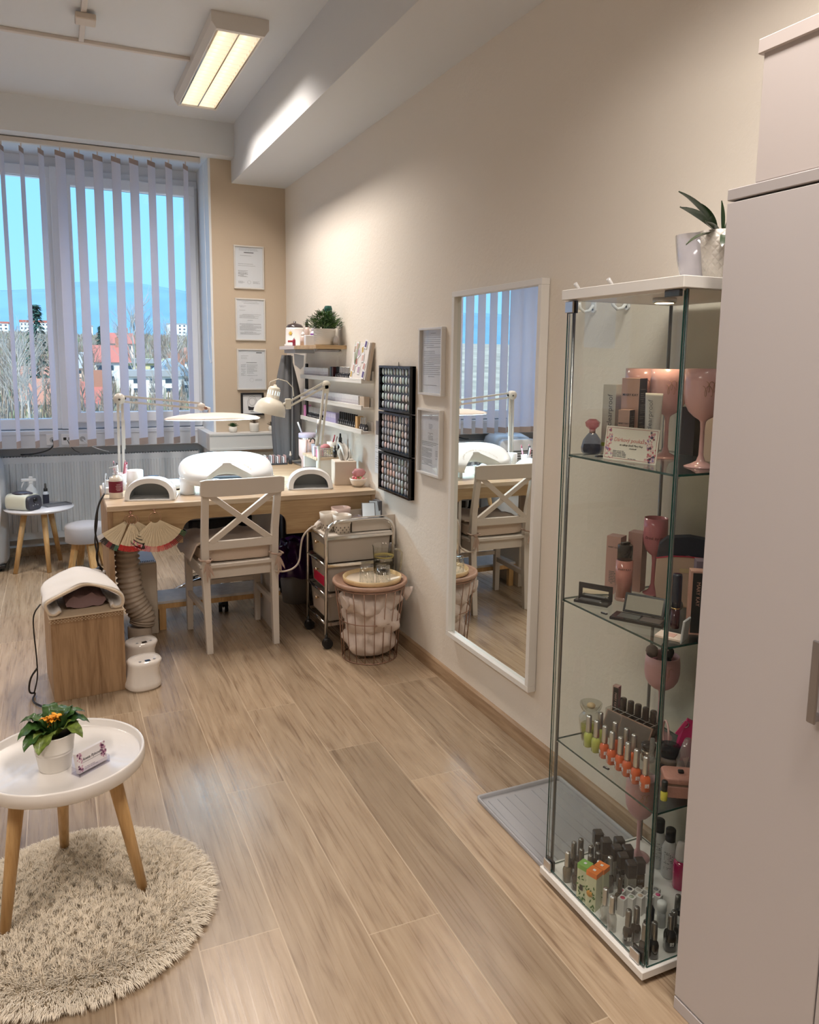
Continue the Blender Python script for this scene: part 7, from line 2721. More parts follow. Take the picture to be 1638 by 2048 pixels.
bs_ = [MB() for _ in cols]
for (cx, cz, sp_, nn) in ((-.064, .070, .007, 12), (-.062, .052, .008, 12), (-.066, .030, .008, 14), (-.060, .014, .008, 12), (.060, .066, .010, 22), (.050, .048, .008, 14), (.058, .036, .010, 22), (.064, .020, .008, 16), (.060, .010, .009, 18)):
    for i in range(nn):
        x, z = max(-.073, min(.073, cx + rr.gauss(0, sp_ * .6))), max(.004, min(.079, cz + rr.gauss(0, sp_ * .6)))
        r = rr.uniform(.0010, .0030)
        k = rr.choice([0, 0, 0, 1, 2, 3] if cx > 0 else [0, 0, 0, 1, 2])
        a0 = rr.random() * 6
        bs_[k].rings([[M_ @ Vector((x + r * math.cos(a) * (1 + .45 * math.cos(5 * a + a0)), y, z + r * math.sin(a) * (1 + .45 * math.cos(5 * a + a0)))) for a in [2 * PI * q / 15 for q in range(15)]] for y in (-.0010 - .0001 * k, -.0006)], smooth=False)
for b, c_ in zip(bs_, cols):
    b.build('flower_print', c_, t)
def vt(s, size, x, z, m, sh=.2, ax='CENTER'):
    o = text(s, size, M_ @ Vector((x, -.0009, z)), (PI / 2 - .12, 0, 0), m, t, shear=sh, ax=ax)
vt('D\u00e1rkov\u00fd poukaz', .0135, -.006, .0505, mat('voucher_title', (.60, .22, .20), .6))
vt('za n\u00e1kup zbo\u017e\u00ed Mary Kay', .0068, .002, .0385, INK)
vt('v hodnot\u011b', .0050, .008, .031, INK)
b = MB()
doc_lines(b, -.050, -.010, .009, .023, 5, 3, None)
doc_lines(b, -.004, .02, .0065, .0066, 1, 8, None)
for v in b.bm.verts:
    v.co = M_ @ Vector((v.co.x, v.co.y - .0007, v.co.z))
b.build('printed_text', INKG, t)
tag(MB().box(-.010, .010, -.006, .006, 0, .004, .001).build('black_stone', BLACKG, None, (-.318, 1.585, S1)), 'tiny black object lying left of the gift voucher', 'tag')
boxitem('dark_carton', (-.055, 1.545, S1), RW, .055, .03, .125, mat('charcoal_card', (.09, .08, .085), .5), 'dark charcoal carton at the back of the top glass shelf')
t = boxitem('skincare_carton', (-.090, 1.425, S1), .15, .050, .03, .150, mat('carton_pale_pink', (.66, .55, .50), .5), 'pale carton with green stripe behind the nearest goblet on the top shelf')
MB().box(-.0252, .0252, -.0154, -.0150, .03, .042).build('lime_stripe', LIME, t)
b = MB()
doc_lines(b, -.018, .018, .06, .09, 5, 5, None)
b.build('printed_text', INKG, t, (0, -.0151, 0))

# ------------------------------------------------------------------ second shelf
def palette_small(loc, rz):
    t = thing('eyeshadow_palette', 'small open black palette with mirror at the left of the second shelf', 'palette', loc, rz)
    MB().box(-.046, .046, -.026, .010, 0, .007, .001).build('palette_base', BLACKG, t)
    MB().box(-.036, .020, -.018, .002, .0071, .0078).build('shadow_pan', mat('pan_dark', (.05, .045, .045), .4), t)
    b = MB()
    b.box(-.046, .046, .010, .014, .006, .012)
    b.box(-.046, .046, .010, .014, .032, .046)
    b.box(-.046, -.036, .010, .014, .012, .032)
    b.box(.036, .046, .010, .014, .012, .032)
    b.build('lid_frame', BLACKG, t)
    MB().box(-.036, .036, .0115, .0135, .012, .032).build('lid_mirror', MIR, t)
    text('LOVE', .006, (.018, -.014, .0076), (0, 0, 0), mat('logo_white', (.75, .75, .75), .5), t)
palette_small((-.302, 1.600, S2), A2 + .35)
A3 = RW + .5
MKP2 = mat('rose_card', (.58, .36, .32), .5)
MKS = mat('rose_card_shade', (.40, .25, .22), .5)
for i, (x, y, h, lb_) in enumerate(((-.190, 1.655, .160, 'rose carton at the far left on the second glass shelf'), (-.120, 1.650, .166, 'rose carton behind the pink bottle on the second glass shelf'))):
    t = boxitem('skincare_carton', (x, y, S2), A3, .040, .040, h, MKP2, lb_, side=MKS)
    if i == 0:
        text('MARY KAY', .0062, (0, -.0203, h - .030), FRONT, INK, t)
        b = MB()
        doc_lines(b, -.010, .010, .030, .062, 8, 5, None)
        b.build('printed_text', INKG, t, (0, -.0201, 0))
        text('MARY KAY', .0050, (0.0203, 0, .012), (PI / 2, 0, PI / 2), INK, t)
t = thing('skincare_bottle', 'cylindrical pink bottle with black cap on the second glass shelf', 'bottle', (-.214, 1.590, S2))
MB().lathe([(.001, 0), (.0215, 0), (.0225, .003), (.0225, .010)], n=36).build('glass_foot', glass('rose_glass', (.88, .66, .62), 1.6, 0, .25, (.6, .3, .28)), t)
MB().lathe([(.0225, .0101), (.0225, .108), (.018, .110), (.001, .110)], n=36, cap0=True).build('bottle_body', mat('rose_body', (.50, .20, .17), .15, coat=.6), t)
MB().lathe([(.0200, .1102), (.0200, .149), (.0185, .151), (.001, .151)], n=36).build('bottle_cap', BLACKG, t)
text('MARY KAY', .0070, (-.0145, -.0182, .088), yawed(-.68), INK, t)
for k in range(3):
    pass
tag(MB().box(-.012, .012, -.006, .006, 0, .006, .001).build('black_tag', BLACK, None, (-.214, 1.590, S2 + .1515)), 'tiny black tag lying on the cap of the pink bottle', 'tag')
t = thing('eyeshadow_palette', 'large open black palette with tilted mirror lid in the middle of the second shelf', 'palette', (-.270, 1.462, S2), A2 + .35)
MB().box(-.055, .075, -.060, -.005, 0, .007, .001).build('palette_base', BLACKG, t)
MB().box(-.040, .010, -.050, -.014, .0071, .0078).build('shadow_pan', mat('pan_grey', (.07, .07, .065), .35), t)
MB().box(.016, .066, -.050, -.014, .0071, .0078).build('shadow_pan', mat('pan_brown', (.07, .05, .045), .4), t)
b = MB()
Ml = Matrix.Translation((.01, -.003, .007)) @ Matrix.Rotation(-.45, 4, 'X')
b.box(-.050, .052, -.002, .003, 0, .050, .001, M=Ml)
b.build('lid_frame', BLACKG, t)
b = MB()
b.box(-.044, .046, -.0028, -.0021, .006, .044, 0, M=Ml)
b.build('lid_mirror', MIR, t)
t = thing('eyeshadow_palette', 'flat open black compact behind the large palette on the second shelf', 'palette', (-.205, 1.492, S2), A2 + .2)
MB().box(-.06, .055, -.03, .03, 0, .008, .001).build('palette_base', mat('black_satin', (.02, .02, .022), .25), t)
MB().box(-.045, .04, -.02, .02, .0081, .0088).build('shadow_pan', MATS['pan_grey'], t)
def tagp(loc, s, label, rz=0):
    t = thing('price_tag', label, 'tag', loc, rz)
    MB().box(-.009, .009, -.0035, .0035, 0, .004, .001).build('tag_body', BLACK, t)
    text(s, .0055, (0, -.0004, .0041), (0, 0, 0), MATS['logo_white'], t)
tagp((-.337, 1.512, S2), 'LOVE', 'tiny black tag with white letters at the front edge of the second shelf', A2)
# cosmetic bag
t = thing('cosmetic_bag', 'cream cosmetic bag with navy top and red piping on the second shelf', 'cosmetic bag', (-.095, 1.485, S2), RW + .80)
t.scale = (1, 1, 1.12)
for nm, sh, m_ in (('bag_body', [(-.070, 0), (.070, 0), (.080, .05), (.078, .113), (0, .1235), (-.078, .113), (-.080, .05)], mat('bag_cream', (.60, .44, .34), .7)),
                   ('navy_top', [(-.078, .1135), (0, .124), (.078, .1135), (.074, .145), (.055, .161), (0, .167), (-.055, .161), (-.074, .145)], mat('bag_navy', (.012, .016, .032), .7))):
    b = MB()
    b.rings([[(x * k, y, z) for x, z in sh] for y, k in ((-.019, .97), (-.016, 1), (.016, 1), (.019, .97))], smooth=False)
    b.build(nm, m_, t)
b = MB()
b.tube([(-.079, -.0185, .112), (-.04, -.0215, .120), (.0, -.0218, .122), (.04, -.0215, .120), (.079, -.0185, .112)], .0018, 6)
b.build('red_piping', mat('piping_red', (.48, .02, .06), .6), t)
MB().box(-.020, .020, -.0225, -.0205, .083, .093, .0005).build('gold_label', mat('gold_label', (.72, .58, .36), .3, .5), t)
t2_ = thing('wallet', 'dusty red zipped wallets stacked behind the cosmetic bag', 'wallet', (-.075, 1.360, S2), RW + .9)
b = MB()
b.box(-.050, .050, -.02, .02, 0, .17, .008)
b.build('wallet_body', mat('wallet_red', (.36, .10, .11), .5), t2_)
b = MB()
b.box(-.052, .052, -.023, .023, .172, .186, .006)
b.build('zip_flap', mat('wallet_pink', (.50, .17, .18), .5), t2_)
MB().tube([(-.05, -.024, .179), (-.056, -.03, .172), (-.05, -.03, .165)], .0016, 6).build('zip_pull', BLACK, t2_)
t = boxitem('paper_bag', (-.045, 1.390, S2), RW + .55, .10, .03, .285, mat('bag_grey', (.33, .31, .30), .6), 'grey paper bag standing behind the wallet on the second shelf', 'paper bag')
text('M', .045, (.0, -.0155, .235), FRONT, INK, t)
t = thing('mascara_tube', 'dark blue black make-up tube with gold ring on the second shelf', 'make-up tube', (-.245, 1.364, S2))
MB().lathe([(.001, 0), (.010, 0), (.0105, .002), (.0105, .048)], n=24, cap1=True).build('tube_body', mat('tube_wine', (.035, .008, .012), .15, coat=.5), t)
MB().lathe([(.0108, .0482), (.0108, .052)], n=24).build('gold_ring', mat('gold_ring', (.65, .48, .22), .2, 1.0), t)
MB().lathe([(.0115, .0522), (.0118, .07), (.0112, .128), (.010, .133), (.001, .133)], n=24).build('tube_cap', mat('cap_navy', (.012, .014, .028), .2, coat=.4), t)
MKD = mat('pink_edge', (.60, .34, .27), .5)
t = boxitem('make_up_carton', (-.228, 1.322, S2), RW + .95, .030, .030, .152, MKD, 'pink and black carton with vertical writing near the cabinet corner', side=MKB)
MB().box(-.010, .0145, -.0156, -.0151, .004, .148).build('black_panel', MKB, t)
text('MARY KAY', .012, (.003, -.0160, .098), (PI / 2, PI / 2, 0), MKD, t)
b = MB()
doc_lines(b, -.011, .011, .03, .135, 26, 15, None)
b.build('printed_text', mat('print_light', (.35, .33, .32), .6), t, (.0152, 0, 0)).rotation_euler = (0, 0, PI / 2)
text('e', .008, (.0154, -.006, .013), (PI / 2, 0, PI / 2), MATS['logo_white'], t)
boxitem('make_up_carton', (-.185, 1.350, S2), RW + .95, .030, .035, .165, mat('mauve_card', (.22, .17, .22), .5), 'taller dark mauve carton behind the pink and black carton', side=MKB)
t = thing('powder_compact', 'open white compact with peach powder near the cabinet corner', 'compact', (-.300, 1.318, S2), A2 + .25)
MB().box(-.030, .030, -.022, .020, 0, .006, .001).build('compact_base', mat('compact_cream', (.72, .58, .50), .4), t)
MB().box(-.010, .012, -.014, .010, .0061, .0068).build('powder_pan', mat('peach', (.62, .36, .30), .7), t)
b = MB()
b.box(.028, .033, -.022, .020, .0, .056, .002, M=Matrix.Rotation(.10, 4, 'Y'))
b.build('compact_lid', mat('compact_white', (.74, .74, .76), .3), t)
t = thing('make_up_brush', 'grey headed round brush lying low at the back of the second shelf', 'brush', (0, 0, 0))
MB().ell((-.155, 1.460, S2 + .0175), .020, .020, .017, 14, 8).build('brush_head', mat('brush_grey', (.20, .19, .17), .9), t)

# ------------------------------------------------------------------ third shelf
t = thing('glass_carafe', 'ornate clear glass jar with yellow oil at the left of the third shelf', 'jar', (-.280, 1.618, S3))
CG = glass('crystal', (.88, .89, .86), 2.0, .02)
b = MB()
b.lathe([(.001, 0), (.022, 0), (.024, .01), (.030, .05), (.032, .066), (.022, .078), (.016, .084), (.024, .088), (.030, .100), (.031, .108), (.028, .108), (.020, .094), (.013, .086)], n=12, smooth=False, cap1=False)
b.build('jar_body', CG, t)
MB().lathe([(.001, .003), (.0215, .003), (.026, .045), (.001, .046)], n=24).build('oil', glass('yellow_oil', (.72, .72, .22), 1.0, 0, .25, (.55, .55, .12)), t)
MB().ell((0, 0, .100), .012, .012, .008, 12, 8).build('stopper', mat('cork', (.50, .36, .20), .7), t)
ORG = mat('orange_polish', (.58, .10, .025), .12, coat=.8)
YEL = mat('yellow_cuticle_oil', (.42, .45, .09), .12, coat=.8)
CLR = glass('clear_polish', (.78, .78, .76), 1.6, .0, .25, (.6, .6, .58))
FR3 = ['leftmost', 'second', 'third', 'fourth', 'fifth', 'sixth', 'seventh', 'eighth']
front3 = [(-.305, 1.592), (-.305, 1.559), (-.304, 1.526), (-.307, 1.493), (-.306, 1.461), (-.308, 1.431), (-.311, 1.395), (-.314, 1.358)]
for i, (x, y) in enumerate(front3):
    c = YEL if i < 2 else ORG
    polish((x, y, S3), '%s nail polish in the front row of the third glass shelf, %s with silver cap' % (FR3[i], 'yellow' if i < 2 else 'orange'), c, SILVER, .088, .0118, 'silver capped polishes on the third shelf', -.3, i >= 2, .0078, .48, 3.0)
back3 = [(-.262, 1.598, YEL, 'yellow'), (-.262, 1.536, ORG, 'orange'), (-.258, 1.496, ORG, 'orange'), (-.262, 1.462, ORG, 'orange')]
for i, (x, y, c, nm) in enumerate(back3):
    polish((x, y, S3), '%s %s nail polish in the back row of the third glass shelf' % (['leftmost', 'second', 'third', 'rightmost'][i], nm), c, SILVER, .086, .0118, 'silver capped polishes on the third shelf', -.3, False, .0078, .48, 3.0)
polish((-.245, 1.415, S3), 'clear nail polish with clear cap right of the orange back row', CLR, CLR, .094, .0118, None, -.3, False, .0065, .52, 3.0)
tagp((-.335, 1.477, S3), '1 ml', 'tiny black tag in front of the polishes on the third shelf', A2)
# lipstick organiser
ACC = glass('organiser_acrylic', (.94, .94, .93), 1.6)
t = thing('lipstick_organiser', 'clear acrylic grid organiser with lipsticks on the third shelf', 'organiser', (-.135, 1.610, S3), A2)
b = MB()
for k in range(7):
    x = -.075 + .025 * k
    b.box(x - .0008, x + .0008, -.030, .030, .002, .050)
for y in (-.030, -.010, .010, .030):
    b.box(-.0758, .0758, y - .0008, y + .0008, .002, .050)
b.box(-.076, .076, -.031, .031, 0, .002)
b.build('grid', ACC, t)
b = MB()
for y in (-.030, -.010, .010, .030):
    b.tube([(-.0758, y, .0505), (.0758, y, .0505)], .0007, 4)
for k in range(7):
    x = -.075 + .025 * k
    b.tube([(x, -.030, .0505), (x, .030, .0505)], .0007, 4)
b.build('grid_edge', mat('acrylic_edge', (.62, .60, .56), .2), t)
ca, sa = math.cos(A2), math.sin(A2)
LIPB = mat('lip_brown', (.030, .020, .016), .22, coat=.4)
for k in range(5):
    lx = -.0375 + .025 * k + .0
    wx_, wy_ = -.135 + ca * lx - sa * .0, 1.610 + sa * lx + ca * .0
    t = thing('lipstick', '%s of the five dark brown capped lipsticks in the acrylic organiser' % ['leftmost', 'second from left', 'middle', 'fourth from left', 'rightmost'][k], 'lipstick', (wx_, wy_, S3 + .0025), 0, 'brown lipsticks in the organiser')
    MB().lathe([(.001, 0), (.0088, 0), (.0088, .030)], n=20, cap1=True).build('lipstick_base', LIPB, t)
    MB().lathe([(.0086, .0302), (.0092, .032), (.0092, .080), (.0080, .083), (.001, .083)], n=20).build('lipstick_cap', LIPB, t)
lx = -.0625
t = boxitem('lipstick_carton', (-.135 + ca * lx, 1.610 + sa * lx, S3 + .0025), A3 - .1, .018, .016, .112, MKP2, 'tall narrow pink carton with black sides in the acrylic organiser', side=mat('rose_dark', (.30, .08, .12), .4))
MB().box(-.0065, .0088, -.0086, -.0081, .002, .108).build('black_panel', MKB, t)
text('MARY KAY', .0095, (.001, -.0089, .070), (PI / 2, PI / 2, 0), MKP2, t)
for i, (x, y, lb_) in enumerate(((-.218, 1.590, 'rose gold edged palette leaning behind the polishes, left one'), (-.208, 1.540, 'rose gold edged palette leaning behind the polishes, right one'))):
    t = thing('palette_card', lb_, 'palette', (x, y, S3), A2)
    Mx = Matrix.Rotation(-.45, 4, 'X')
    b = MB()
    b.box(-.050, .050, -.002, .002, 0, .072, .0, M=Mx)
    b.build('palette_body', mat('rose_gold', (.60, .40, .32), .25, .7), t)
    b = MB()
    b.box(-.047, .047, -.0027, -.0021, .003, .069, .0, M=Mx)
    b.build('palette_window', mat('palette_window', (.16, .13, .11), .12, coat=.5), t)
# brushes in goblet: each one its own
BRC = [(.16, .12, .10), (.02, .02, .02), (.02, .02, .02), (.05, .03, .03)]
for k, (dx, dy, L_, r, lab) in enumerate(((-.018, .030, .105, .017, 'big fluffy brown make-up brush leaning left in the mauve goblet'), (.0, -.005, .115, .010, 'black flat brush in the middle of the mauve goblet'), (.010, -.022, .105, .008, 'black slim brush at the right of the mauve goblet'), (.022, .008, .098, .007, 'short dark brush at the wall side of the mauve goblet'))):
    t = thing('make_up_brush', lab, 'brush', (0, 0, 0))
    base = Vector((-.090, 1.560, S3 + .155))
    tip = base + Vector((dx * 1.1 - .0, dy, L_))
    d = (tip - base).normalized()
    MB().tube([base, base + d * (L_ * .55)], [.004, .0055], 10).build('handle', mat('brush_handle_pink', (.48, .14, .18), .25) if k == 0 else BLACK, t)
    MB().tube([base + d * (L_ * .55), base + d * (L_ * .72)], [.0058, .0070 if k else .010], 12).build('ferrule', mat('ferrule_%d' % (k == 0), (.42, .12, .16) if k == 0 else (.03, .03, .03), .2, .6), t)
    MB().tube([base + d * (L_ * .72), base + d * (L_ * .80), base + d * (L_ * .92), base + d * L_, base + d * (L_ + .004)], [r * .5, r * .85, r, r * .7, r * .2], 14).build('bristles', mat('bristle_%d' % (k == 0), BRC[k], .9, bump=.8, bscale=300), t)
t = thing('powder_jar', 'flat round black jar with grey side on the third glass shelf', 'jar', (-.178, 1.425, S3))
MB().lathe([(.001, 0), (.026, 0), (.027, .004), (.027, .014)], n=36, cap1=True).build('jar_foot', BLACKG, t)
MB().lathe([(.0268, .0142), (.0268, .032)], n=36, cap1=True).build('jar_band', mat('taupe_band', (.22, .17, .15), .4), t)
MB().lathe([(.028, .0322), (.028, .054), (.026, .057), (.001, .057)], n=36).build('jar_lid', BLACKG, t)
t = thing('metal_compact', 'small gold rimmed round tin left of the black jar on the third shelf', 'tin', (-.205, 1.470, S3))
MB().lathe([(.001, 0), (.018, 0), (.018, .030)], n=30, cap1=True).build('tin_body', mat('tin_bronze', (.32, .26, .20), .25, .7), t)
MB().lathe([(.0185, .0302), (.0188, .044), (.001, .045)], n=30).build('tin_lid', mat('tin_dark', (.05, .04, .035), .2, .5), t)
t = thing('zip_case', 'small dusty pink zipped case at the right end of the third shelf', 'case', (-.240, 1.318, S3), RW + 1.0)
LEA = mat('pink_leather', (.50, .24, .19), .45, bump=.8, bscale=160)
b = MB()
b.prism(rounded_rect(.086, .062, .012), 0, .030, 'z')
b.build('case_body', LEA, t, bevel=.003)
b = MB()
b.prism(rounded_rect(.088, .064, .013), .0345, .050, 'z')
b.build('case_lid', LEA, t, bevel=.004)
b = MB()
b.prism(rounded_rect(.084, .060, .012), .0302, .0343, 'z')
b.build('zip', mat('zip_brass', (.35, .22, .16), .35, .6), t)
MB().box(-.008, .006, -.006, .004, .0503, .058, .002).build('dark_clasp', BLACKG, t)
t = thing('hair_band', 'pale pink ring band standing behind the pouch on the third shelf', 'hair band', (-.120, 1.500, S3))
b = MB()
b.tube([(.030 * math.cos(a) * .6, .030 * math.cos(a), .039 + .036 * math.sin(a)) for a in [2 * PI * k / 32 for k in range(32)]], .0028, 8, closed=True)
b.build('band', mat('band_pink', (.72, .45, .42), .35), t)
t = thing('magenta_pouch', 'bright magenta zipped pouch leaning at the right of the third shelf', 'pouch', (-.110, 1.435, S3), RW + .9)
b = MB()
b.rings([[(-.030, -.012, 0), (.040, -.012, 0), (.040, .012, 0), (-.030, .012, 0)], [(-.022, -.014, .05), (.046, -.014, .05), (.046, .014, .05), (-.022, .014, .05)], [(-.002, -.005, .112), (.046, -.005, .092), (.046, .005, .092), (-.002, .005, .112)]], smooth=False)
b.build('pouch_body', mat('magenta_nylon', (.62, .02, .14), .5), t)
b = MB()
b.box(-.005, .005, -.012, -.009, -.045, .0, .001, M=Matrix.Translation((-.004, 0, .108)) @ Matrix.Rotation(.55, 4, 'Y'))
b.build('zip_strap', mat('magenta_light', (.75, .05, .20), .5), t)
MB().tube([(-.008 + .009 * math.cos(a), -.010, .100 + .009 * math.sin(a)) for a in [2 * PI * k / 16 for k in range(16)]], .0009, 5, closed=True).build('key_ring', SILVER, t)
t = thing('clear_pouch', 'crinkled transparent bag with pins in front of the magenta pouch', 'bag', (-.170, 1.372, S3))
b = MB()
rs = []
for z, r in ((0, .012), (.01, .024), (.04, .026), (.07, .020), (.098, .008)):
    rs.append([(r * (1 + .2 * math.sin(5 * a + 70 * z)) * math.cos(a), r * .8 * math.sin(a), z) for a in [2 * PI * i / 26 for i in range(26)]])
b.rings(rs)
b.build('bag_film', glass('film', (.80, .72, .72), 2.5, .12, .22, (.7, .6, .6)), t)
b = MB()
for k in range(4):
    b.tube([(-.008 + .005 * k, 0, .005), (.010 - .006 * k, .004, .045)], .0011, 5)
b.build('pins', mat('pin_cream', (.65, .50, .40), .4), t)
t = thing('nail_oil', 'small bottle of yellow oil with black cap at the near corner of the third shelf', 'bottle', (-.300, 1.308, S3))
MB().lathe([(.001, 0), (.0080, 0), (.0085, .002), (.0085, .020), (.005, .024)], n=18).build('bottle_body', mat('amber_oil', (.55, .48, .05), .1, coat=.8), t)
MB().lathe([(.0072, .024), (.0074, .046), (.006, .049), (.001, .049)], n=16).build('bottle_cap', BLACK, t)

# ------------------------------------------------------------------ cabinet base
BK = mat('polish_black', (.014, .012, .012), .12, coat=.7)
BR = mat('polish_umber', (.045, .030, .022), .15, coat=.6)
GL = mat('polish_gold_clear', (.16, .13, .085), .12, coat=.7)
GUN = mat('gunmetal_cap', (.26, .25, .24), .25, .9)
G0 = 'bottles on the cabinet base'
items = [(-.352, 1.597, GL, SILVER, .086, 'gold clear nail polish with plain silver cap, far left corner of the base'),
         (-.349, 1.560, BR, BR, .080, 'brown round shouldered bottle in front of the far left polishes'),
         (-.322, 1.610, BK, GUN, .100, 'tall black polish with engraved silver cap, far left in the back row'),
         (-.296, 1.614, BK, GUN, .100, 'tall black polish with engraved silver cap, second in the back row'),
         (-.313, 1.588, BK, GUN, .090, 'black polish with rose gold text cap just behind the brown bottle'),
         (-.283, 1.585, BR, GUN, .092, 'brown polish with striped silver cap, third in the back row'),
         (-.258, 1.588, BR, GUN, .094, 'brown polish with striped silver cap, fourth in the back row'),
         (-.307, 1.556, BK, GUN, .091, 'black polish with short silver cap behind the green carton'),
         (-.280, 1.557, BK, GUN, .090, 'black polish with short silver cap right behind the green carton'),
         (-.300, 1.527, BK, SILVER, .089, 'dark polish with silver cap between green and orange cartons'),
         (-.272, 1.517, BR, SILVER, .100, 'brown bottle with silver cap right of the orange cartons'),
         (-.292, 1.451, BR, BR, .088, 'dark brown tapered bottle with white label in the middle of the base'),
         (-.357, 1.428, CLR, SILVER, .093, 'clear polish with long silver cap, farther of the clear pair'),
         (-.361, 1.396, CLR, SILVER, .094, 'clear polish with long silver cap, nearer of the clear pair'),
         (-.353, 1.345, BK, GUN, .090, 'black polish with engraved cap and white logo, front of the near pair'),
         (-.328, 1.345, BK, GUN, .090, 'black polish with engraved cap, behind of the near pair'),
         (-.326, 1.285, BK, GUN, .092, 'black polish with engraved cap beside the near rod, right one'),
         (-.349, 1.291, BK, GUN, .091, 'black polish with engraved cap beside the near rod, left one'),
         (-.272, 1.288, BK, GUN, .092, 'wide black polish with large white logo at the near right'),
         (-.195, 1.345, BK, GUN, .082, 'black polish with silver cap behind the wide logo bottle'),
         (-.245, 1.305, BK, GUN, .082, 'black polish with silver cap at the right edge of the base')]
for i, (x, y, body, cap, h, lb_) in enumerate(items):
    r = .0140 if i == 18 else .0118
    polish((x, y, ZB), lb_, body, cap, h, r, None, -.35, body is BK and i in (2, 4, 14, 18, 17), .0080 if cap is not BR else .0062, .52 if i != 18 else .60, 2.8 if i != 18 else 3.5)
SQC = mat('square_cap', (.035, .028, .024), .35)
for i, (x, y, h) in enumerate(((-.232, 1.620, .103), (-.231, 1.585, .100), (-.200, 1.568, .104), (-.225, 1.548, .100), (-.202, 1.530, .104), (-.232, 1.513, .100), (-.236, 1.476, .102), (-.204, 1.480, .098))):
    t = thing('square_bottle', '%s of the square black capped bottles at the back of the base' % ['first', 'second', 'third', 'fourth', 'fifth', 'sixth', 'seventh', 'eighth'][i], 'bottle', (x, y, ZB), -.35, 'square black capped bottles on the base')
    b = MB()
    b.box(-.0125, .0125, -.0125, .0125, 0, .060, .002)
    b.build('bottle_body', [mat('sq_clear', (.30, .28, .24), .15, coat=.5), mat('sq_brown', (.10, .07, .05), .2), BK][i % 3], t)
    MB().box(-.0135, .0135, -.0135, .0135, .0602, h, .003).build('bottle_cap', SQC, t)
    b = MB()
    doc_lines(b, -.008, .008, .02, .045, 7, i, None)
    b.build('printed_text', mat('print_light', (.35, .33, .32), .6), t, (0, -.0128, 0))
LEAFG = mat('carton_lime_white', (.55, .58, .40), .5)
for i, (x, y, top, lb_) in enumerate(((-.352, 1.520, (.20, .42, .08), 'small leaf printed carton with green top, front of the base'), (-.352, 1.482, (.72, .18, .02), 'small fruit printed carton with orange top, front of the base'), (-.322, 1.490, (.72, .18, .02), 'small carton with orange top behind the fruit printed one'))):
    t = boxitem('printed_carton', (x, y, ZB), RW + .35, .030, .028, .100 + .005 * (i > 0), LEAFG, lb_)
    tm_ = mat('top_%d' % (i > 0), top, .5)
    MB().box(-.0154, .0154, -.0144, .0144, .088 + .005 * (i > 0), .1012 + .005 * (i > 0)).build('coloured_top', tm_, t)
    MB().box(-.0035, .0035, -.0035, .0035, .1013 + .005 * (i > 0), .1020 + .005 * (i > 0)).build('top_logo', MATS['logo_white'], t)
    b = MB()
    b2 = MB()
    rr = random.Random(40 + i)
    for k in range(16):
        x_, z_ = rr.uniform(-.013, .013), rr.uniform(.005, .070)
        a = rr.uniform(0, 6)
        b.leaf((x_, -.0146, z_), (x_ + .009 * math.cos(a), -.0148, z_ + .009 * math.sin(a)), .004, 0, 4, 0, side=Vector((-math.sin(a), 0, math.cos(a))))
    b.build('leaf_print', mat('leafprint', (.05, .14, .03), .6), t, recalc=False)
    if i:
        b2.lathe([(.001, 0), (.009, 0), (.009, .0006), (.001, .0006)], n=20, M=Matrix.Rotation(PI / 2, 3, 'X').to_4x4(), c=(-.003, -.0146, .045))
        b2.build('fruit_print', mat('fruitprint', (.62, .30, .05), .6), t)
    else:
        b2.box(-.006, .004, -.0150, -.0146, .030, .046)
        b2.build('dark_label', BLACK, t)
DOT = [(.50, .06, .12), (.30, .33, .26), (.60, .45, .35), (.25, .24, .26), (.62, .12, .18), (.02, .02, .03), (.45, .42, .40), (.55, .50, .42), (.58, .08, .22), (.30, .30, .32)]
wp = [(-.298, 1.432), (-.276, 1.424), (-.254, 1.416), (-.232, 1.408), (-.284, 1.455), (-.262, 1.447), (-.240, 1.439), (-.218, 1.431), (-.210, 1.400), (-.196, 1.423)]
for i, (x, y) in enumerate(wp):
    t = boxitem('gel_carton', (x, y, ZB), RW + .35, .019, .019, .046 + .002 * (i % 3), mat('gel_white', (.62, .60, .58), .5), 'small white carton with %s dot on its top, in the block on the base' % ['crimson', 'olive', 'peach', 'grey', 'red', 'black', 'taupe', 'beige', 'pink', 'dark grey'][i], grp='small white dotted cartons')
    hh = .046 + .002 * (i % 3)
    MB().lathe([(.001, hh + .0001), (.0062, hh + .0001), (.0062, hh + .0006), (.001, hh + .0006)], n=18).build('colour_dot', mat('dot_%d' % i, DOT[i], .4), t)
t = thing('gloss_bottle', 'glossy black rounded bottle in front of the white cartons', 'bottle', (-.285, 1.345, ZB))
MB().lathe([(.001, 0), (.013, 0), (.015, .004), (.015, .034), (.010, .040), (.0105, .072), (.006, .080), (.001, .081)], n=26).build('bottle_body', BLACKG, t)
t = thing('white_cap_jar', 'small white capped jar behind the glossy black bottle', 'jar', (-.235, 1.358, ZB))
MB().lathe([(.001, 0), (.011, 0), (.011, .045)], n=22, cap1=True).build('jar_body', mat('jar_grey', (.45, .45, .45), .4), t)
MB().lathe([(.0125, .0452), (.0125, .064), (.010, .067), (.001, .067)], n=22).build('jar_cap', mat('cap_white', (.70, .70, .69), .35), t)
boxitem('grey_carton', (-.222, 1.318, ZB), RW + .5, .036, .030, .042, mat('carton_grey', (.40, .41, .41), .5), 'small grey carton near the glossy black bottle')
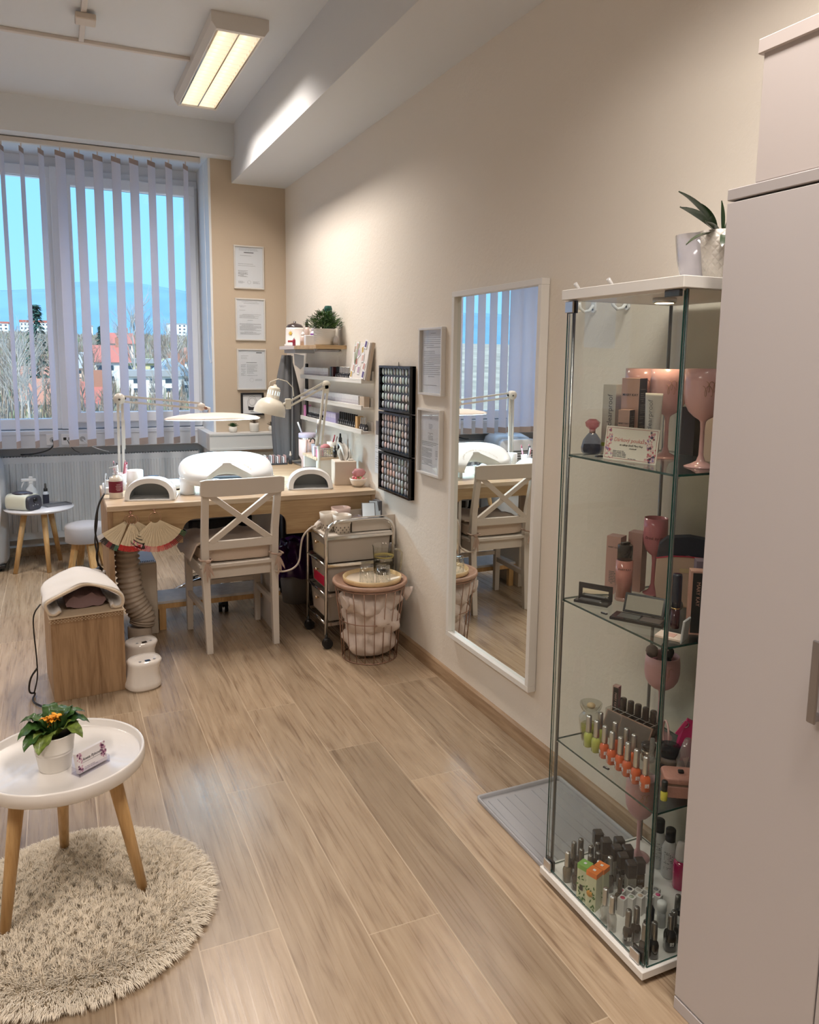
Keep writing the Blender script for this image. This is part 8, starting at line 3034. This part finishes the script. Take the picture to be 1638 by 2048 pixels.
for i, (x, y) in enumerate(((-.075, 1.548), (-.078, 1.502))):
    t = thing('remover_bottle', ['farther', 'nearer'][i] + ' white printed bottle with black cap at the back right of the base', 'bottle', (x, y, ZB), -.4, 'white remover bottles')
    MB().lathe([(.001, 0), (.019, 0), (.021, .004), (.021, .085), (.014, .102), (.0125, .106)], n=30).build('bottle_body', mat('remover_white', (.52, .52, .51), .35, coat=.3), t)
    MB().lathe([(.0135, .106), (.0138, .138), (.012, .141), (.001, .141)], n=26).build('bottle_cap', BLACK, t)
    b = MB()
    doc_lines(b, -.012, .012, .03, .078, 12, i + 3, None)
    for v in b.bm.verts:
        a = -PI / 2 + v.co.x / .021 - .5
        v.co = (.0213 * math.cos(a), .0213 * math.sin(a), v.co.z)
    b.build('printed_text', INK, t)
t = thing('remover_bottle', 'magenta bottle with white cap right of the white printed bottles', 'bottle', (-.085, 1.452, ZB))
MB().lathe([(.001, 0), (.018, 0), (.020, .004), (.020, .070), (.0155, .082)], n=28).build('bottle_body', mat('magenta_liquid', (.42, .01, .09), .12, coat=.7), t)
MB().lathe([(.0155, .082), (.016, .088), (.014, .118), (.011, .130), (.001, .131)], n=24).build('bottle_cap', mat('frost_cap', (.55, .50, .48), .4), t)

# ================================================================== white wardrobe at the right
CB = mat('wardrobe_white', (.55, .515, .515), .45)
CBT = mat('wardrobe_top', (.46, .43, .43), .5)
X0, YN, YF, HT = -.3575, .22, 1.180, 1.788
wr = thing('wardrobe', 'tall plain white cabinet with metal handle filling the right edge', 'cabinet', (0, 0, 0))
MB().box(X0 + .020, -.022, YN, YF - .0005, .0, HT - .022, .001).build('carcass', CB, wr)
MB().box(X0, -.022, YN, YF, HT - .0215, HT, .0015).build('top_board', CBT, wr)
for (ya, yb, nm) in ((.845, YF, 0), (.530, .842, 1), (YN, .527, 2)):
    d_ = MB().box(X0 + .001, X0 + .0195, ya, yb, .034, HT - .0255, .0012).build('door', CB, wr)
    if nm == 0:
        b = MB()
        b.box(X0 - .024, X0 - .018, ya + .032, ya + .050, .822, .974, .002)
        b.box(X0 - .019, X0 + .001, ya + .035, ya + .047, .826, .836)
        b.box(X0 - .019, X0 + .001, ya + .035, ya + .047, .960, .970)
        b.build('handle', mat('handle_steel', (.34, .32, .32), .3, .9), d_)
MB().box(X0, X0 + .018, YN, YF, .0, .030, .0012).build('plinth', CB, wr)
sb_ = thing('storage_box', 'large white lidded storage box on top of the white cabinet', 'box', (0, 0, HT))
MB().box(X0 + .003, -.05, .35, 1.118, .0005, .235, .002).build('box_body', mat('box_mauve_white', (.60, .545, .53), .6), sb_)
MB().box(X0 - .002, -.045, .345, 1.128, .230, .257, .002).build('box_lid', mat('box_lid_white', (.64, .58, .56), .55), sb_)
